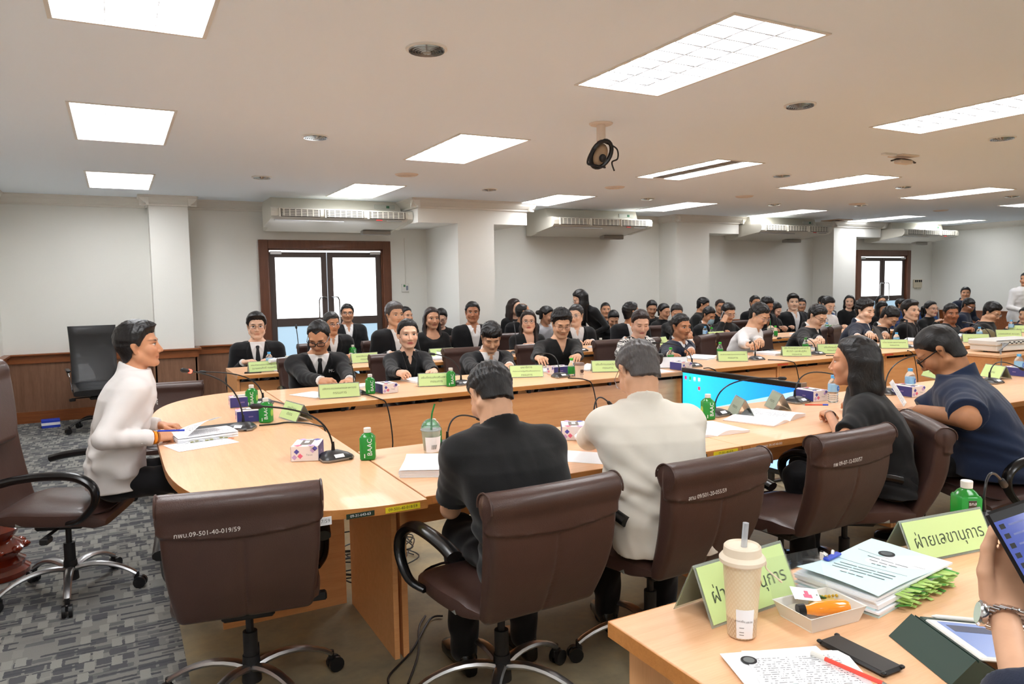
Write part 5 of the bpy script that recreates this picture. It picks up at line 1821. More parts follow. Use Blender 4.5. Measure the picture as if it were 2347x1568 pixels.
# ------------------------------------------------------------------ people: distance fields polygonised with surface nets
# skin with painted brows, eyes and lips in head space
def skin(name, base, eyes='open', lips=None, brow=1.0, beard=0.0, stub=0.0, male=True, hairc=S(24, 20, 20), lipstick=False):
    if name in MATS:
        return MATS[name]
    m = mat(name, base, .5, spec=.35)
    b = m.node_tree.nodes['Principled BSDF']
    b.inputs['Subsurface Weight'].default_value = 0.0
    t = NT(m)
    a = t.n('ShaderNodeAttribute', attribute_name='hp').outputs['Vector']
    sx = t.n('ShaderNodeSeparateXYZ', {0: a})
    x, y, z = sx.outputs
    ax = t.math('ABSOLUTE', x)
    front = t.math('GREATER_THAN', y, .045)
    nz = t.noise(a, 30, 3)
    dk = tuple(c*.86 for c in base[:3])+(1,)
    lt = tuple(min(1, c*1.06) for c in base[:3])+(1,)
    col = t.mix(nz, dk, lt)

    def ell(cx, cz, rx, rz, soft=.25, k=0.0, xx=None):
        # mask of an ellipse at (|x|,z), k tilts it
        u = t.math('DIVIDE', t.math('SUBTRACT', xx or ax, cx), rx)
        zz = t.math('SUBTRACT', z, cz)
        if k:
            zz = t.math('SUBTRACT', zz, t.math('MULTIPLY', t.math('SUBTRACT', xx or ax, cx), k))
        v = t.math('DIVIDE', zz, rz)
        r = t.math('SQRT', t.math('ADD', t.math('MULTIPLY', u, u), t.math('MULTIPLY', v, v)))
        mm = t.n('ShaderNodeMapRange', {'Value': r, 'From Min': 1+soft, 'From Max': 1-soft}).outputs[0]
        return t.math('MULTIPLY', mm, front)
    red = tuple(c*f for c, f in zip(base[:3], (1.02, .80, .78)))+(1,)
    col = t.mix(t.math('MULTIPLY', ell(.042, -.028, .024, .02, .7), .35), col, red)
    lc = lips or tuple(c*f for c, f in zip(base[:3], (.82, .55, .52)))+(1,)
    col = t.mix(t.math('MULTIPLY', ell(0, -.0665, .025, .0085, .3), .85), col, lc)
    col = t.mix(ell(0, -.0668, .023, .0013, .5), col, tuple(c*.35 for c in lc[:3])+(1,))
    # nostril shading is geometry; brows:
    col = t.mix(t.math('MULTIPLY', ell(.031, .0215, .0185, .0046, .5, .08), .95*brow), col, hairc)
    if beard:
        msk = t.math('MULTIPLY', t.math('LESS_THAN', z, -.045), t.math('GREATER_THAN', y, .02))
        col = t.mix(t.math('MULTIPLY', ell(0, -.053, .024, .0045, .5), .8*beard), col, hairc)
        col = t.mix(t.math('MULTIPLY', ell(0, -.095, .018, .016, .5), .7*beard), col, hairc)
    if male and not lips:
        zl = t.math('ADD', t.math('MULTIPLY', y, .9), -.005)
        up = t.n('ShaderNodeMapRange', {'Value': t.math('SUBTRACT', z, zl), 'From Min': -.022, 'From Max': .014}).outputs[0]
        bk_ = t.n('ShaderNodeMapRange', {'Value': y, 'From Min': .036, 'From Max': .022}).outputs[0]
        nr_ = t.n('ShaderNodeMapRange', {'Value': ax, 'From Min': .081, 'From Max': .077}).outputs[0]
        col = t.mix(t.math('MULTIPLY', t.math('MULTIPLY', up, max(stub, .75)), t.math('MULTIPLY', bk_, nr_)), col, hairc)
    if eyes == 'open':
        ew = ell(.031, 0.0005, .0145, .0056, .2)
        col = t.mix(ew, col, S(214, 206, 200))
        ir = t.math('MULTIPLY', ell(.031, .001, .0066, .0064, .25), ew)
        col = t.mix(ir, col, S(16, 10, 10))
        col = t.mix(t.math('MULTIPLY', ell(.031, .0062, .016, .0021, .5), .95), col, S(26, 20, 20))
    else:
        col = t.mix(t.math('MULTIPLY', ell(.031, -.003, .0155, .0023, .5), .95), col, S(30, 22, 22))
        col = t.mix(t.math('MULTIPLY', ell(.031, .008, .014, .0010, .6), .5), col, dk)
    t.color(col)
    return m


HAIRM = {}


def hairmat(name, c):
    if name in MATS:
        return MATS[name]
    m = mat(name, c, .38, spec=.45)
    t = NT(m)
    v = t.coord('Object', (420, 60, 60))
    v2 = t.coord('Object', (420, 30, 420))
    n1 = t.noise(v, 1.0, 2)
    t.color(t.mix(n1, tuple(x*.55 for x in c[:3])+(1,), tuple(min(1, x*1.7) for x in c[:3])+(1,)))
    t.bump(n1, .5, .004)
    return m


H_BLACK = hairmat('black_hair', S(22, 20, 21))
H_DARK = hairmat('dark_brown_hair', S(40, 28, 26))
H_GREY = hairmat('grey_hair', S(74, 70, 70))
H_SALT = hairmat('salt_pepper_hair', S(48, 46, 46))


def head_fields(f, M, s, heavy=0.0, female=False):
    """add head sdf in frame M (4x4 np: head->local) to field f"""
    R = M[:3, :3]; o = M[:3, 3]
    Ri = R.T/s

    def T(p):
        return tuple(o+R@(np.array(p)*s))

    def E(c, r, k=.01, sub=False):
        c_ = np.array(c, float); r_ = np.array(r, float)
        w = np.array(T(c)); rad = max(r)*s

        def fn(X, Y, Zz):
            X, Y, Zz = X-o[0], Y-o[1], Zz-o[2]
            qx = (X*Ri[0, 0]+Y*Ri[0, 1]+Zz*Ri[0, 2]-c_[0])/r_[0]
            qy = (X*Ri[1, 0]+Y*Ri[1, 1]+Zz*Ri[1, 2]-c_[1])/r_[1]
            qz = (X*Ri[2, 0]+Y*Ri[2, 1]+Zz*Ri[2, 2]-c_[2])/r_[2]
            k0 = np.sqrt(qx*qx+qy*qy+qz*qz)+1e-6
            k1 = np.sqrt((qx/r_[0])**2+(qy/r_[1])**2+(qz/r_[2])**2)+1e-6
            return k0*(k0-1)/k1*s
        (f.sub if sub else f.add)(fn, w-rad, w+rad, k)
    hv = 1+heavy*.14
    E((0, -.012, .028), (.074, .094, .086), .01)
    E((0, .022, -.035), (.060*hv, .068, .080), .02)
    fj = .9 if female else 1.0
    for sx in (-1, 1):
        f.cone(T((sx*.050*hv, .0, -.055)), T((sx*.020*fj, .060, -.097)), .024*s*hv*fj, .019*s*fj, .018*s)
        E((sx*.038*hv, .058, -.030), (.026*hv, .028, .028), .016)
    E((0, .066, -.098), (.021*fj, .020, .016), .012)
    if heavy:
        E((0, .03, -.105), (.05, .05, .03), .02)
    f.cone(T((-.036, .072, .020)), T((.036, .072, .020)), .015*s, .015*s, .012*s)
    for sx in (-1, 1):
        E((sx*.031, .100, -.001), (.020, .020, .0135), .012, True)
        E((sx*.031, .0685, -.001), (.0145, .0145, .0125), .003)
        f.cone(T((sx*.045, .064, .009)), T((sx*.018, .079, .008)), .006*s, .006*s, .004*s)
    f.cone(T((0, .082, .008)), T((0, .101, -.034)), .0075*s, .0115*s, .009*s)
    for sx in (-1, 1):
        E((sx*.012, .092, -.040), (.0085, .010, .0075), .005)
        E((sx*.006, .098, -.0465), (.0035, .005, .003), .002, True)
    f.cone(T((-.016, .078, -.0615)), T((.016, .078, -.0615)), .0075*s, .0075*s, .006*s)
    f.cone(T((-.013, .077, -.072)), T((.013, .077, -.072)), .0078*s, .0078*s, .005*s)
    E((0, .0885, -.0667), (.026, .006, .0016), .002, True)
    for sx in (-1, 1):
        f.cone(T((sx*.0765, -.012, .008)), T((sx*.073, -.006, -.030)), .018*s, .011*s, .006*s, flat=(tuple(R@np.array([1, .25, 0.])/np.linalg.norm([1, .25, 0])), .42))
        E((sx*.086, -.004, -.004), (.006, .009, .014), .004, True)


def hand(f, W, dirv, nrm, s=1.0, side=1, pose='flat', k=.004):
    """W wrist point, dirv finger direction, nrm back-of-hand normal; side +1 = right hand (thumb towards -x of the hand frame)"""
    y = np.array(dirv, float); y /= np.linalg.norm(y)
    z = np.array(nrm, float); z = z-y*(z@y); z /= np.linalg.norm(z)
    x = np.cross(y, z)
    W = np.array(W, float)

    def T(p):
        return W+(x*p[0]*side+y*p[1]+z*p[2])*s
    f.cone(T((-.016, .012, 0)), T((-.022, .078, .0)), .019*s, .017*s, .008*s, flat=(tuple(z), .75))
    f.cone(T((.016, .012, 0)), T((.022, .070, .0)), .018*s, .015*s, .012*s, flat=(tuple(z), .75))
    f.cone(T((0, .0, 0)), T((0, .080, .002)), .022*s, .021*s, .012*s, flat=(tuple(z), .7))
    curl = {'flat': (8, 12, 10), 'rest': (22, 28, 20), 'pen': (48, 62, 40), 'fist': (70, 85, 60), 'hold': (30, 42, 30), 'fg': (12, 40, 40)}[pose]
    for i, (fx, fl, sp) in enumerate(((-.030, .070, -8), (-.010, .078, -2), (.010, .073, 4), (.028, .058, 10))):
        p = np.array([fx, .082-abs(fx)*.15, .001]); ang = 0
        segs = (fl*.45, fl*.32, fl*.25)
        r = .0088 if i < 3 else .0078
        spr = math.radians(sp*(1 if pose == 'flat' else .4))
        for j, L in enumerate(segs):
            ang += math.radians(curl[j]+(4*i if pose != 'flat' else 0)-(10 if pose == 'pen' and i == 0 else 0))
            q = p+np.array([math.sin(spr)*L*math.cos(ang), math.cos(spr)*L*math.cos(ang), -math.sin(ang)*L])
            f.cone(T(p), T(q), (r-.0006*j)*s, (r-.0006*(j+1))*s, k*s)
            p = q
    th = [(-.026, .022, -.004), (-.048, .048, -.012), (-.052, .072, -.018), (-.046, .092, -.022)] if pose in ('flat', 'rest') else [(-.026, .020, -.004), (-.040, .052, -.016), (-.044, .088, -.026), (-.040, .122, -.030)] if pose == 'fg' else [(-.026, .024, -.006), (-.044, .048, -.024), (-.034, .070, -.040), (-.018, .082, -.046)]
    rr = (.014, .0115, .0098, .0085)
    for a in range(3):
        f.cone(T(th[a]), T(th[a+1]), rr[a]*s, rr[a+1]*s, k*1.5*s)


TT = np.array([-.14, 0, .2, .4, .6, .78, .9, 1.0, 1.08])
TWM = np.array([.170, .178, .166, .162, .176, .188, .172, .096, .055])
TWF = np.array([.175, .178, .148, .132, .148, .152, .130, .075, .045])
TDM = np.array([.115, .122, .116, .112, .120, .118, .098, .070, .050])
TDF = np.array([.112, .118, .102, .098, .122, .112, .088, .060, .042])
HC = {}
LEGS = {}


def solve_arm(Sh, T, l1, l2, hint):
    d = T-Sh; L = np.linalg.norm(d)
    if L > (l1+l2)*.985:
        T = Sh+d/L*(l1+l2)*.985; d = T-Sh; L = np.linalg.norm(d)
    a = (l1*l1-l2*l2+L*L)/(2*L)
    h = math.sqrt(max(l1*l1-a*a, 0))
    u = d/L
    hv = np.array(hint, float); hv = hv-u*(hv@u); hv /= np.linalg.norm(hv)
    return Sh+u*a+hv*h, T


def person(lab, px=None, Y=None, H=None, face=180, lean=12, side=0, look=None, pitch=0, roll=0, s=1.0, female=False, skin_=None, hair='short', hairm=None, glasses=None,
           top='suit', topc=None, shirt=None, shirtc=None, tie=None, vneck=(.36, .060), hands=None, poses=('rest', 'rest'), q='mid', heavy=0.0, belly=0.0, legs='coarse', emblem=None, seat=None,
           stand=False, extra=None, sleeve='long', hump=1.0, grp=None, low=None, cat='person', elbow=None, nolegs=False, res=None, joints=None):
    """face/look: world heading in degrees, 0 = +y, 90 = -x, 180 = -y, -90 = +x"""
    hh = res or {'near': (.0038, .0055), 'mid': (.0052, .0075), 'far': (.0075, .0110)}[q]
    if H is None:
        H = atY(px[0], px[1], Y)
    H = V(H)
    look = face if look is None else look
    fr = math.radians(face)
    fwd = V((-math.sin(fr), math.cos(fr), 0)); rgt = V((math.cos(fr), math.sin(fr), 0))
    lnr = math.radians(lean)
    TH_ = .50*s
    # head matrix in world
    lr = math.radians(look-face)
    p_ = math.radians(pitch)
    hf = np.array([-math.sin(lr)*math.cos(p_), math.cos(lr)*math.cos(p_), -math.sin(p_)])
    hr_ = np.array([math.cos(lr), math.sin(lr), 0])
    hu = np.cross(hr_, hf)
    rl = math.radians(roll)
    hr2 = hr_*math.cos(rl)+hu*math.sin(rl); hu2 = -hr_*math.sin(rl)+hu*math.cos(rl)
    Rh = np.stack([hr2, hf, hu2], 1)      # columns: right, fwd, up in local
    # neck vector from base to head centre (local)
    nl = lnr*.7+p_*.35
    nv = np.array([0, math.sin(nl)*.15+.015, math.cos(nl)*.15])*s
    neckb = np.array([math.sin(math.radians(side))*.5*s, math.tan(lnr)*TH_*(.86 if lean > 20 else .95), TH_])
    # torso offset curve: y_c(t)
    hz = H.z-(neckb[2]+nv[2])
    org = H-fwd*float(neckb[1]+nv[1])-rgt*float(neckb[0]+nv[0])
    loc = V((org.x, org.y, 0))
    z0 = hz
    r = thing('person', lab, cat, loc, fr, grp)
    def L(p):       # world -> local
        d = V(p)-loc
        return np.array([d.dot(rgt), d.dot(fwd), d.z])
    NB = neckb+np.array([0, 0, z0]); HO = NB+nv
    Mh = np.eye(4); Mh[:3, :3] = Rh; Mh[:3, 3] = HO
    TW = (TWF if female else TWM)*s*(1+heavy*.16); TD = (TDF if female else TDM)*s*(1+heavy*.25)
    TD = TD.copy(); TW = TW.copy()
    if belly:
        TD[1:5] += np.array([.05, .07, .06, .02])*belly
        TW[1:5] += np.array([.03, .04, .03, .01])*belly
    ex = 1.35
    yc = lambda t: neckb[1]*np.clip(t, 0, 1.2)**ex
    xc = lambda t: neckb[0]*np.clip(t, 0, 1.2)

    def torso(off, zlo=-.14, zhi=1.08, folds=0.0, ph=0.0, region=None):
        def fn(X, Y, Zz):
            t = (Zz-z0)/TH_
            w_ = np.interp(t.ravel(), TT, TW).astype(F4).reshape(t.shape)
            d_ = np.interp(t.ravel(), TT, TD).astype(F4).reshape(t.shape)
            xx = np.abs(X-xc(t))/w_; yy = np.abs(Y-yc(t))/d_
            fq = (xx**2.5+yy**2.5)**.4
            d = (fq-1)*np.minimum(w_, d_)*.92
            o = off(X, Y-yc(t), t) if callable(off) else off
            d = d-o
            if folds:
                wv_ = np.sin(9*X+7*Zz+ph)*2.2+np.sin(15*Zz-8*Y+ph)*1.6
                d = d+folds*(np.sin(30*X*np.sign(X+.001)+26*Zz+wv_)*.6+np.sin(52*Zz-24*np.abs(X)+1.7*wv_)*.45+np.sin(90*np.abs(X)+14*Zz+wv_*2)*.2)*np.clip(1.25-t, .2, 1)
            zc_ = z0+TH_*(zlo+zhi)/2; hh_ = TH_*(zhi-zlo)/2
            return np.maximum(d, np.abs(Zz-zc_)-hh_-.01)
        return fn
    W_ = TW.max()+.03; ylo = min(0, neckb[1])-TD.max()-.05; yhi = max(0, neckb[1]*1.1)+TD.max()+.05
    tlo = np.array([-W_-abs(neckb[0]), ylo, z0-.1*s]); thi = np.array([W_+abs(neckb[0]), yhi, z0+TH_*1.12])
    sw = (.152 if female else .180)*s*(1+heavy*.12)
    SH = []
    for sx in (1, -1):
        SH.append(np.array([xc(.87)+sx*sw, float(yc(.87))+.012, z0+TH_*.885]))
    l1, l2 = .275*s, .245*s
    if hands is None:
        hands = (None, None)
    arms = []
    for i, sx in enumerate((1, -1)):
        T = hands[i]
        if T is None:
            T = np.array([sx*.14, float(yc(.3))+.30, z0+.12*s+ .0])
        elif T[0] == 'px':
            T = L(atz(T[1], T[2], T[3] if len(T) > 3 else .785))
        elif len(T) == 2:
            T = np.array([T[0], HO[1]+T[1], .785])
        else:
            T = L(T)
        hint = np.array([sx*.45, -.35, -1.0]) if not elbow else np.array([sx*elbow[0], elbow[1], elbow[2]])
        E_, T2 = solve_arm(SH[i], T, l1, l2, hint)
        if joints and i in joints:
            E_, T2 = L(joints[i][0]), L(joints[i][1])
        arms.append((SH[i], E_, T2))
    pts = np.array([a for arm in arms for a in arm]+[HO, np.array([0, 0, z0])])
    lo = pts.min(0)-.13*s; hi = pts.max(0)+.14*s
    hm = .12
    # ---------------- body (skin)
    f = Fld(np.minimum(lo, HO-.15*s), np.maximum(hi, HO+.15*s), hh[0]*s)
    head_fields(f, Mh, s, heavy, female)
    nr = (.046 if female else .054)*s*(1+heavy*.2)
    f.cone(NB+np.array([0, -.01, -.03*s]), HO+Rh@np.array([0, -.022, -.060])*s, nr*1.08, nr*.98, .018*s)
    f.add(torso(-.006 if sleeve != 'none' else 0, .62, 1.05), tlo, thi, .02)
    for sx in (1, -1):
        f.cone(NB+np.array([0, -.012, -.012*s]), SH[0 if sx > 0 else 1]+np.array([0, 0, .0]), .040*s, .036*s, .03)
    bare = {'long': .24, 'short': 1.0, 'none': 1.0}[sleeve]
    ar = (.80 if female else 1.0)*(1+heavy*.25)
    for i, (a, e, w_) in enumerate(arms):
        sx = 1 if i == 0 else -1
        th = ar if bare == 1 else .62
        f.cone(a, e, .043*s*th, .037*s*th, .012)
        f.cone(e, w_, .037*s*th, .0255*s*(ar if bare == 1 else .85), .012)
        hd = (w_-e); hd = hd/np.linalg.norm(hd)
        tgt = poses[i]
        nrm = np.array([0.0, 0, 1.0])
        hd2 = hd.copy(); hd2[2] = hd2[2]*(.3 if tgt != 'phone' else 1)
        if stand or hands[i] is None:
            hd2 = hd
        if tgt == 'phone':
            hand(f, w_, np.array([hd[0]*.3-sx*.35, hd[1]*.3, .9]), np.array([sx*.8, .5, .2]), s*.98, sx, 'hold')
        elif joints and i in joints and tgt != 'fg':
            hand(f, w_, L(joints[i][2])-L(joints[i][1]), nrm, s*.97, sx, tgt)
        elif tgt == 'fg':
            hand(f, w_, L(joints[i][2])-L(joints[i][1]), L(joints[i][1]+V(FWD)+V((.3, 0, 0)))-L(joints[i][1]), s, sx, 'fg')
        elif tgt == 'up':
            hand(f, w_, np.array([-sx*.3, .45, .75]), np.array([sx*.4, -.7, .45]), s*.98, sx, 'rest')
        else:
            hd2 = hd2+np.array([-sx*.25, .12, -.05 if tgt != 'pen' else .0])
            hand(f, w_, hd2, nrm+np.array([sx*.25 if tgt != 'pen' else sx*.7, 0, 0]), s*.98*(.92 if female else 1), sx, tgt)
    Ri = Rh.T/s
    me = f.mesh('body', skin_ or SK['mid'], attr=lambda P: (P-HO)@Ri.T, smooth=1)
    put('body', me, r)
    # ---------------- clothes
    topm = topc or M_SUIT
    ph = (H.x*7+H.y*3) % 6.28
    jacket = top in ('suit', 'jacket', 'mandarin')
    g = Fld(np.minimum(lo, tlo-.02), np.maximum(np.maximum(hi, thi), NB+.1), hh[1]*s)
    vb, vw = vneck
    base = .017 if jacket else .009

    def off(X, Y, t):
        o = np.full(np.broadcast(X, Y, t).shape, base, F4)
        if top in ('suit', 'jacket', 'shirtopen', 'vtop'):
            vx = vw*s*np.clip((t-vb)/(1-vb), 0, 1.3)
            edge = np.clip((vx-np.abs(X-xc(t)))/(.011*s)+.5, 0, 1)*(Y > 0)*(t > vb)
            if top == 'suit':
                lap = (np.abs(X-xc(t)) < vx+.045*s*np.clip((t-vb)*4, 0, 1)*np.clip((1.02-t)*6, 0, 1)) & (Y > 0) & (t > vb)
                o = np.where(lap, base+.006, o)
                cl = (np.abs(X-xc(t)-.002) < .004) & (Y > 0) & (t <= vb)
                o = np.where(cl, base-.006, o)
            o = o*(1-edge)-.012*edge
        elif top in ('tee', 'scoop'):
            rr = .075 if top == 'tee' else .10
            dp = 1.0-(.06 if top == 'tee' else .16)*np.sqrt(np.clip(1-((X-xc(t))/(rr*s))**2, 0, 1))
            edge = np.clip((t-dp)*12+.5, 0, 1)*(np.abs(X-xc(t)) < rr*s)*(Y > 0)
            o = o*(1-edge)-.014*edge
        elif top == 'mandarin':
            o = np.where((np.abs(X-xc(t)) < .0035) & (Y > 0), base-.005, o)
        return o
    fo = (.0075 if top == 'mandarin' else .0045) if q != 'far' else .003
    ztop = 1.0 if top in ('suit', 'jacket', 'vtop', 'shirtopen') else 1.03
    zb_ = -.14 if stand else max(-.14, (.515-z0)/TH_)
    g.add(torso(off, zb_, ztop, fo, ph), tlo-.03, thi+.03, 0)
    for i, (a, e, w_) in enumerate(arms):
        sx = 1 if i == 0 else -1
        ra = (.060 if jacket else .054)*s*(.88 if female else 1)*(1+heavy*.22)
        a2 = a+np.array([-sx*.012, 0, -.004])
        # shoulder line
        g.cone(NB+np.array([sx*.055*s, -.018, -.030*s]), a2, .040*s, ra*.86, .05)
        if poses[i] == 'fg':
            se = e+(w_-e)*.12; dd = (w_-e)/np.linalg.norm(w_-e)
            g.cone(a2, e, ra, ra*.9, .03); g.cone(e, se+dd*.04, ra*.9, ra*.9, .02, cut=(se, dd))
        elif sleeve == 'long':
            g.cone(a2, e, ra, ra*.86, .05, rip=(.0011, 15, ph) if q != 'far' else None)
            we = e+(w_-e)*.93
            dd = (w_-e)/np.linalg.norm(w_-e)
            g.cone(e, we+dd*.03, ra*.86, ra*.66, .016, cut=(we, dd), rip=(.0018, 19, ph+1) if q != 'far' else None)
        elif sleeve == 'short':
            se = a+(e-a)*.80; dd = (e-a)/np.linalg.norm(e-a)
            g.cone(a2, se+dd*.05, ra*1.04, ra*1.08, .06+.05*heavy, cut=(se, dd), rip=(.002, 20, ph))
    nd = (HO+Rh@np.array([0, -.022, -.060])*s)-NB; nd = nd/np.linalg.norm(nd)
    if top in ('mandarin',):
        g.cone(NB+np.array([0, -.012, -.03*s]), NB+np.array([0, -.012, 0])+nd*.075*s, nr*1.42, nr*1.20, .012, cut=(NB+nd*.045*s+np.array([0, -.012, .0]), nd*.9+np.array([0, .25, 0])))
        # hollow for the neck
    elif jacket:
        g.cone(NB+np.array([0, -.028, -.02*s]), NB+np.array([0, -.034, .0])+nd*.02*s, nr*1.28, nr*1.12, .01, cut=(NB+nd*.012*s, nd*1.0+np.array([0, .55, 0])))
    if extra == 'houndstooth_sleeve':
        pass
    me = g.mesh('top', topm, smooth=1)
    tname = {'suit': 'suit_jacket', 'jacket': 'jacket', 'mandarin': 'buttoned_jacket', 'shirt': 'shirt', 'shirtopen': 'shirt', 'tee': 'tee_shirt', 'scoop': 'blouse', 'vtop': 'blouse'}[top]
    put(tname, me, r)
    fronty = lambda t, x=0, o=.02: float(yc(t))+float(np.interp(t, TT, TD))*(1-min(1, abs(x)/float(np.interp(t, TT, TW)))**2.5)**.4+o
    if shirt or top in ('suit', 'jacket') and shirtc is not None:
        hh2 = max(hh[1]*.8, .006)
        g = Fld(tlo, np.maximum(thi, NB+.12), hh2*s)
        def offs(X, Y, t):
            o = np.full(np.broadcast(X, Y, t).shape, .004, F4)
            cw = .030*s*np.clip((t-.80)/.2, 0, 1.2)
            if tie is None:
                e_ = np.clip((cw-np.abs(X-xc(t)))/(.010*s)+.5, 0, 1)*(Y > 0)*(t > .79)
                o = o*(1-e_)-.014*e_
            o = np.where(np.abs(X-xc(t)) > .11*s, -.02, o)
            return o
        g.add(torso(offs, .15, 1.0), tlo, thi, 0)
        # collar
        cc = NB+np.array([0, -.006, 0])
        g.cone(cc-nd*.02*s, cc+nd*.05*s, nr*1.24, nr*1.10, .006, cut=(cc+nd*.036*s, nd+np.array([0, .35, 0])))
        for sx in (-1, 1):
            a_ = NB+np.array([sx*.040*s, .040*s, .006*s]); t_ = .86
            b_ = np.array([xc(t_)+sx*.045*s, fronty(t_, 0, -.002), z0+TH_*t_])
            g.cone(a_, b_, .011*s, .008*s, .006)
            g.cone(np.array([xc(.93)+sx*.014*s, fronty(.93, 0, .002), z0+TH_*.955]), b_, .008*s, .008*s, .006)
        if tie is None:
            g.cone(np.array([xc(1.), fronty(1.0, 0, .02), z0+TH_*1.03]), np.array([xc(.9), fronty(.88, 0, .016), z0+TH_*.88]), .028*s, .008*s, .006, sub=True)
        me = g.mesh('dress_shirt', shirtc or M_WSHIRT, smooth=1)
        if me:
            put('dress_shirt', me, r)
        for i, (a, e, w_) in enumerate(arms):
            if sleeve == 'long' and hands[i] is not None and not joints:
                dd = (w_-e)/np.linalg.norm(w_-e)
                MB().tube([V(w_-dd*.03), V(w_+dd*.004)], [.036*s, .034*s], 12).obj('shirt_cuff', shirtc or M_WSHIRT, r)
    if tie is not None:
        b = MB()
        tt = [.955, .93, .90, .895, .8, .6, .42]
        ww = [.012, .017, .012, .011, .017, .025, .030]
        vs = []
        for t_, w2 in zip(tt, ww):
            yy = fronty(t_, 0, .013 if t_ > .89 else .010)
            for sgn in (-1, 1):
                vs.append((xc(t_)+sgn*w2*s, yy, z0+TH_*t_))
        vs2 = [(x, y-.010, z) for x, y, z in vs]
        n = len(tt); fs = []
        for k in range(n-1):
            fs += [(2*k, 2*k+1, 2*k+3, 2*k+2), (2*n+2*k+1, 2*n+2*k, 2*n+2*k+2, 2*n+2*k+3), (2*k, 2*k+2, 2*n+2*k+2, 2*n+2*k), (2*k+1, 2*n+2*k+1, 2*n+2*k+3, 2*k+3)]
        fs += [(0, 2*n, 2*n+1, 1), (2*n-2, 2*n-1, 4*n-1, 4*n-2)]
        b.add(vs+vs2, fs).obj('necktie', tie, r, fix=True)
    for em in (emblem or []):
        kind, ex_, et, sz = em[:4]
        y_ = fronty(et, ex_*s, base+.013)
        t2 = et-.06
        nn = V((ex_*2.2, 1, 0.1)).normalized()
        xa = V((nn.y, -nn.x, 0)); xa = -xa
        Mx = frame((xc(et)+ex_*s, y_, z0+TH_*et), xa, (0, -math.tan(lnr)*-0.0, 1))
        if kind == 'disc':
            b = MB(); b.m = Mx; b.lathe([(sz, -.004), (sz, .0015), (sz*.9, .002)], 24); o = b.obj('round_emblem', em[4], r)
            if len(em) > 5:
                b = MB(); b.m = Mx; b.lathe([(sz*.74, .0), (sz*.74, .0026)], 24); b.obj('emblem_field', em[5], o)
                b = MB(); b.m = Mx
                for k in range(5):
                    b.box(-sz*.4+.2*sz*k-.0015, -sz*.4+.2*sz*k+.0015, -sz*.4, sz*(.5-.12*abs(k-2)), .0, .0034)
                b.obj('emblem_figure', em[4], o)
        elif kind == 'text':
            text(em[5], sz, em[4], r, Mx @ Matrix.Translation((0, 0, .001)), name='jacket_lettering', ext=.001)
        elif kind == 'pin':
            b = MB(); b.m = Mx; b.lathe([(sz, -.004), (sz, .002), (sz*.5, .004)], 10); b.tube([(0, sz, 0), (0, sz*2.2, 0)], [sz*.5, .001], 6); b.obj('gold_pin', em[4], r)
        elif kind == 'row':
            b = MB(); b.m = Mx
            for k in range(3):
                b.box(-.025, .025, -.004-.012*k, .004-.012*k, -.003, .003, .001)
            b.obj('ribbon_bar', em[4], r)
    # ---------------- hair
    Mw = Matrix([[*Rh[i], HO[i]] for i in range(3)]+[[0, 0, 0, 1]]) @ Matrix.Scale(s, 4)
    if hair:
        dn = Rh.T@np.array([0, 0, -1.0])
        bk = Rh.T@np.array([0, -1.0, 0])
        key = (hair, q) if hair in ('short', 'spiky', 'recede', 'buzz', 'neat', 'bald', 'fringe', 'side') else None
        if key and key in HC:
            hm_ = HC[key].copy(); hm_.materials.clear(); hm_.materials.append(hairm or H_BLACK)
        else:
            hm_ = hair_mesh(hair, q, dn, bk, hairm or H_BLACK)
            if key:
                HC[key] = hm_
        ho = put('hair', hm_, r); ho.matrix_local = Mw
    if glasses:
        kind, gm = glasses
        gk = ('g', kind, gm.name)
        if gk not in HC:
            b = MB()
            rw, rh, tr = {'round': (.021, .019, .0013), 'rect': (.025, .016, .0014), 'thick': (.026, .018, .0028), 'thin': (.024, .016, .0010)}[kind]
            p = 2 if kind == 'round' else 3.5
            for sx in (-1, 1):
                lp = []
                for k in range(21):
                    a = 2*PI*k/20
                    ca, sa = math.cos(a), math.sin(a)
                    q_ = 1/((abs(ca)**p+abs(sa)**p)**(1/p))
                    lp.append((sx*.032+rw*ca*q_, .098-.10*abs(sx*.032+rw*ca*q_)*.9+.004, -.002+rh*sa*q_))
                b.tube(lp, tr, 5, False)
                b.tube([(sx*(.032+rw), .093, .004), (sx*.072, .075, .006), (sx*.080, 0, .008), (sx*.080, -.012, -.004)], tr, 5)
            b.tube([(-.010, .103, .002), (0, .106, .004), (.010, .103, .002)], tr, 5)
            HC[gk] = b.mesh('glasses', gm)
        go = put('glasses', HC[gk], r); go.matrix_local = Mw
        lk = ('l', kind)
        if lk not in HC:
            b = MB()
            for sx in (-1, 1):
                c = []
                for k in range(16):
                    a = 2*PI*k/16; ca, sa = math.cos(a), math.sin(a)
                    p = 2 if kind == 'round' else 3.5
                    q_ = 1/((abs(ca)**p+abs(sa)**p)**(1/p))
                    c.append((sx*.032+rw*ca*q_, .098-.09*abs(sx*.032+rw*ca*q_)+.004, -.002+rh*sa*q_))
                b.add(c+[(x, y-.0006, z) for x, y, z in c], [tuple(range(16)), tuple(range(16, 32))[::-1]]+[(i, (i+1) % 16, 16+(i+1) % 16, 16+i) for i in range(16)])
            HC[lk] = b.mesh('lenses', M_LENS, fix=True)
        lo_ = put('lenses', HC[lk], go)
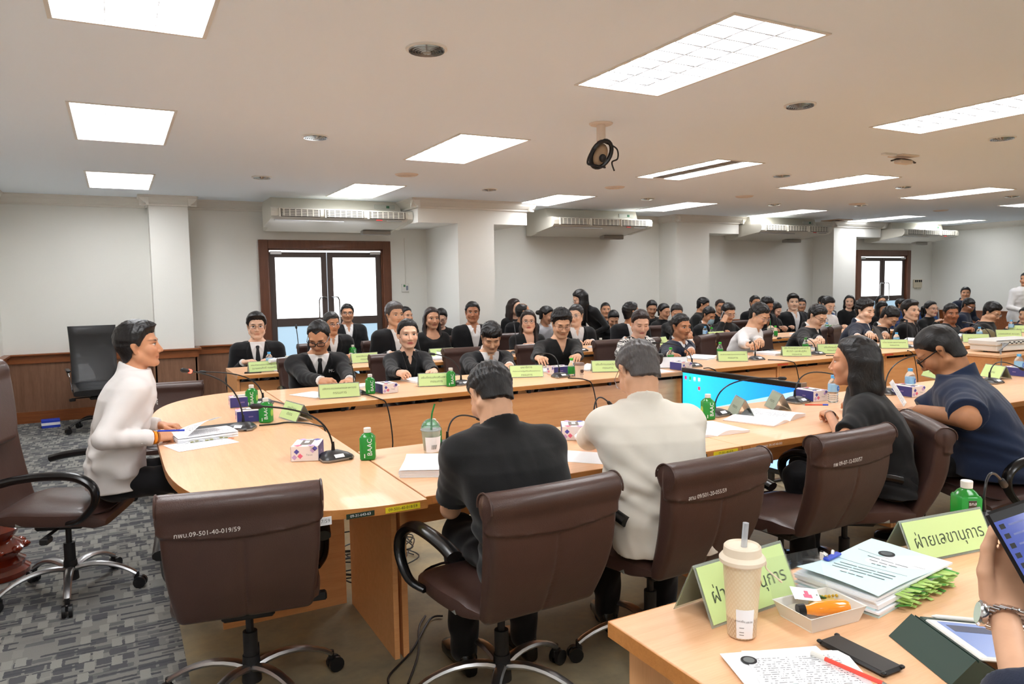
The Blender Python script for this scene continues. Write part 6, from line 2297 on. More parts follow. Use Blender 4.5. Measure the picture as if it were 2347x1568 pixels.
    # ---------------- legs
    if not nolegs:
        kf = math.degrees(lnr)
        zs = max(.42, min(.56, z0)) if stand else max(.56, min(.6, z0))
        key = ('legs', q == 'near', round(zs, 1), stand)
        tm = topm if top == 'suit' and not female else M_TROUS
        if key not in LEGS:
            hL = .010 if q == 'near' else .016
            g = Fld((-.30, -.20, .03), (.30, .62, zs+.16), hL)
            for sx in (-1, 1):
                if stand:
                    g.cone((sx*.09, 0, zs), (sx*.10, .01, .5*zs), .088, .062, .02); g.cone((sx*.10, .01, .5*zs), (sx*.10, -.0, .07), .062, .052, .02)
                else:
                    g.cone((sx*.085, .0, zs), (sx*.125, .43, zs-.01), .080, .068, .025, rip=(.003, 20, 1)); g.cone((sx*.125, .43, zs), (sx*.13, .40, .09), .068, .055, .02, rip=(.004, 16, 2))
            g.cone((-.06, .0, zs+.0), (.06, .0, zs+.0), .095, .095, .03)
            LEGS[key] = g.mesh('trousers', tm)
            sm = MB()
            for sx in (-1, 1):
                yb = .0 if stand else .40
                pass
            c_ = []
            for sx in (-1, 1):
                yb = 0 if stand else .40
                b = MB(); secs = []
                for tq, hw, hz_ in ((-.07, .025, .028), (-.05, .034, .045), (.02, .038, .05), (.09, .044, .036), (.15, .046, .030), (.19, .034, .024), (.205, .015, .015)):
                    secs.append((V((sx*.13 if not stand else sx*.1, yb+tq, .012+hz_)), V((hw, 0, 0)), V((0, 0, hz_)), .7))
                loft(b, secs, 14)
                b.tube([(sx*(.13 if not stand else .1), yb-.02, .05), (sx*(.13 if not stand else .1), yb-.01, .12)], [.036, .034], 10)
                LEGS[key+(sx,)] = b.mesh('shoe', M_SHOE)
        put('trousers', LEGS[key], r)
        for sx in (-1, 1):
            put('shoe', LEGS[key+(sx,)], r)
    return r, dict(HO=HO, Rh=Rh, NB=NB, arms=arms, z0=z0, loc=loc, Mw=Mw, fronty=fronty, TH=TH_)


def hair_mesh(style, q, dn, bk, hm):
    h = {'near': .0045, 'mid': .0062, 'far': .0085}[q]
    longs = style in ('long', 'bob', 'longside', 'longfront', 'shoulder')
    ext = .45 if style in ('long', 'longside', 'longfront') else (.34 if style == 'shoulder' else (.2 if longs else .16))
    lo = np.array([-.14, -.2, -.16]); hi = np.array([.14, .14, .17])
    if longs or style in ('pony', 'bun', 'tied'):
        lo = np.minimum(lo, dn*ext-.14); hi = np.maximum(hi, dn*ext+.14)
    f = Fld(lo, hi, h)
    t = {'short': .012, 'spiky': .018, 'recede': .010, 'buzz': .005, 'neat': .015, 'bald': .006, 'fringe': .016, 'side': .017}.get(style, .013)
    # hairline height as function of y (front +)
    if style in ('recede', 'bald'):
        yk = [-.13, -.06, -.028, -.010, .010, .03, .05, .075, .1]; zk = [-.055, -.052, -.03, .0, .002, .028, .075, .10, .12]
    elif style in ('fringe',):
        yk = [-.13, -.06, -.028, -.010, .010, .03, .06, .085, .1]; zk = [-.062, -.058, -.034, -.005, -.006, .015, .035, .040, .045]
    elif style in ('neat', 'side'):
        yk = [-.13, -.06, -.03, -.012, .014, .03, .052, .085, .1]; zk = [-.078, -.070, -.044, -.006, -.006, .022, .056, .064, .068]
    elif longs or style in ('pony', 'bun', 'tied'):
        yk = [-.13, -.06, -.028, -.010, .012, .03, .055, .085, .1]; zk = [-.08, -.07, -.05, -.035, .0, .030, .060, .075, .085]
    else:
        yk = [-.13, -.06, -.028, -.010, .010, .03, .055, .085, .1]; zk = [-.078, -.070, -.044, -.004, -.006, .024, .054, .064, .07]

    def shell(X, Y, Zz):
        tt = t+(.010*np.clip((Zz-.02)/.08, 0, 1) if style in ('neat', 'side', 'spiky') else 0)
        if style == 'neat':
            tt = tt+.012*np.clip((Y-.02)/.06, 0, 1)*np.clip((Zz-.03)/.05, 0, 1)
        zl = np.interp(np.broadcast_to(Y, np.broadcast(X, Y, Zz).shape).ravel(), yk, zk).reshape(np.broadcast(X, Y, Zz).shape).astype(F4)
        tt = tt*np.clip((Zz-zl)/.035, .22, 1)
        a = (.0745+tt*np.where(Zz < .0, .5, .85)) if style not in ('long', 'bob', 'shoulder', 'longfront', 'longside') else .078+tt*.6
        b_ = .094+tt; c_ = .086+tt
        qx, qy, qz = X/a, (Y+.012)/b_, (Zz-.028)/c_
        k0 = np.sqrt(qx*qx+qy*qy+qz*qz)+1e-6
        k1 = np.sqrt((qx/a)**2+(qy/b_)**2+(qz/c_)**2)+1e-6
        d = k0*(k0-1)/k1
        amp = {'spiky': .0045, 'short': .0028, 'fringe': .0034, 'buzz': .0006}.get(style, .0018)
        d = d+amp*(np.sin(X*210+9*np.sin(Y*40))*np.sin(Y*90+X*70)+.6*np.sin(Zz*170+X*60))
        if style == 'recede':
            zl = zl-.035*np.clip(1-np.abs(X)/.03, 0, 1)*(Y > .04)
        ed = (zl-Zz)*.8+.0014*np.sin(X*260+Y*90)
        hh = np.maximum(.006-np.abs(d-ed), 0)
        d = np.maximum(d, ed)+hh*hh/.024
        if style == 'bald':
            d = np.maximum(d, .055-np.sqrt(X*X+(Y-.01)**2+(Zz-.125)**2))
        return d
    f.add(shell, (-.1, -.12, -.09), (.1, .1, .14), 0)
    if not longs:
        def nape(X, Y, Zz):
            t_ = np.clip((-.005-Zz)/.075, 0, 1)
            d = np.sqrt(X*X*.92+(Y+.040-.012*t_)**2)-(.0655-.006*t_)
            ed = np.maximum((np.interp(np.broadcast_to(Y, d.shape).ravel(), yk, zk).reshape(d.shape).astype(F4)-.012-Zz)*.8+.0012*np.sin(X*240), Zz-.01)
            return np.maximum(np.maximum(d, ed), Y+.028)
        f.add(nape, (-.08, -.12, -.10), (.08, 0, .02), .012)
    dn = dn/np.linalg.norm(dn)
    if longs:
        Ln = {'long': .34, 'bob': .13, 'shoulder': .24, 'longside': .36, 'longfront': .34}[style]
        fwdv = np.array([0, 1.0, 0])
        for sx in (-1, 1):
            a = np.array([sx*.070, -.005, .03]); b_ = a+dn*(.11)+np.array([sx*.012, -.012, 0])
            f.cone(a, b_, .022, .026, .02, flat=((1, 0, 0), .65))
            c_ = b_+dn*(Ln-.11)+np.array([sx*.01, -.02 if style != 'longfront' else .06, 0])
            f.cone(b_, c_, .028, .024 if style != 'bob' else .02, .02, flat=((1, 0, 0), .75))
        for xx in (-.045, -.015, .015, .045):
            a = np.array([xx, -.085, .0]); b_ = a+dn*.12+bk*.006
            f.cone(a, b_, .034, .036, .025)
            c_ = b_+dn*(Ln-.12)+bk*.01*(1-abs(xx)*6)
            f.cone(b_, c_, .034, .022, .025)
    if style in ('shoulder', 'long', 'bob'):
        Ln = {'long': .34, 'bob': .13, 'shoulder': .24}[style]
        for sx in (-1, 1):
            a = np.array([sx*.064, -.050, .01]); b_ = a+dn*Ln+bk*.004
            f.cone(a, b_, .030, .022, .03)
            a = np.array([sx*.070, -.025, .01]); b_ = a+dn*Ln*.97
            f.cone(a, b_, .024, .020, .03)
    if style == 'pony':
        a = np.array([0, -.115, .01])
        f.cone(a, a+bk*.03, .024, .026, .01); f.cone(a+bk*.03, a+bk*.035+dn*.10, .03, .028, .015); f.cone(a+bk*.035+dn*.10, a+bk*.02+dn*.2, .028, .010, .015)
    if style in ('bun', 'tied'):
        f.cone((0, -.12, -.005), (0, -.135, -.01), .034 if style == 'bun' else .022, .032 if style == 'bun' else .022, .012)
    return f.mesh('hair', hm, smooth=1)


SK = {
    'mid': skin('skin_mid', S(218, 170, 138)), 'mid_d': skin('skin_mid_down', S(218, 170, 138), 'down'),
    'fair': skin('skin_fair', S(232, 190, 162)), 'fair_d': skin('skin_fair_down', S(232, 190, 162), 'down'),
    'tan': skin('skin_tan', S(202, 148, 114)), 'tan_d': skin('skin_tan_down', S(202, 148, 114), 'down'),
    'dark': skin('skin_dark', S(176, 122, 92)), 'dark_d': skin('skin_dark_down', S(176, 122, 92), 'down'),
    'fem': skin('skin_fem', S(230, 184, 156), lips=S(190, 78, 84), brow=.7), 'fem_d': skin('skin_fem_down', S(230, 184, 158), 'down', lips=S(186, 84, 88), brow=.7),
    'femt': skin('skin_fem_tan', S(206, 154, 122), lips=S(160, 84, 76), brow=.7), 'femt_d': skin('skin_fem_tan_down', S(206, 154, 122), 'down', lips=S(160, 84, 76), brow=.7),
    'beard': skin('skin_goatee', S(178, 124, 88), 'down', beard=1, stub=.55), 'must': skin('skin_moustache', S(168, 112, 82), beard=.7), 'must_l': skin('skin_moustache_light', S(190, 134, 100), 'open', beard=.4),
}
M_LENS = mat('spectacle_lens', S(220, 225, 235), .05, trans=.95, ior=1.02, alpha=.35)
M_SUIT = fabric('black_suit_cloth', S(21, 21, 24))
M_NAVYS = fabric('navy_suit_cloth', S(34, 40, 58))
M_NAVYT = fabric('navy_linen', S(32, 44, 70))
M_BLKL = fabric('black_linen', S(27, 27, 28))
M_TROUS = fabric('black_trousers', S(20, 20, 22))
M_WSHIRT = fabric('white_shirt_cloth', S(232, 230, 230), vary=.03)
M_WJKT = fabric('white_uniform_cloth', S(226, 222, 220), vary=.02, bump=.05, scale=900)
M_IJKT = fabric('ivory_uniform_cloth', S(226, 221, 210), vary=.02, bump=.06, scale=900)
M_GREYT = fabric('pale_grey_cloth', S(190, 190, 196))
M_SHOE = mat('black_shoe', S(14, 14, 14), .22)
G_BLK = mat('black_spectacles', S(18, 18, 18), .3)
G_GOLD = mat('gold_spectacles', S(170, 120, 80), .3, .7)
G_SILV = mat('silver_spectacles', S(190, 190, 195), .25, .8)
G_BRN = mat('tortoise_spectacles', S(80, 50, 34), .3)
M_GOLD = mat('gold_embroidery', S(206, 168, 52), .5)
M_GRNE = mat('green_embroidery', S(40, 120, 90), .5)
# ------------------------------------------------------------------ the people in the room


def al(px_):
    return 28.2+math.degrees(math.atan((px_-1173.5)/1687))


M_HOUND = fabric('houndstooth_cloth', S(226, 224, 220), vary=.02)
t = NT(M_HOUND)
co = t.n('ShaderNodeTexCoord').outputs['Object']
sp_ = t.n('ShaderNodeSeparateXYZ', {0: co})
u_ = t.math('FRACT', t.math('DIVIDE', sp_.outputs[0], .036))
v_ = t.math('FRACT', t.math('DIVIDE', sp_.outputs[2], .036))
a_ = t.math('LESS_THAN', u_, .5); b_ = t.math('LESS_THAN', v_, .5)
dg = t.math('LESS_THAN', t.math('FRACT', t.math('MULTIPLY', t.math('ADD', u_, v_), 2.0)), .5)
both = t.math('MULTIPLY', a_, b_)
one = t.math('SUBTRACT', t.math('ADD', a_, b_), t.math('MULTIPLY', both, 2.0))
pat = t.math('ADD', both, t.math('MULTIPLY', one, dg), clamp=True)
t.color(t.mix(pat, S(228, 226, 222), S(28, 26, 28)))
BT = mat('black_tie', S(20, 20, 24), .6)
WT = M_WSHIRT
A = dict(Y=6.2, q='mid', grp='people seated along the back wing')
B = dict(Y=8.0, q='mid', grp='people of the second row')
Cc = dict(Y=9.2, q='far', grp='people seated by the wall')
SLN = mat('silver_badge', S(190, 192, 190), .4, .4)
WE = mat('white_embroidery', S(230, 230, 230), .6)


USED = set()


def P(lab, x, y, rel=0, face=None, hp=None, **k):
    Y = k.pop('Y')
    H = atY(x, y, Y)
    a = al(x)
    look = 180-a+rel
    f = face if face is not None else 180-a*.25+rel*.25
    s = k.pop('s', 1.0)
    if hp:
        d = float(np.dot(np.array(H)-np.array([0, 0, CZ]), FWD))
        s = max(.92, min(1.14, hp*d/1687/.245))
    if 'hands' not in k:
        k['hands'] = ((.14, .20), (-.14, .20)) if Y < 8.5 else (None, None)
    r = person(lab, H=H, face=f, look=look, s=s, **k)
    if not k.get('stand') and Y < 8.3:
        c = [q for q in CH[6:] if id(q) not in USED]
        c.sort(key=lambda q: (q.location-r[0].location).length)
        if c and (c[0].location-r[0].location).length < .6:
            USED.add(id(c[0]))
            c[0].location = r[0].location; c[0].rotation_euler = (0, 0, math.radians(f))
    return r


P('man in black suit and tie with gold pin, seated alone at the table end', 588, 748, 2, 172, 75, hair='neat', glasses=('rect', G_GOLD), skin_=SK['fair'], shirtc=WT, tie=BT, lean=6, emblem=[('pin', -.085, .62, .008, M_GOLD)], vneck=(.30, .065), **{**B, 'q': 'near'})
P('man with thick black glasses and MOAC jacket reading with his head bowed', 731, 772, -14, 178, 82, hair='recede', glasses=('thick', G_BLK), skin_=SK['tan_d'], pitch=30, lean=20, shirtc=WT, tie=BT, vneck=(.62, .075), hands=(('px', 745, 878), ('px', 802, 872)), poses=('pen', 'flat'),
  emblem=[('text', -.105, .76, .036, WE, 'MOAC'), ('row', .105, .78, .01, M_GRNE)], **{**A, 'q': 'near'})
P('grey haired man in glasses half hidden behind the MOAC jacket man', 760, 740, 25, hair='short', hairm=H_SALT, glasses=('rect', G_SILV), skin_=SK['tan'], shirtc=WT, pitch=10, heavy=.3, **B)
P('man in glasses with open white collar sitting before the glass doors', 796, 718, 2, hair='short', glasses=('rect', G_BLK), skin_=SK['tan'], shirtc=WT, lean=4, **{**Cc, 'q': 'mid'})
P('grey haired man in black suit looking right, behind the blazer woman', 905, 722, 28, hp=72, hair='side', hairm=H_GREY, skin_=SK['mid'], shirtc=WT, lean=6, **B)
P('woman in black blazer with tied hair and red lips, pen in hand', 935, 766, 12, 176, 70, female=True, hair='tied', skin_=SK['fem'], shirtc=M_BLKL, lean=8, vneck=(.45, .06), hands=(('px', 935, 880), ('px', 1010, 872)), poses=('pen', 'flat'), **{**A, 'q': 'near'})
P('woman with long black hair hidden behind the grey haired man', 930, 724, 40, female=True, hair='long', skin_=SK['femt'], top='tee', topc=M_BLKL, **Cc)
P('long haired woman in a black top with white trim by the column', 990, 730, 18, hp=52, female=True, hair='longfront', hairm=H_DARK, skin_=SK['femt'], top='scoop', topc=M_BLKL, sleeve='short', lean=4, **{**Cc, 'Y': 8.5, 'q': 'mid'})
P('woman in glasses bowed behind the long haired woman', 1011, 728, -8, female=True, hair='tied', skin_=SK['fem_d'], glasses=('round', G_BRN), top='tee', topc=M_BLKL, pitch=25, **{**Cc, 'Y': 9.0})
P('man in black jacket with open white collar in front of the wide column', 1083, 716, 4, hp=52, hair='short', skin_=SK['dark'], shirtc=WT, lean=3, vneck=(.3, .075), Y=8.5, q='mid', grp='people seated by the wall')
P('man with bowed head and open white shirt writing at the back wing', 1126, 772, 8, 178, 74, hair='fringe', skin_=SK['mid_d'], pitch=32, lean=20, shirtc=WT, vneck=(.4, .08), hands=(('px', 1150, 872), ('px', 1180, 866)), poses=('rest', 'rest'), **{**A, 'q': 'near'})
P('long haired woman looking right in front of the white wall', 1180, 704, 60, female=True, hair='long', hairm=H_DARK, skin_=SK['fem'], top='tee', topc=M_BLKL, **Cc)
P('balding man turned away behind the woman in round glasses', 1199, 715, 105, 170, hair='bald', skin_=SK['tan'], topc=M_SUIT, top='suit', **{**Cc, 'Y': 8.7, 'q': 'mid'})
P('woman in black cardigan and round glasses in the second row', 1211, 736, 3, hp=60, female=True, hair='longfront', hairm=H_DARK, skin_=SK['fem'], glasses=('round', G_BRN), top='vtop', topc=M_BLKL, heavy=.5, **B)
P('woman in glasses and pale top looking down to the right', 1253, 722, 70, 200, female=True, hair='bun', skin_=SK['femt_d'], glasses=('thin', G_SILV), top='tee', topc=M_GREYT, pitch=18, **{**Cc, 'Y': 8.7, 'q': 'mid'})
P('man in round glasses and black shirt with silver badge', 1287, 742, 14, 176, 80, hair='spiky', skin_=SK['mid_d'], glasses=('round', G_BRN), pitch=18, lean=14, top='shirtopen', topc=M_BLKL, vneck=(.76, .05), emblem=[('disc', -.095, .76, .022, SLN), ('row', -.095, .68, .01, M_GOLD)], hands=(('px', 1225, 862), ('px', 1330, 850)), **{**A, 'q': 'near'})
P('man in glasses with lanyard over white tee in the second row', 1320, 722, -20, hp=60, hair='short', hairm=H_SALT, skin_=SK['fair'], glasses=('thin', G_SILV), shirtc=WT, vneck=(.2, .09), pitch=6, heavy=.3, **B)
P('standing woman with very long black hair bending over the row', 1329, 684, -78, 92, female=True, hair='long', skin_=SK['fem'], top='shirt', topc=M_BLKL, pitch=28, lean=38, stand=True, glasses=('thin', G_SILV), hands=(None, None), Y=8.5, q='mid')
P('bald person mostly hidden behind the bending woman', 1388, 710, 10, hair='buzz', skin_=SK['tan'], top='tee', topc=M_BLKL, **{**Cc, 'Y': 9.6})
P('woman with black hair bowed beside the bending woman', 1406, 730, 10, female=True, hair='tied', skin_=SK['femt_d'], top='tee', topc=M_BLKL, pitch=35, **{**Cc, 'Y': 8.9})
P('man in black suit turned away to the right in the second row', 1447, 715, 118, 160, 62, hair='short', skin_=SK['tan'], shirtc=WT, **B)
P('woman in houndstooth blouse reading with lowered eyes', 1468, 740, 16, 178, 72, female=True, hair='tied', hairm=H_DARK, skin_=SK['fem_d'], top='vtop', topc=M_HOUND, vneck=(.86, .055), pitch=20, lean=12, heavy=.3, hands=(('px', 1420, 850), ('px', 1500, 845)), poses=('rest', 'rest'), **{**A, 'q': 'near'})
P('woman looking down, upper left of three seated by the third column', 1494, 706, 10, female=True, hair='tied', skin_=SK['femt_d'], top='tee', topc=M_BLKL, pitch=20, **{**Cc, 'Y': 9.1})
P('woman with centre parted hair looking right by the third column', 1522, 714, 48, female=True, hair='tied', skin_=SK['femt_d'], top='shirt', topc=M_BLKL, pitch=12, **{**Cc, 'Y': 8.8, 'q': 'mid'})
P('woman with greying hair in a black shirt, writing behind the navy suit man', 1551, 716, 8, female=True, hair='tied', hairm=H_SALT, skin_=SK['femt_d'], top='shirt', topc=M_BLKL, pitch=25, hands=(('px', 1590, 775, .785), ('px', 1600, 778, .785)), **B)
P('young man in navy suit and white shirt with raised fingers', 1561, 748, 42, 196, 68, hair='short', skin_=SK['must_l'], topc=M_NAVYS, shirtc=WT, pitch=6, lean=8, vneck=(.2, .075), hands=(('px', 1560, 850), ('px', 1612, 838, .84)), poses=('rest', 'rest'), **{**A, 'q': 'near'})
P('man with black hair looking down right, left of the masked man', 1612, 699, 80, 210, hair='short', skin_=SK['tan'], top='shirt', topc=M_BLKL, pitch=20, **{**Cc, 'Y': 8.9})
mk, info = P('man in a pale blue face mask looking down', 1625, 722, 48, 195, hair='short', skin_=SK['tan_d'], shirtc=WT, pitch=26, **{**B, 'Y': 8.15})
b = MB()
b.grid(lambda u, v: V((.058*math.sin((u-.5)*2.4), .03+.083*math.cos((u-.5)*2.2)-.004*math.cos(v*6), -.02-.085*v)), 12, 6, (0, .002, 0))
o = b.obj('face_mask', mat('mask_blue', S(170, 200, 214), .8), mk, fix=True); o.matrix_local = info['Mw']
P('brown haired head behind the man on the telephone', 1651, 703, 20, hair='short', hairm=H_DARK, skin_=SK['tan'], top='tee', topc=M_BLKL, **{**Cc, 'Y': 9.3})
P('man in glasses and black shirt holding a phone to his ear', 1669, 716, 34, 190, 56, hair='short', skin_=SK['mid_d'], glasses=('thin', G_SILV), top='shirt', topc=M_BLKL, pitch=22, hands=(tuple(atY(1658, 738, 7.86)), (-.12, .2)), poses=('phone', 'rest'), elbow=(.9, .3, -.8), **B)
H = atY(1655, 724, 7.84)
r = thing('telephone', 'grey telephone held to the ear of the man in a black shirt', 'phone', tuple(H), 0, rot=(.25, .35, .3)); MB().box(-.02, .02, -.008, .008, -.06, .07, .006).obj('handset', mat('phone_grey', S(150, 154, 160), .4), r)
MB().box(-.015, .015, -.0095, -.008, -.03, .055).obj('keypad', M_BLACKPL, r)
P('man in glasses and white long sleeved shirt writing', 1741, 722, 55, 205, 76, hair='short', skin_=SK['mid_d'], glasses=('rect', G_SILV), top='shirtopen', topc=M_WSHIRT, vneck=(.72, .05), pitch=30, lean=22, hands=(('px', 1735, 822), ('px', 1762, 820)), poses=('pen', 'rest'), heavy=.2, **{**A, 'q': 'near', 'Y': 6.05})
P('black haired head left behind the white shirt man', 1731, 694, 30, hair='short', skin_=SK['tan'], top='suit', topc=M_SUIT, **{**Cc, 'Y': 8.8})
P('dark curly head bowed right behind the white shirt man', 1758, 700, 50, hair='spiky', skin_=SK['dark_d'], top='suit', topc=M_SUIT, pitch=20, **{**B, 'Y': 8.2})
P('woman with black bob looking down by the iced drink', 1777, 710, 60, female=True, hair='bob', skin_=SK['fem_d'], top='tee', topc=M_BLKL, pitch=30, **{**B, 'Y': 8.4})
P('pale young man in black suit and open white shirt sitting upright', 1818, 693, 12, hp=50, hair='neat', skin_=SK['fair'], shirtc=WT, lean=3, vneck=(.25, .07), Y=8.7, q='mid', grp='people seated by the wall')
P('face in glasses hidden behind the pale young man', 1837, 699, 8, hair='short', skin_=SK['tan'], top='tee', topc=M_BLKL, glasses=('thin', G_SILV), **{**Cc, 'Y': 9.4})
P('man in black glasses and black jacket with round emblem, writing', 1874, 724, 50, 205, 74, hair='short', skin_=SK['fair_d'], glasses=('rect', G_BLK), shirtc=WT, pitch=30, lean=22, vneck=(.1, .065), hands=(('px', 1890, 810), ('px', 1915, 806)), poses=('pen', 'rest'), heavy=.3, emblem=[('disc', -.07, .80, .030, M_GOLD, mat('dark_green_cloth', S(36, 48, 34), .8))], **{**A, 'q': 'near', 'Y': 6.05})
P('man in glasses and white shirt looking down in the second row', 1898, 699, 42, hp=50, hair='short', skin_=SK['fair_d'], glasses=('thin', G_SILV), top='shirt', topc=M_WSHIRT, pitch=24, **{**B, 'Y': 7.95})
P('black haired head hidden left of the second row white shirt man', 1888, 694, 40, hair='short', skin_=SK['tan'], top='tee', topc=M_BLKL, **{**Cc, 'Y': 8.9})
P('short haired woman in black left of the far glass doors', 1947, 692, 0, female=True, hair='bob', skin_=SK['fem'], top='tee', topc=M_BLKL, **{**Cc, 'Y': 8.8, 'q': 'mid'})
P('broad man in dark navy jacket with gold emblem looking right', 1983, 712, 52, 205, 66, hair='spiky', skin_=SK['fair_d'], topc=M_NAVYS, shirtc=WT, pitch=10, lean=14, vneck=(.1, .06), heavy=.4, hands=(('px', 1975, 800), ('px', 2030, 795)), emblem=[('disc', -.07, .82, .032, M_GOLD, mat('gold_dark', S(150, 110, 30), .6)), ('row', .08, .80, .01, M_GOLD)], **{**A, 'q': 'near', 'Y': 6.1})
P('woman with black hair before the far glass doors, upper one', 2020, 691, 25, female=True, hair='long', skin_=SK['femt'], top='tee', topc=M_BLKL, **{**Cc, 'Y': 9.3})
P('woman with black hair before the far glass doors, lower one', 2022, 706, 40, female=True, hair='long', skin_=SK['femt_d'], top='tee', topc=M_BLKL, pitch=25, **{**Cc, 'Y': 8.6})
P('man bowed deep over a tablet in black jacket and white shirt', 2040, 726, 58, 205, 58, hair='short', skin_=SK['mid_d'], shirtc=WT, pitch=45, lean=24, glasses=('thin', G_SILV), hands=(('px', 2020, 790, .82), ('px', 2058, 786, .84)), poses=('rest', 'hold'), **{**A, 'Y': 6.15})
P('black haired head hidden behind the suited young man', 2066, 698, 60, hair='short', skin_=SK['tan'], top='tee', topc=M_BLKL, **{**Cc, 'Y': 8.9})
P('young man with combed up hair in black suit looking right', 2087, 712, 46, 200, 50, hair='neat', skin_=SK['fair'], shirtc=M_BLKL, lean=6, vneck=(.3, .06), emblem=[('pin', -.09, .55, .007, WE)], **{**A, 'Y': 6.25})
P('woman with ponytail and gold glasses in black', 2134, 708, 46, hp=40, female=True, hair='pony', skin_=SK['fem'], glasses=('round', G_GOLD), top='shirt', topc=M_BLKL, **{**B, 'Y': 7.8})
P('tanned man with moustache in a black tee looking right', 2180, 718, 22, 190, 52, hair='short', skin_=SK['must'], top='tee', topc=M_BLKL, heavy=.3, lean=6, pitch=4, **{**A, 'Y': 6.2, 'q': 'near'})
P('man in navy emblem jacket seated highest at the back', 2213, 672, 4, hair='short', skin_=SK['tan'], top='jacket', topc=M_NAVYS, shirtc=M_BLKL, vneck=(.5, .05), emblem=[('disc', -.10, .66, .03, M_GOLD)], hands=(None, None), Y=8.2, q='far')
P('man in glasses and dark jacket looking down behind the black tee man', 2220, 700, 55, 200, hair='short', skin_=SK['dark_d'], glasses=('rect', G_SILV), top='shirt', topc=M_NAVYS, pitch=28, **{**B, 'Y': 7.3})
P('stout man in glasses and black shirt bowed at the right', 2274, 716, 60, 205, 54, hair='side', skin_=SK['mid_d'], glasses=('thin', G_SILV), top='shirt', topc=M_BLKL, pitch=26, lean=14, heavy=.9, **{**A, 'Y': 6.1, 'q': 'near'})
P('person in a dark hooded top cut by the right edge', 2350, 722, -20, hair='short', skin_=SK['mid'], top='jacket', topc=M_NAVYS, **{**A, 'Y': 6.1})
P('person in white shirt standing at the right edge', 2352, 640, -30, 150, hair='short', skin_=SK['tan'], top='shirt', topc=M_WSHIRT, stand=True, hands=(None, None), Y=6.9, q='mid')

# ---- the near people
cm, ci = person('chairman in a white buttoned uniform sitting in profile at the head table, pen in hand', H=atY(319, 792, 4.22), face=268, look=258, pitch=-4, lean=13, s=.98, q='near', hair='neat', skin_=skin('skin_chair', S(206, 148, 112)), top='mandarin', topc=M_WJKT,
                hands=(('px', 355, 1003, .79), tuple(atz(372, 975, .79))), poses=('pen', 'rest'), res=(.0032, .0055), grp=None, elbow=(.5, -.8, -.8), emblem=[('row', -.08, .70, .01, SLN)])
w_ = ci['arms'][0]; dd = (w_[2]-w_[1])/np.linalg.norm(w_[2]-w_[1])
MB().tube([V(w_[2]-dd*.012), V(w_[2]+dd*.0)], .034, 20).obj('orange_wristband', mat('orange_band', S(250, 150, 30), .5), cm)
MB().tube([V(w_[2]+dd*.006), V(w_[2]+dd*.014)], .032, 20).obj('bead_bracelet', mat('brown_beads', S(160, 100, 50), .5), cm)
for k in range(4):
    q_ = w_[2]-dd*(.05+.016*k); MB().ball((q_[0]+.034, q_[1], q_[2]-.02), .006, 8, 6).obj('cuff_button', M_WSHIRT, cm)
p = atz(388, 985, .83)
pen(p.x, p.y, 8, 'blue pen in the chairman hand', mat('blue_pen', None), z=.82, tilt=-.1)

person('man in a black short sleeved buttoned shirt seen from behind, head bowed', H=atd(1124, 903, 2.72), face=-4, look=6, pitch=50, roll=-10, lean=20, side=-7, s=.97, q='near', hair='short', skin_=SK['mid_d'], top='mandarin', topc=M_BLKL, sleeve='short', hands=((.10, .25), (-.12, .22)), elbow=(.35, -.4, -1.0), heavy=.05)
person('grey haired man in an ivory uniform jacket seen from behind, glasses low', H=atd(1462, 850, 2.98), face=-22, look=-2, pitch=46, roll=-10, lean=15, side=-5, s=1.0, q='near', hair='short', hairm=H_GREY, skin_=SK['mid_d'], top='mandarin', topc=M_IJKT, glasses=('rect', G_SILV), hands=(('px', 1480, 980, .80), ('px', 1352, 1000, .795)), elbow=(.9, -.4, -.9))
wm, wi = person('woman with shoulder length black hair in a black short sleeved dress looking left', H=atd(1957, 829, 3.6), face=34, look=30, pitch=0, lean=17, s=1.03, q='near', female=True, hair='shoulder', skin_=skin('skin_woman_near', S(206, 150, 116), lips=S(176, 84, 78), brow=.7), top='mandarin', topc=M_BLKL, sleeve='short',
                hands=(('px', 1960, 925, .80), ('px', 1903, 945, .80)), poses=('rest', 'pen'), elbow=(.3, -.5, -1.0), joints={1: (atd(1932, 1008, 3.32), atz(1902, 952, .80), atz(1880, 935, .80))})
w_ = wi['arms'][1]; dd = (w_[2]-w_[1])/np.linalg.norm(w_[2]-w_[1])
MB().tube([V(w_[2]-dd*.02), V(w_[2]-dd*.006)], .029, 18).obj('silver_watch', M_CHROME, wm)
p = atz(1868, 930, .82); pen(p.x, p.y, -35, 'red pen in the woman hand', mat('red_pen', S(230, 90, 60), .3), z=.82)
person('big man in a navy linen shirt with goatee and black glasses bowed over the table', H=atd(2150, 803, 3.95), face=28, look=34, pitch=40, lean=22, s=1.14, q='near', hair='buzz', skin_=SK['beard'], top='mandarin', topc=M_NAVYT, sleeve='short', glasses=('thick', G_BLK), heavy=.6, belly=.5,
       hands=((-.05, .32), ('px', 2090, 935, .81)), poses=('rest', 'rest'), elbow=(.8, -.5, -.9), joints={1: (atd(2222, 962, 3.47), atz(2108, 942, .82), atz(2060, 935, .79))})
person('person in a blue denim shirt cut by the right edge, arm on the table', H=(4.95, 2.05, 1.2), face=10, look=10, lean=14, q='mid', hair='short', skin_=SK['tan'], top='shirt', topc=fabric('denim_cloth', S(70, 104, 150)), hands=((.1, .3), ('px', 2312, 893, .79)), elbow=(.8, -.4, -.9))
jW = atd(2300, 1402, 1.10); jE = atd(2345, 1620, .97); jF = atd(2312, 1290, 1.12)
